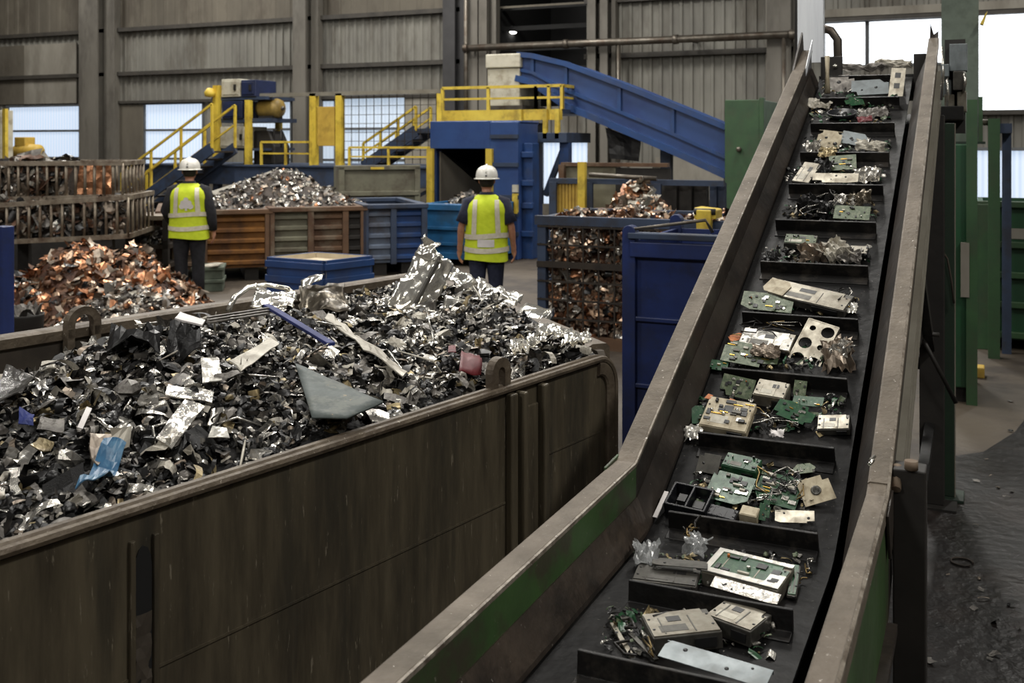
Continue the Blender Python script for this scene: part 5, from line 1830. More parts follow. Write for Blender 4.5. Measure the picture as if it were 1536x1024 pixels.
def hbase(mb, mi):
    nt_, nw = 50, 40
    vs = [hpt(lerp(.05, 3.2, i / nt_), lerp(.04, KWID - .04, j / nw)) - V((0, 0, .02)) for j in range(nw + 1) for i in range(nt_ + 1)]
    mb.add(vs, [(j * (nt_ + 1) + i, j * (nt_ + 1) + i + 1, (j + 1) * (nt_ + 1) + i + 1, (j + 1) * (nt_ + 1) + i) for j in range(nw) for i in range(nt_)], mi, True)


SKW = [('scrap_silver', 4.0), ('scrap_grey', 3), ('scrap_black', 9), ('scrap_pale', 1.0), ('scrap_brass', .5), ('scrap_taupe', .8)]
heap('shredded_scrap', 'mass of small shredded black and silver metal filling the big skip', 'scrap heap', hsurf, 15000, (.016, .05), SKW, 'heap_dark', 61, hbase, TPL, .8, .1)
pieces('metal_shred', [('scrap_silver', 3, 'small bright crumpled metal shred on the heap in the big skip', 'scrap'), ('scrap_pale', 1.6, 'small pale matt shred on the heap in the big skip', 'scrap'),
                       ('scrap_grey', 2.2, 'small dull grey metal shred on the heap in the big skip', 'scrap'), ('scrap_black', 1.6, 'small black shred on the heap in the big skip', 'scrap'),
                       ('scrap_brass', .7, 'small brassy shred on the heap in the big skip', 'scrap')], hsurf, 280, (.05, .10), 62, 'shreds on the heap in the big skip', TPL, .5, 'h')


def hpix(px, py, lift=0.0):
    """point of the heap seen at a pixel (march along the ray)"""
    prev = None
    Y = 1.6
    while Y < 7.5:
        p = at(px, py, Y)
        # into skip coordinates
        X_, Y_ = p.x * CS + p.y * SN, -p.x * SN + p.y * CS
        dx, dy = X_ - KB.x, Y_ - KB.y
        det = KA.x * KW.y - KW.x * KA.y
        t = (dx * KW.y - KW.x * dy) / det
        w = (KA.x * dy - dx * KA.y) / det
        if 0 < w < KWID and 0 < t < KL and p.z <= hz(t, w) + lift:
            return p, Y
        Y += .01
    return at(px, py, 4.5), 4.5


def onheap(poly, lift=.03, raise_back=0.0):
    """corner points for an item lying on the heap, listed near/left first"""
    out = []
    for i, (x, y) in enumerate(poly):
        p, Y = hpix(x, y, lift)
        out.append(p)
    return out


def flatten(pts, quad):
    a, b, c, d = pts
    n = (b - a).cross(d - a)
    if n.length < 1e-7:
        return pts
    n.normalize()
    o = V((0, 0, HC))
    r = at(quad[2][0], quad[2][1], 1.0) - o
    den = r.dot(n)
    if abs(den) < .05:
        return pts
    q = o + r * ((a - o).dot(n) / den)
    if (q - c).length > .35:
        return pts
    return [a, b, q, d]


def item(name, label, cat, mt, quad, nu=6, nv=6, amp=.01, freq=12, seed=1, solid=.004, lift=.03, arch=0.0, ridge=False, smooth=False, group=None, jag=.0):
    pts = onheap(quad, lift)
    pts = flatten(pts, quad)
    m = MB(); m.sheet(*pts, nu, nv, amp, freq, seed, 0, smooth, arch, ridge, jag)
    return tag(m.build(name, mt, solid=solid), label, cat, group)


q_ = [(468, 627), (520, 628), (575, 603), (443, 546)]
m = MB(); pts = flatten(onheap(q_, .055), q_)
m.sheet(*pts, 8, 8, .003, 9, 3, smooth=True)
tag(m.build('slate_plate', 'slate_plate', solid=.006), 'flat slate grey pointed plate lying by the near rim of the skip', 'plate')
item('bent_strip', 'long pale folded metal strip running down the heap towards the slate plate', 'strip', 'scrap_pale', [(493, 470), (612, 558), (604, 565), (486, 477)], 16, 4, .012, 9, 4, .004, .05)
m = MB(); a, b = onheap([(400, 458), (497, 516)], .07); m.bar(a, b, .028, .012)
tag(m.build('blue_strap', 'blue_strip', bevel=.002), 'straight blue strip lying slantwise on the crest of the skip heap', 'strip')
item('pale_sheet', 'bent pale grey sheet strip high on the heap below the blue strip', 'sheet', 'scrap_pale', [(343, 540), (362, 556), (418, 518), (404, 508)], 5, 8, .012, 8, 5, .004, .05)
item('silver_square', 'bright square of silver sheet on the middle of the skip heap', 'sheet', 'scrap_bright', [(304, 572), (333, 570), (328, 540), (301, 538)], 6, 6, .014, 12, 6, .003, .05)
item('pale_sheet', 'short pale strip lying flat below the bright silver square', 'sheet', 'scrap_silver', [(248, 590), (318, 603), (320, 592), (252, 575)], 8, 4, .012, 10, 7, .003, .05)
item('bent_sheet', 'large bent silver sheet leaning down towards the near rim of the skip', 'sheet', 'scrap_silver', [(233, 660), (258, 672), (306, 615), (276, 604)], 6, 9, .016, 8, 8, .004, .07)
item('blue_plastic', 'crumpled light blue plastic scrap near the rim of the skip', 'plastic', 'plastic_blue', [(112, 742), (160, 722), (188, 674), (155, 668)], 8, 8, .03, 9, 9, .003, .06, ridge=True)
item('blue_plastic', 'small bright blue plastic bit on the low end of the skip heap', 'plastic', 'blue_strip', [(26, 632), (48, 634), (50, 618), (30, 612)], 4, 4, .02, 12, 10, .003, .06)
item('smoky_sheet', 'dark smoky curved sheet sticking up at the low end of the skip heap', 'sheet', 'plastic_smoke', [(-25, 612), (28, 590), (52, 560), (10, 548)], 8, 8, .02, 6, 11, .003, .09)
item('red_plastic', 'curled dark red plastic scrap beside the lifting lug of the skip', 'plastic', 'plastic_red', [(688, 558), (722, 558), (718, 530), (690, 528)], 7, 7, .02, 14, 12, .003, .06, arch=.02, smooth=True)
item('red_plastic', 'tiny red bit just above the curled red scrap', 'plastic', 'plastic_red', [(672, 529), (684, 529), (683, 518), (673, 518)], 3, 3, .01, 14, 13, .003, .06)
item('white_bar', 'white labelled bar lying at the far edge of the skip heap', 'bar', 'white_label', [(262, 478), (303, 489), (308, 481), (270, 469)], 6, 2, .004, 9, 14, .006, .1)
for k, (y0, y1, lab) in enumerate(((474, 462, 'top grey slat of the bundle by the clear foil arch'), (478, 466, 'middle grey slat of the bundle by the clear foil arch'), (482, 470, 'lowest grey slat of the bundle by the clear foil arch'))):
    pa = hpix(312, y0 + 2, .1)[0]; pb = hpix(402, y1, .12)[0]
    m = MB(); m.bar(pa, pb, .014, .006)
    tag(m.build('metal_lath', 'scrap_grey', bevel=.001), lab, 'strip', 'bundle of grey slats')
item('black_sheet', 'crumpled black sheet at the far edge of the heap by the white bar', 'sheet', 'scrap_black', [(245, 520), (300, 522), (300, 490), (262, 486)], 9, 7, .05, 8, 15, .003, .06, ridge=True)
item('black_sheet', 'crumpled black sheet near the arched lug of the far rim', 'sheet', 'scrap_black', [(160, 522), (240, 526), (236, 505), (168, 497)], 9, 6, .05, 8, 16, .003, .05, ridge=True)
item('brass_sheet', 'creased brass coloured sheet at the low end of the heap', 'sheet', 'scrap_brass', [(46, 668), (76, 678), (80, 660), (58, 654)], 5, 5, .012, 12, 17, .003, .06)
item('pale_sheet', 'small pale creased sheet below the large bent silver sheet', 'sheet', 'scrap_bright', [(312, 655), (345, 655), (340, 641), (318, 640)], 5, 5, .012, 12, 18, .003, .05)
item('pale_sheet', 'small grey creased sheet over the dark low end of the heap', 'sheet', 'scrap_grey', [(56, 645), (95, 650), (98, 632), (62, 625)], 6, 5, .01, 12, 19, .003, .06)
item('brown_strip', 'brownish creased strip above the light blue plastic scrap', 'strip', 'scrap_taupe', [(134, 690), (146, 700), (180, 656), (133, 652)], 6, 6, .02, 9, 20, .003, .06)
item('white_strip', 'small white strip standing on the low slope of the heap', 'strip', 'white_label', [(116, 640), (124, 642), (138, 613), (130, 610)], 3, 5, .003, 9, 21, .003, .07)

# ------------------------------------------------------------------ big foil pieces on the crest


def patchP(name, label, cat, mt, quad, nu, nv, amp, freq, seed, solid=.004, ridge=False, smooth=True, parent=None, jag=0.0, arch=0.0):
    """quad of (px, py, distance)"""
    pts = [at(*q) for q in quad]
    m = MB(); m.sheet(*pts, nu, nv, amp, freq, seed, 0, smooth, arch, ridge, jag)
    o = m.build(name, mt, parent, solid=solid)
    return tag(o, label, cat) if parent is None else o


t = thing('foil_beam', 'tall crumpled silver foil beam jutting up from the crest of the skip heap', 'foil', at(600, 468, 5.1))
patchP('left_panel', None, None, 'foil', [(577, 462, 4.98), (614, 474, 4.9), (662, 385, 5.15), (632, 368, 5.25)], 9, 18, .012, 13, 31, ridge=True, parent=t, jag=.006)
patchP('right_panel', None, None, 'foil', [(614, 474, 4.9), (648, 466, 5.0), (680, 396, 5.2), (662, 385, 5.15)], 8, 16, .012, 13, 33, ridge=True, parent=t, jag=.006)
patchP('crumpled_tip', None, None, 'foil', [(626, 388, 5.2), (664, 392, 5.1), (655, 366, 5.2), (638, 352, 5.2)], 10, 10, .022, 16, 35, ridge=True, parent=t, jag=.01)
m = MB(); m.bar(at(614, 473, 4.88), at(660, 386, 5.12), .012, .02); m.build('seam', 'foil_dark', t)
m = MB(); m.tube([at(640, 380, 5.3), at(618, 405, 5.3), at(594, 432, 5.3), at(586, 440, 5.3)], [.006, .012, .008, .004], 6); m.build('torn_edge', 'foil_dark', t)
t = thing('foil_strip', 'crumpled silver foil strip bridging from the tall beam to the foil chunk', 'foil', at(720, 440, 5.4))
patchP('strip_sheet', None, None, 'foil', [(668, 418, 5.25), (714, 446, 5.2), (722, 424, 5.35), (676, 400, 5.35)], 14, 6, .014, 13, 41, ridge=True, parent=t, jag=.006)
t = thing('foil_chunk', 'big crumpled silver foil chunk at the end of the foil strip', 'foil', at(750, 455, 5.3))
patchP('upper_sheet', None, None, 'foil', [(712, 446, 5.15), (770, 460, 5.1), (784, 446, 5.3), (716, 418, 5.4)], 14, 9, .018, 11, 43, ridge=True, parent=t, jag=.008)
patchP('lower_sheet', None, None, 'foil', [(712, 446, 5.15), (770, 460, 5.1), (760, 476, 5.0), (720, 482, 4.95)], 12, 8, .018, 11, 44, ridge=True, parent=t, jag=.008)
patchP('foil_tray', 'darker dented foil tray in front of the silver foil chunk', 'foil', 'foil_dark', [(655, 482, 4.85), (752, 486, 4.75), (738, 448, 5.05), (668, 446, 5.1)], 14, 12, .03, 9, 45)
patchP('foil_tray', 'dented dark foil sheet at the foot of the tall foil beam', 'foil', 'foil_dark', [(598, 494, 4.7), (668, 490, 4.75), (652, 452, 4.95), (610, 462, 4.9)], 10, 10, .022, 10, 46, ridge=True)
t = thing('foil_channel', 'flat silver channel piece sticking out over the end of the skip', 'foil', at(800, 480, 4.8))
patchP('top_face', None, None, 'foil', [(752, 487, 4.7), (806, 487, 4.65), (830, 462, 4.9), (790, 452, 5.0)], 8, 8, .016, 8, 51, parent=t)
patchP('side_face', None, None, 'foil_dark', [(806, 487, 4.65), (812, 497, 4.62), (832, 472, 4.88), (830, 462, 4.9)], 3, 6, .008, 8, 52, parent=t)
t = thing('clear_foil_arch', 'arched clear crackled foil sheet on the far edge of the skip heap', 'foil', at(400, 465, 4.7))
patchP('arch_sheet', None, None, 'foil', [(376, 466, 4.6), (440, 468, 4.55), (446, 444, 4.75), (384, 430, 4.9)], 14, 12, .022, 10, 53, ridge=True, parent=t, jag=.008)
m = MB(); m.tube([at(342, 466, 4.7), at(352, 446, 4.75), at(372, 431, 4.8), at(400, 427, 4.85), (at(432, 433, 4.8)), at(446, 446, 4.75)], [.012, .014, .012, .01, .012, .01], 8); m.build('arch_rim', 'foil', t)
t = thing('brown_sheet', 'upright dented brownish metal sheet with ragged top behind the blue strip', 'sheet', at(485, 470, 4.6))
patchP('sheet_face', None, None, 'brown_sheet', [(446, 472, 4.55), (526, 474, 4.5), (516, 428, 4.7), (452, 430, 4.75)], 14, 10, .06, 7, 55, parent=t, jag=.01)
patchP('curled_flap', None, None, 'foil', [(451, 432, 4.72), (484, 424, 4.7), (487, 413, 4.75), (454, 424, 4.78)], 8, 4, .02, 12, 56, ridge=True, parent=t)
rng = random.Random(9)
for k, (x, y) in enumerate(((806, 510), (845, 503), (872, 510), (820, 498), (858, 512), (780, 520))):
    item('foil_scrap', 'crinkled bright foil scrap at the conveyor end of the skip heap', 'foil', 'foil', [(x - 16, y + 8), (x + 16, y + 7), (x + 13, y - 9), (x - 12, y - 8)], 9, 8, .018, 24, 60 + k, .002, .07, ridge=True, group='foil scraps at the end of the skip', jag=.008, smooth=False)
# thin bright slivers standing out of the heap
rng = random.Random(77)
for k in range(26):
    t0, w0 = rng.uniform(.2, 2.6), rng.uniform(.15, 1.5)
    p = hpt(t0, w0) + V((0, 0, .02))
    d = (V((rng.uniform(-1, 1), rng.uniform(-1, 1), rng.uniform(-.1, .5)))).normalized() * rng.uniform(.06, .13)
    q = V((rng.uniform(-1, 1), rng.uniform(-1, 1), rng.uniform(0, 1))) * .03
    m = MB(); m.tube([p - d, p + q, p + d], [.002, .004, .002], 5)
    tag(m.build('metal_sliver', rng.choice(['scrap_silver', 'scrap_pale', 'scrap_silver'])), 'thin bright metal sliver lying on the heap in the big skip', 'sliver', 'slivers on the heap in the big skip')
# ================================================================== INCLINED BELT CONVEYOR
UL, UR, SE, TU, ZF, DB = -.989, -.224, 2.918, .4307, 1.111, .2055
TH = math.atan(TU)
S0, S1 = .7, 6.42


def zf(s):
    return ZF + max(0.0, s - SE) * TU


def stations(a, b):
    xs = [a] + [x for x in (SE - .12, SE - .04, SE, SE + .04, SE + .12) if a < x < b] + [b]
    return xs


def run(mb, prof, a, b, mi=0, closed=True, round_=False):
    """extrude a (u, dz) profile along the conveyor between stations a and b"""
    xs = stations(a, b)
    n = len(prof)
    vs, fs = [], []
    for s_ in xs:
        z = zf(s_)
        if round_ and abs(s_ - SE) < .13:
            d = s_ - SE
            z = ZF + TU * (d + .12) ** 2 / .48
        for u, dz in prof:
            vs.append((u, s_, z + dz))
    for i in range(len(xs) - 1):
        for k in range(n if closed else n - 1):
            p, q = i * n + k, i * n + (k + 1) % n
            fs.append((p, q, q + n, p + n))
    if closed:
        fs += [tuple(range(n)), tuple((len(xs) - 1) * n + k for k in range(n))]
    mb.add(vs, fs, mi)
    return mb


CV = thing('belt_conveyor', 'large green and brown inclined belt conveyor carrying electronic scrap between cleats', 'conveyor', ((UL + UR) / 2, SE, 0))
IL, IR = UL + .065, UR - .057
fl = [(UL, -.045), (UL, -.004), (UL + .006, 0), (IL - .006, 0), (IL, -.004), (IL, -.012), (UL + .008, -.012), (UL + .008, -.045)]
run(MB(), fl, S0, SE).build('flange', 'flange_dust', CV)
run(MB(), fl, SE, S1 - .02).build('flange', 'flange_dust', CV)
fr = [(IR, -.012), (IR, -.004), (IR + .006, 0), (UR - .006, 0), (UR, -.004), (UR, -.045), (UR - .008, -.045), (UR - .008, -.012)]
run(MB(), fr, S0, SE + .04).build('flange', 'flange_dust', CV)
run(MB(), [(u, z + .004) for u, z in fr], SE + .04, S1 + .1).build('flange', 'flange_dust', CV)
for a_, b_ in ((S0, SE), (SE, S1 - .05)):
    run(MB(), [(IL - .009, .0), (IL + .0008, -.002), (IL + .0008, -.012), (IL - .009, -.003)], a_, b_).build('worn_edge', 'worn_edge', CV)
run(MB(), [(UR - .006, .0045), (UR + .0008, .0), (UR + .0008, -.01), (UR - .006, -.001)], S0, S1).build('worn_edge', 'worn_edge', CV)
# inner faces
run(MB(), [(IL - .012, -.012), (IL, -.012), (IL, -.105), (IL - .012, -.105)], S0, SE).build('inner_panel', 'panel_green_worn', CV)
run(MB(), [(IL - .012, -.012), (IL, -.012), (IL, -.105), (IL - .012, -.105)], SE, S1 - .05).build('inner_panel', 'panel_brown', CV)
sk = [(IL - .012, -.105), (IL + .004, -.1), (-.884, -.185), (-.884, -.2), (IL - .012, -.2)]
run(MB(), sk, S0, SE).build('skirt', 'skirt_steel', CV)
run(MB(), sk, SE, S1 - .05).build('skirt', 'panel_brown', CV)
run(MB(), [(IR + .01, -.012), (IR, -.012), (IR, -.05), (-.338, -.2), (-.345, -.215), (IR + .01, -.215)], S0, S1).build('skirt', 'panel_brown', CV)
# outer faces
run(MB(), [(UR - .012, -.045), (UR - .004, -.045), (UR - .004, -.36), (UR - .012, -.36)], S0, SE + .04).build('outer_panel', 'panel_green_worn', CV)
run(MB(), [(UR - .012, -.045), (UR - .004, -.045), (UR - .004, -.36), (UR - .012, -.36)], SE + .04, S1).build('outer_panel', 'panel_brown', CV)
m = MB()
for dz in (-.12, -.2, -.30):
    run(m, [(UR - .004, dz), (UR + .018, dz + .004), (UR + .018, dz - .012), (UR - .004, dz - .016)], SE + .2, S1 - .1)
m.build('side_channel', 'chute_grey', CV)
run(MB(), [(UR - .004, -.335), (UR + .022, -.335), (UR + .022, -.36), (UR - .004, -.36)], S0, SE).build('side_channel', 'panel_brown', CV)
run(MB(), [(UL + .004, -.045), (UL + .012, -.045), (UL + .012, -.42), (UL + .004, -.42)], S0, S1).build('outer_panel', 'panel_brown', CV)
run(MB(), [(UL + .012, -.40), (UR - .012, -.40), (UR - .012, -.415), (UL + .012, -.415)], S0, S1).build('bottom_pan', 'black_steel', CV)
# gusset where the two runs meet
m = MB(); m.prism([(UL - .004, SE - .09, ZF + .004), (UL - .004, SE + .03, ZF + .01), (UL - .004, SE + .06, ZF - .14), (UL - .004, SE - .10, ZF - .16)], (.008, 0, 0))
m.build('elbow_gusset', 'panel_green_worn', CV, bevel=.002)
m = MB(); m.prism([(UR + .0, SE - .10, ZF - .02), (UR + .0, SE + .06, ZF + .0), (UR + .0, SE + .06, ZF - .1), (UR + .0, SE - .02, ZF - .16)], (.008, 0, 0))
m.build('elbow_gusset', 'panel_brown', CV, bevel=.002)
# belt
run(MB(), [(-.8915, -DB), (-.365, -DB), (-.365, -DB - .012), (-.8915, -DB - .012)], S0, S1 + .06, round_=True).build('belt', 'belt_rubber', CV)
CLEATS = [2.085, 2.47, 2.945, 3.30, 3.63, 3.97, 4.33, 4.675, 5.015, 5.355, 5.705, 6.05, 6.38]


def zb(s):
    if abs(s - SE) < .12:
        return ZF + TU * (s - SE + .12) ** 2 / .48 - DB
    return zf(s) - DB


for i, s_ in enumerate(CLEATS):
    a = TH if s_ > SE else 0.0
    if abs(s_ - SE) < .1:
        a = TH * .6
    X_ = Matrix.Translation((0, s_, zb(s_))) @ Rx(a)
    ua, ub = (-.79, -.405) if i == 0 else (-.80, -.40) if i < 2 else (-.83, -.408)
    m = MB(); m.xf = X_
    m.prism([(ua, .012, 0), (ua, .004, .057), (ua, -.006, .057), (ua, -.010, .006), (ua, -.055, .004), (ua, -.055, 0)], (ub - ua, 0, 0))
    m.build('cleat', 'cleat_rubber', CV, bevel=.002)
# head end: drum, bearing plates, pointed wall tips
zt = zf(S1) - DB
MB().lathe([(.055, -.27), (.055, .27)], 20, ((-.8915 - .365) / 2, S1 + .05, zt - .06), Matrix.Rotation(PI / 2, 3, 'Y')).build('head_drum', 'black_steel', CV)
for x0, x1 in ((-.885, -.76), (-.36, -.29)):
    MB().bx(x0, x1, S1 + .05, S1 + .08, zt - .1, zt + .16).build('bearing_plate', 'dark_steel', CV, bevel=.004)
MB().lathe([(.014, 0), (.014, .012)], 8, (-.80, S1 + .05, zt + .1), Matrix.Rotation(PI / 2, 3, 'X')).build('bolt', 'solder_silver', CV)
m = MB(); m.bx(-.90, -.29, S1 + .09, S1 + .13, zt - .06, zt + .045); m.build('head_bar', 'black_steel', CV)
m = MB(); m.prism([(UL, S1 - .35, zf(S1 - .35)), (UL, S1 - .02, zf(S1) + .1), (UL, S1 + .05, zf(S1) - .1), (UL, S1 - .2, zf(S1 - .2) - .1)], (.01, 0, 0)); m.build('wall_tip', 'panel_brown', CV)
m = MB(); m.prism([(IL, S1 - .3, zf(S1 - .3) - .01), (IL, S1 - .04, zf(S1) + .05), (IL, S1 - .04, zf(S1) - .0), (IL, S1 - .28, zf(S1 - .28) - .06)], (.004, 0, 0)); m.build('bright_lip', 'steel_sheet', CV)
m = MB(); m.prism([(UR - .05, S1 + .1, zf(S1 + .1)), (UR - .05, S1 + .16, zf(S1 + .1) + .1), (UR - .03, S1 + .16, zf(S1 + .1) + .03), (UR - .005, S1 + .16, zf(S1 + .1) + .05), (UR - .005, S1 + .1, zf(S1 + .1) - .05), (UR - .05, S1 + .1, zf(S1 + .1) - .2)], (0, .02, 0)); m.build('wall_tip', 'panel_brown', CV)
# legs and underframe
for s_, w in ((3.06, .085), (6.35, .13), (4.7, .1)):
    for u in (UL + .08, UR + (.045 if s_ < 4 else -.03)):
        if s_ == 4.7 and u > -.5:
            continue
        zt_ = zf(s_) - (.015 if s_ < 4 and u > -.5 else .38)
        m = MB(); m.bx(u - w / 2, u + w / 2, s_ - w / 2, s_ + w / 2, .015, zt_)
        lg = m.build('leg', 'dark_steel', CV, bevel=.004)
        m = MB(); m.bx(u - w, u + w, s_ - w, s_ + w, 0, .015); m.build('foot_plate', 'dark_steel', lg)
m = MB(); m.tube([(UR + .012, 3.06, zf(3.06) - .02), (UR + .012, 3.0, zf(3.0) - .04)], .014, 8); m.tube([(UR + .05, 3.02, zf(3.06) - .012), (UR + .05, 3.02, zf(3.06) + .012)], .018, 8); m.build('bolt', 'rust_brown', CV)
m = MB(); m.bar((UR - .04, 4.9, zf(4.9) - .4), (UR - .04, 6.3, .9), .05); m.bar((UR - .04, 3.1, .3), (UR - .04, 6.3, .45), .05); m.build('brace', 'black_steel', CV)
m = MB(); m.bar((UL + .1, 6.35, .8), (UR - .03, 6.35, .8), .07); m.bar((UL + .1, 6.35, 1.5), (UR - .03, 6.35, 1.5), .07); m.build('cross_beam', 'black_steel', CV)
m = MB(); m.bx(UL + .2, UR - .06, 5.0, 6.3, 1.0, 1.45); m.build('drive_box', 'black_steel', CV, bevel=.01)
# sheared paint chip on the flange: little clip
q = on_z(1308, 692, zf(3.1) + .012)
m = MB(); m.tube([q + V((-.004, -.03, 0)), q + V((.004, -.01, .006)), q + V((-.004, .005, .002)), q + V((.004, .03, .006))], .005, 6)
tag(m.build('bent_clip', 'solder_silver'), 'tiny bent bright metal clip lying on the conveyor flange above the joint', 'clip')

# ================================================================== E-SCRAP ON THE BELT


def bpix(px, py, off):
    Y = 1.5
    while Y < 8:
        p = at(px, py, Y)
        if p.z <= zb(p.y) + off:
            return p, Y
        Y += .004
    return at(px, py, 6), 6


def put(px, py, wpx, hpx, yaw=0, tx=0, ty=0, off=.01):
    p, Y = bpix(px, py, off)
    a = TH if p.y > SE + .05 else (TH * .5 if p.y > SE - .1 else 0)
    dep = math.atan((py - HY) / F)
    fs = max(.28, math.sin(a + dep + math.radians(tx)))
    w = wpx * Y / F / .97
    l = hpx * Y / F / fs
    mtx = Matrix.Translation(p) @ Rx(a) @ Rx(math.radians(tx)) @ Ry(math.radians(ty)) @ Rz(math.radians(yaw) )
    return mtx, w, l


def outline(w, l, rng, cut=.12):
    """rectangle with notches and a broken corner"""
    c = [(-w / 2, -l / 2), (w / 2, -l / 2), (w / 2, l / 2), (-w / 2, l / 2)]
    pts = []
    for i, (x, y) in enumerate(c):
        nx, ny = c[(i + 1) % 4]
        px_, py_ = c[i - 1]
        k = rng.random()
        if k < .45:
            f_ = rng.uniform(.1, .3)
            pts.append((lerp(x, px_, f_), lerp(y, py_, f_)))
            if rng.random() < .5:
                g_ = rng.uniform(.1, .25)
                pts.append((lerp(x, px_, f_) + (nx - x) * g_, lerp(y, py_, f_) + (ny - y) * g_))
            f_ = rng.uniform(.1, .3)
            pts.append((lerp(x, nx, f_), lerp(y, ny, f_)))
        else:
            pts.append((x, y))
    return pts


def add_chips(t, w, l, z, rng, n, par):
    for _ in range(int(n * 1.9)):
        k = rng.random()
        x, y = rng.uniform(-.4, .4) * w, rng.uniform(-.4, .4) * l
        s = min(w, l)
        m = MB()
        if k < .38:
            a, b = rng.uniform(.07, .2) * s, rng.uniform(.07, .2) * s
            m.bx(x - a / 2, x + a / 2, y - b / 2, y + b / 2, z, z + .0035); m.build('chip', 'chip_black', par, local=True)
        elif k < .6:
            a, b = rng.uniform(.08, .26) * s, rng.uniform(.05, .1) * s
            m.bx(x - a / 2, x + a / 2, y - b / 2, y + b / 2, z, z + rng.uniform(.004, .009)); m.build('connector', rng.choice(['connector_white', 'module_dark', 'chip_black']), par, local=True)
        elif k < .78:
            r = rng.uniform(.02, .045) * s
            m.lathe([(r, z), (r, z + .007), (r * .8, z + .008)], 10, (x, y, 0)); m.build('capacitor', rng.choice(['solder_silver', 'chip_black', 'solder_silver', 'component_orange']), par, local=True)
        elif k < .9:
            a, b = rng.uniform(.1, .2) * s, rng.uniform(.08, .14) * s
            m.bx(x - a / 2, x + a / 2, y - b / 2, y + b / 2, z, z + .004); m.build('shield_can', 'solder_silver', par, local=True, bevel=.0008)
        else:
            a = rng.uniform(.15, .35) * s
            m.bx(x - a / 2, x + a / 2, y - .0015, y + .0015, z, z + .003); m.build('pin_row', 'gold_pin', par, local=True)


def pcb(label, px, py, wpx, hpx, yaw=0, tx=0, ty=0, seed=1, n=8, mt='pcb_green', off=.012, name='circuit_board', group=None):
    rng = random.Random(seed)
    mtx, w, l = put(px, py, wpx, hpx, yaw, tx, ty, off)
    t = thing(name, label, 'circuit board', mtx=mtx, group=group)
    m = MB(); m.prism([(x, y, 0) for x, y in outline(w, l, rng)], (0, 0, .0022)); m.build('board', mt, t, local=True)
    add_chips(t, w, l, .0022, rng, n, t)
    return t


def module(label, px, py, wpx, hpx, h, yaw=0, tx=0, ty=0, seed=1, mt='module_steel', lid='module_steel', name='metal_drive', cat='drive unit', off=None, cutout=True, chips=0, group=None):
    rng = random.Random(seed)
    mtx, w, l = put(px, py, wpx, hpx, yaw, tx, ty, h if off is None else off)
    mtx = mtx @ Matrix.Translation((0, 0, -h))
    t = thing(name, label, cat, mtx=mtx, group=group)
    m = MB(); m.bx(-w / 2, w / 2, -l / 2, l / 2, 0, h - .003); m.build('casing', mt, t, local=True, bevel=.0025)
    m = MB()
    a, b = w / 2 - .003, l / 2 - .003
    m.prism([(-a, -b, h - .003), (a, -b, h - .003), (a, b * .55, h - .003), (a * .8, b * .55, h - .003), (a * .8, b, h - .003), (-a, b, h - .003)], (0, 0, .003)); m.build('lid', lid, t, local=True)
    for sx in (-1, 1):
        for sy in (-1, 1):
            m = MB(); m.lathe([(.0035, h), (.0035, h + .0012), (.002, h + .0018)], 8, (sx * a * .9, sy * b * .45, 0)); m.build('screw', 'chip_black', t, local=True)
    if cutout:
        x = rng.uniform(-.2, .3) * w
        m = MB(); m.bx(x - w * .1, x + w * .1, b * .1, b * .55, h, h + .0008); m.build('cutout', 'chip_black', t, local=True)
        m = MB(); m.bx(-w * .35, w * .05, -b * .75, -b * .2, h, h + .0006); m.build('sticker', 'connector_white' if rng.random() < .5 else 'module_dark', t, local=True)
    for q_ in (-.62, .3):
        m = MB(); m.bx(q_ * a - .0015, q_ * a + .0015, -b * .9, b * .5, h, h + .0009); m.build('seam', mt, t, local=True)
    m = MB(); m.bx(a * .2, a * .85, -l / 2 - .004, -l / 2, h * .2, h * .7); m.build('port', 'chip_black', t, local=True)
    if chips:
        add_chips(t, w, l, h, rng, chips, t)
    return t


def plate(label, px, py, wpx, hpx, yaw=0, tx=0, ty=0, seed=1, mt='module_steel', off=.012, holes=2, name='cover_plate', poly=None, fold=True, group=None):
    rng = random.Random(seed)
    mtx, w, l = put(px, py, wpx, hpx, yaw, tx, ty, off)
    t = thing(name, label, 'plate', mtx=mtx, group=group)
    pts = poly and [(x * w, y * l) for x, y in poly] or outline(w, l, rng)
    m = MB(); m.prism([(x, y, 0) for x, y in pts], (0, 0, .0022))
    m.build('sheet', mt, t, local=True, bevel=.0006)
    if fold:
        m = MB(); m.bx(-w / 2, w / 2, l / 2 - .002, l / 2, -.008, .0); m.build('folded_edge', mt, t, local=True)
    for _ in range(holes):
        x, y = rng.uniform(-.36, .36) * w, rng.uniform(-.3, .3) * l
        r = rng.uniform(.05, .1) * min(w, l)
        m = MB(); m.lathe([(r, .0022), (r, .003)], 14, (x, y, 0)); m.build('hole', 'chip_black', t, local=True)
    return t


def crumple(label, px, py, wpx, hpx, mt='scrap_silver', amp=.012, yaw=0, tx=0, seed=1, off=.015, name='crumpled_scrap', cat='scrap', group=None, ridge=True, freq=22):
    mtx, w, l = put(px, py, wpx, hpx, yaw, tx, 0, off)
    m = MB(); m.xf = mtx
    m.sheet((-w / 2, -l / 2, 0), (w / 2, -l / 2, 0), (w / 2, l / 2, 0), (-w / 2, l / 2, 0), 12, 10, amp * .8, freq * 1.6, seed, 0, False, amp * .7, ridge, amp * .5)
    return tag(m.build(name, mt, solid=.0016), label, cat, group)


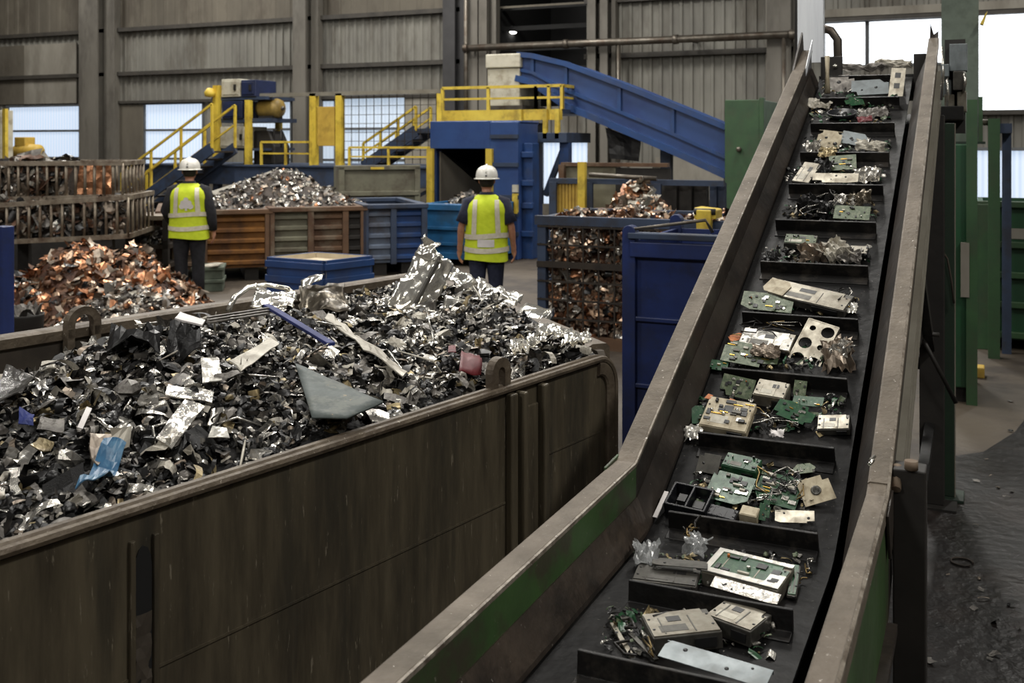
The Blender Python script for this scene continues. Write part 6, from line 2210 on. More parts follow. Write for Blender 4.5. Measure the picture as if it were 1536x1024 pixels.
def tangle(label, px, py, wpx, hpx, seed=1, n=7, off=.012, group=None, mats=('wire_dark', 'wire_brass', 'scrap_silver'), r=.0022, name='wire_tangle'):
    rng = random.Random(seed)
    mtx, w, l = put(px, py, wpx, hpx, rng.uniform(-20, 20), 0, 0, off)
    t = thing(name, label, 'wires', mtx=mtx, group=group)
    for k in range(n):
        pts = []
        p = V((rng.uniform(-.5, .5) * w, rng.uniform(-.5, .5) * l, rng.uniform(0, .01)))
        for i in range(6):
            pts.append(p.copy())
            p = p + V((rng.uniform(-.3, .3) * w, rng.uniform(-.3, .3) * l, rng.uniform(-.008, .012)))
            p.x = max(-.55 * w, min(.55 * w, p.x)); p.y = max(-.55 * l, min(.55 * l, p.y)); p.z = max(-.004, min(.03, p.z))
        m = MB(); m.tube(pts, r * rng.uniform(.6, 1.3), 5); m.build('wire', rng.choice(mats), t, local=True)
    return t


ORD = ['lowest', 'second', 'third', 'fourth', 'fifth', 'sixth', 'seventh', 'eighth', 'ninth', 'tenth', 'eleventh', 'twelfth', 'thirteenth']


def cl_name(i):
    return ORD[i] + ' cleat' + (' up' if i else '')


RUB = MB()
RUBM = ['pcb_green', 'pcb_dull', 'scrap_silver', 'scrap_black', 'scrap_grey', 'scrap_brass', 'module_dark', 'wire_dark']


def bits(i, px0, px1, py0, py1, n, seed, size=(.018, .042)):
    """loose little fragments behind a cleat"""
    rng = random.Random(seed)
    for k in range(n * 4):
        p, Y = bpix(rng.uniform(px0, px1), rng.uniform(py0, py1), .006)
        if p.y > S1 + .03:
            continue
        p = p + V((0, 0, rng.uniform(-.003, .015)))
        s = rng.uniform(.006, .026) * (.8 + Y * .06)
        tv, tf = rng.choice(TPL)
        M4 = Matrix.Translation(p) @ Rx(TH if p.y > SE else 0) @ rand_rot(rng, V((0, 0, 1)), .5) @ Matrix.Diagonal((s, s, s * .8, 1))
        RUB.add([M4 @ v for v in tv], tf, rng.choice([0, 0, 1, 1, 2, 2, 3, 3, 3, 4, 5, 6, 7]), False)
    n = int(n * .72)
    kinds = [('scrap_silver', 'tiny silver fragment behind the %s of the belt'), ('pcb_green', 'tiny green board fragment behind the %s of the belt'), ('scrap_black', 'tiny black fragment behind the %s of the belt'), ('scrap_brass', 'tiny brassy fragment behind the %s of the belt')]
    for k in range(n):
        p, Y = bpix(rng.uniform(px0, px1), rng.uniform(py0, py1), .008)
        if p.y > S1 + .03:
            continue
        mt, lab = rng.choice(kinds)
        ti = rng.randrange(len(TPL)); s = rng.uniform(*size)
        o = bpy.data.objects.new('board_fragment', piece_mesh(ti, TPL, mt, s, 'b'))
        o.matrix_world = Matrix.Translation(p) @ Rx(TH if p.y > SE else 0) @ rand_rot(rng, V((0, 0, 1)), .5) @ Matrix.Diagonal((s, s, s * .8, 1))
        COL.objects.link(o)
        tag(o, lab % cl_name(i), 'fragment', 'fragments behind the %s' % cl_name(i))


# -- lowest pocket
plate('blue grey cover plate leaning on the lowest cleat of the belt', 1072, 995, 162, 26, -7, 12, 0, 2, 'plate_bluegrey', .05, 3, fold=True, poly=[(-.5, -.5), (.5, -.5), (.5, .5), (-.46, .5), (-.5, .2)])
module('long flat metal drive lying slantwise behind the lowest cleat', 1021, 932, 100, 34, .042, 30, 0, -4, 3, 'module_dark', 'module_steel', off=.052)
module('squarer metal drive beside the long slanting one behind the lowest cleat', 1108, 920, 72, 30, .04, -14, 0, 3, 4, 'module_dark', 'module_steel', off=.048)
t = tangle('tangle of wires and bent brackets at the wall side of the lowest pocket', 958, 955, 60, 45, 5, 10, .02, r=.003)
for k, (a, b, mt) in enumerate((((918, 935), (948, 985), 'module_steel'), ((920, 930), (945, 926), 'module_dark'), ((945, 950), (985, 990), 'module_dark'))):
    pa, pb = bpix(*a, .02)[0], bpix(*b, .012)[0]
    m = MB(); m.bar(pa, pb, .012, .006)
    tag(m.build('bent_bracket', mt, bevel=.001), ['pale upright bracket strip at the wall side of the lowest pocket', 'short dark bracket strip on top of the tangle in the lowest pocket', 'dark bracket strip running out of the tangle to the blue grey plate'][k], 'bracket')
bits(0, 905, 1160, 915, 985, 44, 11)
# -- second pocket
crumple('crumpled clear plastic blister at the wall side behind the second cleat', 971, 834, 36, 34, 'plastic_clear', .02, 20, 10, 3, .03, 'clear_plastic', 'plastic')
crumple('crumpled clear plastic blister hanging below the third cleat', 1046, 820, 32, 28, 'plastic_clear', .018, -10, 30, 4, .03, 'clear_plastic', 'plastic')
module('dark grey channel shaped casing behind the second cleat', 1000, 860, 92, 24, .02, 8, 0, 0, 6, 'module_dark', 'module_dark', 'metal_casing', 'casing', .03)
plate('thin dark strip lying across the dark grey casing', 1020, 845, 80, 10, 12, 0, 0, 7, 'module_dark', .045, 1, 'metal_strip', fold=False)
m_ = module('steel framed box with a green circuit board on top behind the second cleat', 1122, 852, 114, 36, .042, -9, 6, 0, 8, 'module_steel', 'pcb_green', 'board_box', 'circuit board', .045, False, 6)
mtx, w, l = put(1122, 852, 114, 36, -9, 6, 0, .045)
for (x0, x1, y0, y1) in ((-.5, .5, .38, .5), (-.5, .5, -.5, -.34), (-.5, -.42, -.34, .38), (.3, .5, -.34, .0)):
    m = MB(); m.bx(x0 * w, x1 * w, y0 * l, y1 * l, .042, .045); m.build('frame_strip', 'scrap_bright', m_, local=True)
plate('silver speckled strip along the lower side of the framed box', 1118, 886, 100, 16, -8, 20, 0, 9, 'scrap_silver', .04, 4, 'metal_strip')
module('narrow upright card at the groove side behind the second cleat', 1191, 868, 14, 44, .012, 4, 10, 0, 10, 'module_dark', 'pcb_green', 'slim_card', 'circuit board', .03, False, 2)
tangle('thin dark wires beside the narrow upright card', 1198, 865, 26, 30, 12, 5, .01)
bits(1, 950, 1200, 830, 885, 44, 12)
# -- third pocket
mtx, w, l = put(1034, 744, 62, 34, -6, 0, 0, .05)
t = thing('black_tray', 'black plastic tray with two compartments at the wall side behind the third cleat', 'tray', mtx=mtx @ Matrix.Translation((0, 0, -.045)))
m = MB(); h = .045; b = .008
for r_ in ((-.5 * w, .5 * w, -.5 * l, -.5 * l + b), (-.5 * w, .5 * w, .5 * l - b, .5 * l), (-.5 * w, -.5 * w + b, -.5 * l, .5 * l), (.5 * w - b, .5 * w, -.5 * l, .5 * l), (-.02 * w, -.02 * w + b, -.5 * l, .5 * l)):
    m.bx(r_[0], r_[1], r_[2], r_[3], 0, h)
m.bx(-.5 * w, .5 * w, -.5 * l, .5 * l, 0, .006)
m.build('tray_frame', 'tray_black', t, local=True, bevel=.002)
MB().bx(-.3 * w, -.1 * w, -.1 * l, .2 * l, .006, .03).build('insert', 'chip_black', t, local=True); MB().bx(.1 * w, .35 * w, -.2 * l, .1 * l, .006, .025).build('insert', 'chip_black', t, local=True)
module('black plastic box lying beside the two compartment tray', 1083, 767, 44, 16, .03, -8, 0, 0, 22, 'tray_black', 'tray_black', 'black_box', 'box', .035, False)
pcb('big green circuit board with a white chip behind the black tray', 1095, 732, 62, 42, -8, 8, 0, 21, 12, off=.035)
plate('dark grey square plate standing behind the big green board', 1063, 695, 32, 28, -4, 25, 0, 23, 'module_dark', .03, 1, fold=False)
module('dark green box with silver labels behind the big green board', 1112, 692, 52, 20, .05, -8, 0, 0, 24, 'pcb_green', 'pcb_green', 'board_box', 'circuit board', .045, True, 3)
mtx, w, l = put(1124, 766, 26, 14, -6, 0, 0, .036)
t = thing('cream_block', 'small cream cube shaped block resting on the third cleat', 'block', mtx=mtx @ Matrix.Translation((0, 0, -.036)))
m = MB(); m.bx(-w / 2, w / 2, -l / 2, l / 2, 0, .036); m.build('block_body', 'module_cream', t, local=True, bevel=.002)
m = MB(); m.bx(-w / 2 + .003, w / 2 - .003, -l / 2 + .003, l / 2 - .003, .036, .0375); m.build('block_lid', 'module_cream', t, local=True)
pcb('cluttered green board half covered by wires in the middle of the third pocket', 1168, 735, 62, 44, -6, 4, 4, 25, 16, off=.02)
tangle('dark wires over the cluttered board in the third pocket', 1170, 730, 60, 40, 26, 12, .03)
plate('pale cream plate with a round mark and a notched corner by the belt groove', 1224, 735, 46, 38, 26, 22, 0, 27, 'module_cream', .03, 0, fold=False, poly=[(-.5, -.5), (.5, -.5), (.5, .3), (.3, .3), (.3, .5), (-.5, .5)])
t = bpy.data.objects[-1] if False else None
p_, _, _ = put(1224, 735, 10, 10, 26, 22, 0, .0335)
m = MB(); m.xf = p_; m.lathe([(.014, 0), (.015, .0006), (.011, .0006), (.010, 0)], 20); o = m.build('round_mark', 'module_dark', [x for x in bpy.data.objects if x.get('label', '').startswith('pale cream plate')][0])
plate('pale bracket plate with a square cutout lying near the end of the third cleat', 1192, 775, 56, 18, 8, 10, 0, 28, 'module_steel', .03, 2)
pcb('small upright green board with a white connector behind the third cleat', 1147, 765, 16, 30, -4, 30, 0, 29, 4, off=.03)
plate('thin green oval strip lying above the cluttered board', 1205, 703, 36, 14, 18, 10, 0, 30, 'pcb_dull', .02, 1, 'metal_strip', fold=False, poly=[(-.5, -.1), (-.2, -.5), (.3, -.5), (.5, 0), (.3, .5), (-.2, .5)])
pa, pb = bpix(982, 776, .02)[0], bpix(1000, 737, .05)[0]
m = MB(); m.bar(pa, pb, .014, .004)
tag(m.build('white_strip', 'white_label', bevel=.001), 'white plastic strip leaning on the conveyor wall by the black tray', 'strip')
tangle('stray clips hanging over the third cleat below the black tray', 1048, 795, 16, 26, 31, 4, .05, r=.003)
bits(2, 1040, 1220, 700, 775, 34, 13)
# -- fourth pocket
module('large cream speckled drive leaning on the fourth cleat', 1091, 620, 70, 44, .03, -5, 8, 0, 41, 'module_cream', 'module_cream', off=.05, chips=12)
for (x, y) in ((1063, 595), (1096, 602)):
    p, Y = bpix(x, y, .055)
    m = MB(); m.xf = Matrix.Translation(p) @ Rx(TH); m.prism([(-.012, -.01, 0), (.008, -.014, 0), (.014, .006, .002), (-.004, .014, .001)], (0, 0, .002))
    tag(m.build('orange_tag', 'component_orange'), 'orange scrap tag at the corner of the large cream drive' if x < 1080 else 'orange scrap tag in the middle of the large cream drive', 'tag')
module('white square metal box behind the cream drive in the fourth pocket', 1157, 582, 46, 24, .055, -6, 4, 0, 42, 'module_steel', 'module_steel', 'metal_box', 'box', .055)
pcb('olive circuit board standing behind the cream drive', 1106, 580, 48, 30, -8, 30, 0, 43, 7, 'pcb_dull', .03)
pcb('small square green board at the back of the fourth pocket', 1200, 583, 18, 24, -2, 30, 0, 44, 3, 'pcb_dull', .03)
pcb('flat bright green board tilted over the rubble of the fourth pocket', 1192, 618, 56, 26, -14, 6, 8, 45, 5, off=.04)
pcb('narrow dull green board above the tilted bright one', 1212, 602, 44, 14, -4, 10, -6, 46, 4, off=.035)
module('small pale lidded casing by the groove end of the fourth cleat', 1250, 632, 46, 22, .025, 4, 0, -6, 47, 'module_dark', 'module_steel', 'metal_casing', 'casing', .03)
tangle('black and silver wires in the middle of the fourth pocket', 1160, 630, 70, 30, 48, 14, .015)
crumple('bright foil bit at the wall end of the fourth cleat', 1040, 650, 24, 20, 'scrap_bright', .015, 10, 10, 49, .02, 'foil_bit', 'foil')
pcb('dark green board upright at the wall end of the fourth cleat', 1048, 622, 20, 26, 12, 20, 10, 50, 3, off=.02)
crumple('white crumpled bit resting on the middle of the fourth cleat', 1166, 650, 18, 10, 'white_label', .01, 0, 20, 51, .05, 'paper_bit', 'scrap')
bits(3, 1045, 1262, 595, 650, 40, 14)
# -- fifth pocket
module('silver faced module at the back of the fifth pocket', 1150, 508, 76, 26, .03, -6, 6, 0, 61, 'module_steel', 'scrap_bright', off=.04)
pcb('crumpled dull green board in front of the silver faced module', 1126, 532, 80, 32, -4, 14, 4, 62, 10, 'pcb_dull', .03)
crumple('dark crushed part lying on the crumpled dull green board', 1150, 527, 40, 20, 'scrap_taupe', .015, 0, 10, 63, .04)
# perforated plate with four big holes
mtx, w, l = put(1219, 518, 46, 72, 0, 22, 0, .035)
mtx = mtx @ Rz(math.radians(-17))
t = thing('perforated_plate', 'long pale plate with large round holes standing in the fifth pocket', 'plate', mtx=mtx)
m = MB()
hs = .0
for j in range(3):
    for i in range(2):
        x0, x1 = lerp(-w / 2, w / 2, i / 2), lerp(-w / 2, w / 2, (i + 1) / 2)
        y0, y1 = lerp(-l / 2, l / 2, j / 3), lerp(-l / 2, l / 2, (j + 1) / 3)
        cx, cy = (x0 + x1) / 2, (y0 + y1) / 2
        big = (i + j) % 2 == 1 or j == 0
        r = min(x1 - x0, y1 - y0) * (.42 if big else .2)
        n = 16
        vs, fs = [], []
        for k in range(n):
            a = 2 * PI * k / n + PI / 4
            ca, sa = math.cos(a), math.sin(a)
            q = max(abs(ca), abs(sa))
            vs.append((cx + ca / q * (x1 - x0) / 2, cy + sa / q * (y1 - y0) / 2, 0)); vs.append((cx + ca * r, cy + sa * r, 0))
        for k in range(n):
            a, b = 2 * k, 2 * ((k + 1) % n)
            fs.append((a, b, b + 1, a + 1))
        m.add(vs, fs)
m.build('plate_sheet', 'module_steel', t, local=True, solid=.004)
m = MB()
for r_ in ((-w / 2, w / 2, -l / 2 - .002, -l / 2 + .002), (-w / 2, w / 2, l / 2 - .002, l / 2 + .002), (-w / 2 - .002, -w / 2 + .002, -l / 2, l / 2), (w / 2 - .002, w / 2 + .002, -l / 2, l / 2)):
    m.bx(*r_, -.016, .003)
m.build('plate_rim', 'module_steel', t, local=True)
crumple('crumpled brownish silver scrap beside the perforated plate', 1256, 532, 44, 44, 'scrap_taupe', .025, 10, 10, 64, .03)
crumple('bright crumpled scrap on top of the brownish one beside the perforated plate', 1262, 524, 26, 26, 'scrap_silver', .02, -20, 20, 65, .05)
pcb('small dark board with white dots at the wall end of the fifth cleat', 1078, 548, 26, 14, 4, 4, 8, 66, 4, off=.02)
plate('small orange red tipped strip at the back of the fifth pocket', 1104, 506, 20, 10, 30, 10, 0, 67, 'component_orange', .02, 0, 'metal_strip', fold=False)
tangle('fine wires over the fifth pocket beside the silver module', 1150, 498, 90, 24, 68, 8, .03)
bits(4, 1085, 1270, 515, 553, 34, 15)
# -- sixth pocket
module('long pale metal casing lying across the sixth pocket', 1214, 441, 118, 24, .035, -16, 4, 0, 71, 'module_dark', 'module_steel', 'metal_casing', 'casing', .05)
plate('pale bent flap at the upper end of the long casing', 1166, 430, 36, 20, -22, 4, 0, 72, 'module_cream', .055, 0, fold=False)
pcb('green circuit board leaning on the sixth cleat', 1151, 453, 74, 26, -3, 20, 0, 73, 9, 'pcb_dull', .03)
tangle('bright wires and foil at the groove end of the sixth cleat', 1268, 452, 36, 26, 74, 9, .02)
crumple('small foil bit below the end of the long casing', 1276, 462, 20, 12, 'scrap_bright', .012, 0, 0, 75, .02, 'foil_bit', 'foil')
bits(5, 1118, 1288, 442, 470, 26, 16)
# -- seventh pocket
module('green and silver box standing at the back of the seventh pocket', 1201, 358, 46, 14, .035, -2, 10, 0, 81, 'module_dark', 'pcb_dull', 'board_box', 'circuit board', .05, True, 3)
crumple('crumpled pale coppery sheet in the middle of the seventh pocket', 1222, 380, 44, 26, 'scrap_taupe', .03, 10, 20, 82, .03)
crumple('peaked pale sheet in the middle of the seventh pocket', 1250, 378, 36, 34, 'scrap_pale', .035, 40, 30, 83, .04)
crumple('dull grey crumpled sheet near the groove end of the seventh cleat', 1272, 384, 40, 20, 'scrap_grey', .02, -10, 15, 84, .03)
module('small black box with a silver clip at the groove end of the seventh pocket', 1288, 374, 26, 12, .02, 0, 0, 0, 85, 'tray_black', 'module_steel', 'black_box', 'box', .035, False)
crumple('dark crushed bit at the wall end of the seventh cleat', 1156, 386, 24, 14, 'scrap_black', .015, 0, 10, 86, .02)
bits(6, 1150, 1305, 372, 394, 30, 17)
# -- eighth pocket
crumple('dark crumpled lump in the middle of the eighth pocket', 1222, 312, 46, 34, 'scrap_black', .035, 0, 20, 91, .03)
plate('narrow pale strip standing upright beside the dark lump in the eighth pocket', 1200, 312, 10, 34, -16, 30, 0, 92, 'scrap_pale', .03, 0, 'metal_strip', fold=False)
crumple('silver crumpled sheet at the back of the eighth pocket', 1262, 300, 38, 14, 'scrap_silver', .012, -4, 20, 93, .035)
crumple('brown curled sheet beside the silver one in the eighth pocket', 1290, 300, 34, 20, 'brown_sheet', .02, 14, 20, 94, .03)
pcb('flat dull green board leaning on the eighth cleat', 1278, 319, 50, 20, -2, 20, 0, 95, 6, 'pcb_dull', .03)
tangle('wires and rings in the middle of the eighth pocket', 1225, 308, 50, 30, 96, 10, .04)
bits(7, 1175, 1315, 308, 330, 34, 18)
# -- ninth pocket
module('slim silver and green drive standing at the wall side of the ninth pocket', 1210, 258, 26, 30, .02, -14, 10, 0, 101, 'module_dark', 'module_steel', off=.04)
plate('long pale bar plate resting on the ninth cleat', 1253, 267, 64, 14, 0, 22, 0, 102, 'module_steel', .04, 3)
pcb('small bright green board above the long bar plate', 1264, 244, 38, 22, 6, 24, 0, 103, 6, 'pcb_dull', .035)
crumple('crumpled silver scrap at the groove end of the ninth cleat', 1300, 264, 38, 22, 'scrap_silver', .02, 0, 10, 104, .025)
crumple('dark scrap between the slim drive and the small green board', 1236, 250, 24, 20, 'scrap_black', .02, 0, 10, 105, .03)
bits(8, 1178, 1328, 252, 276, 30, 19)
# -- tenth pocket
plate('upright pale plate with a slot in the tenth pocket', 1243, 212, 34, 32, -8, 34, 0, 111, 'module_cream', .03, 2, fold=True)
crumple('brassy crushed ring at the foot of the upright pale plate', 1242, 230, 24, 14, 'scrap_brass', .015, 0, 10, 112, .05)
plate('grey board with small parts beside the upright pale plate', 1280, 208, 38, 18, -16, 20, 0, 113, 'plate_bluegrey', .03, 2, fold=False)
crumple('pale bent sheet at the groove end of the tenth cleat', 1306, 219, 40, 14, 'scrap_pale', .018, -8, 20, 114, .03)
crumple('foil lump at the wall end of the tenth cleat', 1221, 222, 18, 18, 'scrap_silver', .02, 0, 10, 115, .03)
bits(9, 1205, 1335, 210, 228, 26, 20)
# -- eleventh pocket
mtx, w, l = put(1263, 168, 44, 16, 0, 0, 0, .035)
t = thing('black_tray', 'black bowl shaped plastic part in the middle of the eleventh pocket', 'tray', mtx=mtx @ Matrix.Translation((0, 0, -.035)))
m = MB(); m.lathe([(w * .36, 0), (w * .5, .035), (w * .46, .035), (w * .33, .005)], 20, (0, 0, 0), None, 0, 1, .7); m.build('bowl', 'tray_black', t, local=True)
m = MB(); m.lathe([(w * .2, .006), (w * .16, .03)], 14, (0, 0, 0)); m.build('hub', 'chip_black', t, local=True)
pcb('twisted green board on top of the black bowl shaped part', 1281, 152, 26, 12, 20, 20, 10, 121, 3, off=.05)
crumple('small red scrap near the groove end of the eleventh cleat', 1297, 179, 20, 8, 'plastic_red', .008, 10, 10, 122, .02, 'red_scrap', 'scrap')
crumple('pale scrap with green bits at the wall end of the eleventh pocket', 1228, 156, 38, 14, 'scrap_pale', .014, -6, 10, 123, .025)
crumple('grey bent scrap lying above the small red one', 1310, 170, 40, 14, 'scrap_grey', .014, 8, 10, 124, .02)
bits(10, 1215, 1340, 160, 184, 36, 21)
# -- twelfth pocket
plate('pale blue grey plate leaning on the twelfth cleat', 1305, 131, 52, 22, 3, 24, 0, 131, 'plate_bluegrey', .035, 2, fold=False)
plate('grey angular board piece beside the pale blue grey plate', 1262, 126, 38, 26, 12, 24, 0, 132, 'scrap_grey', .03, 1, fold=False)
t = plate('upright pale bracket with square holes at the groove end of the twelfth pocket', 1345, 130, 20, 56, -3, 34, 0, 133, 'module_steel', .04, 0, 'metal_bracket', fold=False)
mtx, w, l = put(1345, 130, 20, 56, -3, 34, 0, .04)
for y in (-.32, .02, .3):
    m = MB(); m.bx(-.2 * w, .2 * w, (y - .07) * l, (y + .07) * l, .0022, .003); m.build('hole', 'chip_black', t, local=True)
p, Y = bpix(1241, 140, .02); q = at(1241, 84, Y + .02)
m = MB(); m.tube([p, p.lerp(q, .5), q], [.018, .010, .014], 8)
tag(m.build('pale_stick', 'module_cream'), 'pale upright stick standing at the wall end of the twelfth pocket', 'stick')
bits(11, 1230, 1350, 118, 146, 30, 22)
# -- top pocket
crumple('grey crumpled sheet at the very top of the belt', 1290, 102, 70, 10, 'scrap_grey', .02, 0, 20, 141, .03)
crumple('pale crumpled sheet at the very top of the belt by the groove', 1340, 96, 50, 10, 'scrap_pale', .02, -6, 20, 142, .04)
bits(12, 1250, 1360, 98, 106, 22, 23)

tag(RUB.build('electronic_rubble', RUBM), 'fine rubble of board crumbs and wire bits strewn in the belt pockets', 'rubble', None, 'stuff')

# ================================================================== AROUND THE HEAD OF THE CONVEYOR
SH = 6.75
a, b = on_s(1196, 95, SH), on_s(1235, 95, SH)
t = thing('tall_steel_sheet', 'tall bright steel sheet standing at the head of the conveyor wall', 'sheet', ((a.x + b.x) / 2, SH, 0))
MB().bx(a.x, b.x, SH, SH + .012, a.z, 3.6).build('sheet_face', 'steel_sheet', t, bevel=.003)
MB().bx(b.x - .012, b.x, SH + .012, SH + .06, a.z, 3.6).build('folded_edge', 'steel_sheet', t)
MB().bx(a.x - .02, a.x + .02, SH + .02, SH + .06, 0, 3.6).build('upright', 'dark_steel', t)
a = on_s(1232, 42, SH + .1)
m = MB(); m.tube([a, a + V((.06, 0, -.02)), a + V((.1, 0, -.08)), a + V((.11, 0, -.5))], .028, 10); m.build('bent_duct', 'pipe_steel', t)

# green column
GC = 9.2
ZGM = on_s(1440, 216, 8.9).z
a, b = on_s(1412, 100, GC), on_s(1468, 100, GC)
t = thing('green_column', 'tall pale green steel column behind the head of the conveyor', 'column', ((a.x + b.x) / 2, GC + .1, ZGM))
MB().bx(a.x, b.x, GC, GC + .02, ZGM, 5.2).build('front_flange', 'green_column', t)
MB().bx((a.x + b.x) / 2 - .02, (a.x + b.x) / 2 + .02, GC + .02, GC + .3, ZGM, 5.2).build('web', 'green_column', t)
MB().bx(a.x, b.x, GC + .3, GC + .32, ZGM, 5.2).build('rear_flange', 'green_column', t)
MB().bx(b.x, b.x + .03, GC - .02, GC + .34, ZGM, on_s(1470, 145, GC).z).build('side_plate', 'green_paint', t)
MB().bx(a.x - .05, b.x + .05, GC - .05, GC + .38, ZGM, ZGM + .02).build('base_plate', 'green_dark', t)
q = on_s(1472, 26, GC - .1)
MB().prism([(q.x - .01, GC - .1, q.z - .05), (q.x + .03, GC - .1, q.z + .03), (q.x + .045, GC - .1, q.z + .05), (q.x + .015, GC - .1, q.z - .06)], (0, .1, 0)).build('yellow_tab', 'yellow_paint', t)
# junction boxes at the column
t = thing('switch_gear', 'cluster of pale switch boxes and brackets fixed beside the head of the conveyor', 'switch box', on_s(1430, 120, 7.0))
for k, (r_, mt) in enumerate((((1424, 66, 1451, 106), 'plate_bluegrey'), ((1414, 120, 1428, 145), 'plate_bluegrey'), ((1417, 142, 1432, 165), 'module_steel'), ((1436, 138, 1450, 168), 'module_steel'), ((1430, 108, 1446, 136), 'module_dark'), ((1412, 98, 1424, 116), 'plate_bluegrey'), ((1412, 160, 1446, 180), 'black_steel'))):
    x0, x1, z0, z1 = rect(*r_, 7.0)
    MB().bx(x0, x1, 7.0 - .02 * k, 7.12, z0, z1).build('box', mt, t, bevel=.004)
m = MB()
for x_, y0_, y1_ in ((1413, 70, 150), (1420, 108, 172), (1446, 108, 138)):
    m.tube([on_s(x_, y0_, 6.93), on_s(x_ + 2, (y0_ + y1_) / 2, 6.9), on_s(x_ - 1, y1_, 6.93)], .009, 6)
m.build('conduit', 'solder_silver', t)
x0, x1, z0, z1 = rect(1410, 60, 1455, 200, 7.12)
MB().bx((x0 + x1) / 2 - .06, (x0 + x1) / 2 + .06, 7.12, 7.2, z0, z1).build('back_bracket', 'dark_steel', t)
# big dark leg
p = on_z(1418, 745, 0)
t = thing('dark_post', 'thick dark green post standing under the head of the conveyor on the wet floor', 'post', p)
zt_ = at(1418, 185, p.x * -SN + p.y * CS).z
MB().bx(p.x - .05, p.x + .05, p.y - .05, p.y + .05, .02, zt_).build('post_tube', 'green_dark', t, bevel=.004)
MB().bx(p.x + .05, p.x + .056, p.y - .05, p.y - .03, .02, zt_).build('bright_edge', 'chute_grey', t)
MB().bx(p.x - .1, p.x + .1, p.y - .1, p.y + .1, 0, .02).build('base_plate', 'green_dark', t, bevel=.003)
# thin leaning rod and hanging cable
a, b = at(1380, 500, 5.6), at(1434, 604, 5.6)
b.z = at(1434, 604, 5.6).z
m = MB(); m.tube([a, b], .012, 8); m.tube([a, V((UR + .02, a.y, a.z))], .012, 8); tag(m.build('leaning_rod', 'dark_steel'), 'thin dark rod slanting down from the side of the conveyor', 'rod')
m = MB(); m.tube([at(1402, 372, 5.9), at(1412, 374, 5.9), at(1421, 388, 5.9), at(1427, 420, 5.9), at(1431, 455, 5.9)], .006, 6)
tag(m.build('hanging_cable', 'pipe_steel'), 'thin pale cable hanging beside the dark post', 'cable')
t = thing('junction_box', 'small rusty junction box on the conveyor side with a cable hanging from it', 'box', at(1398, 365, 5.95))
x = at(1398, 365, 5.95)
MB().box(x, (.05, .06, .12)).build('box_body', 'rust_brown', t, bevel=.004)
MB().box(x + V((.03, -.02, .03)), (.03, .03, .03)).build('cable_gland', 'dark_steel', t)
# green machine body behind column
SG2 = 8.9
x0, x1, z0, z1 = rect(1400, 215, 1462, 515, SG2)
t = thing('green_machine', 'dark green machine housing behind the posts at the head of the conveyor', 'machine', ((x0 + x1) / 2, SG2 + .4, 0))
MB().bx(x0, x1, SG2, SG2 + .9, .12, ZGM).build('housing', 'green_bright', t, bevel=.01)
MB().bx(x1 - .06, x1 + .02, SG2 - .05, SG2, 0, on_s(1440, 150, SG2).z).build('upright', 'green_paint', t)
x0b, x1b, z0b, z1b = rect(1441, 364, 1454, 446, SG2 - .06)
MB().bx(x0b, x1b, SG2 - .06, SG2, z0b, z1b).build('pale_panel', 'cladding_pale', t)
m = MB(); m.bx(x0 + .02, x1 - .02, SG2 + .05, SG2 + .85, 0, .12); m.build('plinth', 'dark_steel', t)
x0, x1, z0, z1 = rect(1450, 494, 1477, 512, 9.9)
tag(MB().bx(x0, x1, 9.9, 10.05, 0, z1 - z0).build('yellow_block', 'yellow_panel', bevel=.01), 'small dull yellow block on the floor beside the green skip', 'block')
# green ribbed skip
SQ = 11.4
x0, x1 = on_s(1466, 400, SQ).x, on_s(1700, 400, SQ).x
zt_ = on_s(1500, 306, SQ).z
t = thing('green_skip', 'green ribbed steel skip with a pale label standing beyond the posts', 'skip', ((x0 + x1) / 2, SQ + .7, 0))
m = MB(); m.bx(x0, x1, SQ, SQ + .05, .05, zt_); m.bx(x0, x0 + .05, SQ, SQ + 1.4, .05, zt_); m.bx(x1 - .05, x1, SQ, SQ + 1.4, .05, zt_); m.bx(x0, x1, SQ + 1.35, SQ + 1.4, .05, zt_); m.bx(x0, x1, SQ, SQ + 1.4, .05, .1)
m.build('shell', 'green_bright', t)
for py in (306, 366, 411, 455, 500):
    z = on_s(1500, py, SQ).z
    MB().bx(x0 - .02, x1 + .02, SQ - .07, SQ, z - .03, z + .03).build('rib', 'green_paint', t, bevel=.006)
MB().bx(x0 - .03, x0 + .12, SQ - .09, SQ, 0, zt_ + .0).build('corner_post', 'green_paint', t, bevel=.006)
a0, a1, b0, b1 = rect(1510, 343, 1552, 360, SQ - .08)
MB().bx(a0, a1, SQ - .012, SQ, b0, b1).build('label_plate', 'cladding_pale', t)
for k in range(3):
    MB().bx(lerp(x0, x1, .1 + .35 * k), lerp(x0, x1, .2 + .35 * k), SQ + .1, SQ + 1.3, 0, .05).build('skid', 'dark_steel', t)
# pipe frame above
SF = 10.9
a, b = on_s(1426, 184, SF), on_s(1520, 182, SF)
t = thing('pipe_frame', 'green and navy gantry frame with a steel pipe beside the green column', 'frame', ((a.x + b.x) / 2, SF, 0))
MB().tube([(a.x - .1, SF, a.z), (b.x - .16, SF, a.z)], .03, 10).build('pipe', 'pipe_steel', t)
x0, x1, z0, z1 = rect(1482, 178, 1500, 400, SF)
MB().bx(x0, x1, SF - .05, SF + .05, 0, z1).build('post', 'green_paint', t)
x0, x1, z0, z1 = rect(1503, 186, 1517, 300, SF + .3)
MB().bx(x0, x1, SF + .25, SF + .35, 0, z1).build('post', 'blue_slate', t)
x0, x1, z0, z1 = rect(1482, 186, 1517, 200, SF + .3)
MB().bx(x0, x1, SF, SF + .35, z0, z1).build('top_beam', 'blue_slate', t)
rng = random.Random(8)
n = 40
c = V((1.7, 5.2, .004))
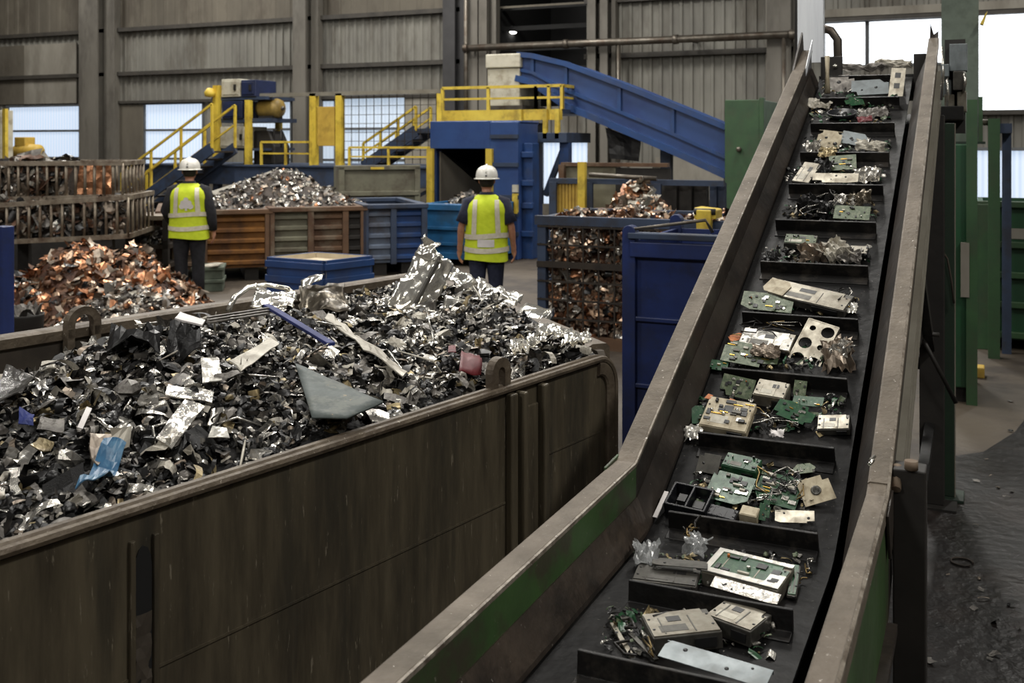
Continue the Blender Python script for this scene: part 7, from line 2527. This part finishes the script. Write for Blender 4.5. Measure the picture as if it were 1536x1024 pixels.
vs = [c] + [c + V((math.cos(2 * PI * k / n) * (2.2 + .4 * noise.noise(V((k * .35, 1, 1)))), math.sin(2 * PI * k / n) * (4.6 + .9 * noise.noise(V((k * .35, 5, 1)))), 0)) for k in range(n)]
m = MB(); m.add(vs, [(0, 1 + k, 1 + (k + 1) % n) for k in range(n)])  # thin floor patch whose dark colour stands in for shade
tag(m.build('floor_shade', 'floor_shade'), 'wide dark patch of painted shade on the wet floor beside the conveyor', 'painted shade')
# loose litter on the wet floor
rng = random.Random(5)
for k in range(26):
    p = on_z(rng.uniform(1385, 1530), rng.uniform(600, 1000), .012)
    ti = rng.randrange(len(TPL)); s = rng.uniform(.015, .05)
    o = bpy.data.objects.new('floor_scrap', piece_mesh(ti, TPL, rng.choice(['scrap_black', 'scrap_grey', 'scrap_taupe']), s, 'fl'))
    o.matrix_world = Matrix.Translation(p) @ rand_rot(rng, V((0, 0, 1)), .3) @ Matrix.Diagonal((s, s, s * .4, 1))
    COL.objects.link(o)
    tag(o, 'small dark scrap flake on the wet floor beside the conveyor', 'scrap', 'flakes on the wet floor')
p = on_z(1443, 842, .01)
m = MB(); m.tube([p + V((.05 * math.cos(a), .05 * math.sin(a), 0)) for a in [2 * PI * k / 16 for k in range(15)]], .005, 6)
tag(m.build('wire_ring', 'mesh_steel'), 'small open wire ring lying on the wet floor', 'ring')

# ================================================================== LIGHT AND CAMERA


def lamp(name, loc, size, power, col=(1, .97, .915), tgt=None, sy=None):
    d = bpy.data.lights.new(name, 'AREA')
    d.shape = 'RECTANGLE' if sy else 'SQUARE'
    d.size = size
    if sy:
        d.size_y = sy
    d.energy = power
    d.color = col
    o = bpy.data.objects.new(name, d)
    o.location = loc
    if tgt is not None:
        o.rotation_euler = (V(tgt) - V(loc)).to_track_quat('-Z', 'Y').to_euler()
    COL.objects.link(o)
    return o


KEY = [(5.2, 2.2, 9.3, 1.25), (-2.2, 3.6, 9.6, .45), (-8.5, 10.5, 9.6, .9), (-3.0, 9.5, 9.6, .55), (-15, 15, 9.6, 1.1), (-8, 17, 9.6, 1.1), (-20, 21, 9.6, 1.1), (-2, 16, 9.6, .9), (-27, 20, 9.6, .9), (-12, 21, 9.6, 1.0), (3.5, 20, 9.6, .7), (-12, 5, 9.6, .7)]
for x, y, z, k in KEY:
    lamp('high_bay_light', (x, y, z), .7, 520 * k, sy=2.6)
for x, y, k in ((-4, -6, .5), (4, -6, .3), (-12, -5, .6)):
    lamp('fill_light', (x, y, 8.2), 1.6, 620 * k, (1, .975, .93), (x - 2.5, y + 12, 0))  # unseen fill added behind the camera to brighten surfaces facing it
w = bpy.data.worlds.new('World'); sc.world = w; w.use_nodes = True
bg = w.node_tree.nodes['Background']; bg.inputs[0].default_value = (.5, .6, .75, 1); bg.inputs[1].default_value = .15

cam = bpy.data.cameras.new('camera')
co = bpy.data.objects.new('camera', cam); COL.objects.link(co)
co.location = (0, 0, HC)
co.rotation_euler = (PI / 2, 0, YAW)
cam.sensor_width = 36.0
cam.lens = F / 1536 * 36
cam.shift_y = -(512 - HY) / 1536
cam.clip_start = .05; cam.clip_end = 200
cam.dof.use_dof = True
cam.dof.focus_distance = 3.4
cam.dof.aperture_fstop = 6.0
sc.camera = co
sc.view_settings.view_transform = 'Standard'
sc.view_settings.look = 'None'
sc.view_settings.gamma = 1.0
sc.view_settings.use_curve_mapping = False
sc.view_settings.exposure = 0.0
try:
    sc.cycles.use_denoising = True
    sc.cycles.max_bounces = 6
    sc.cycles.sample_clamp_indirect = 4
except Exception:
    pass
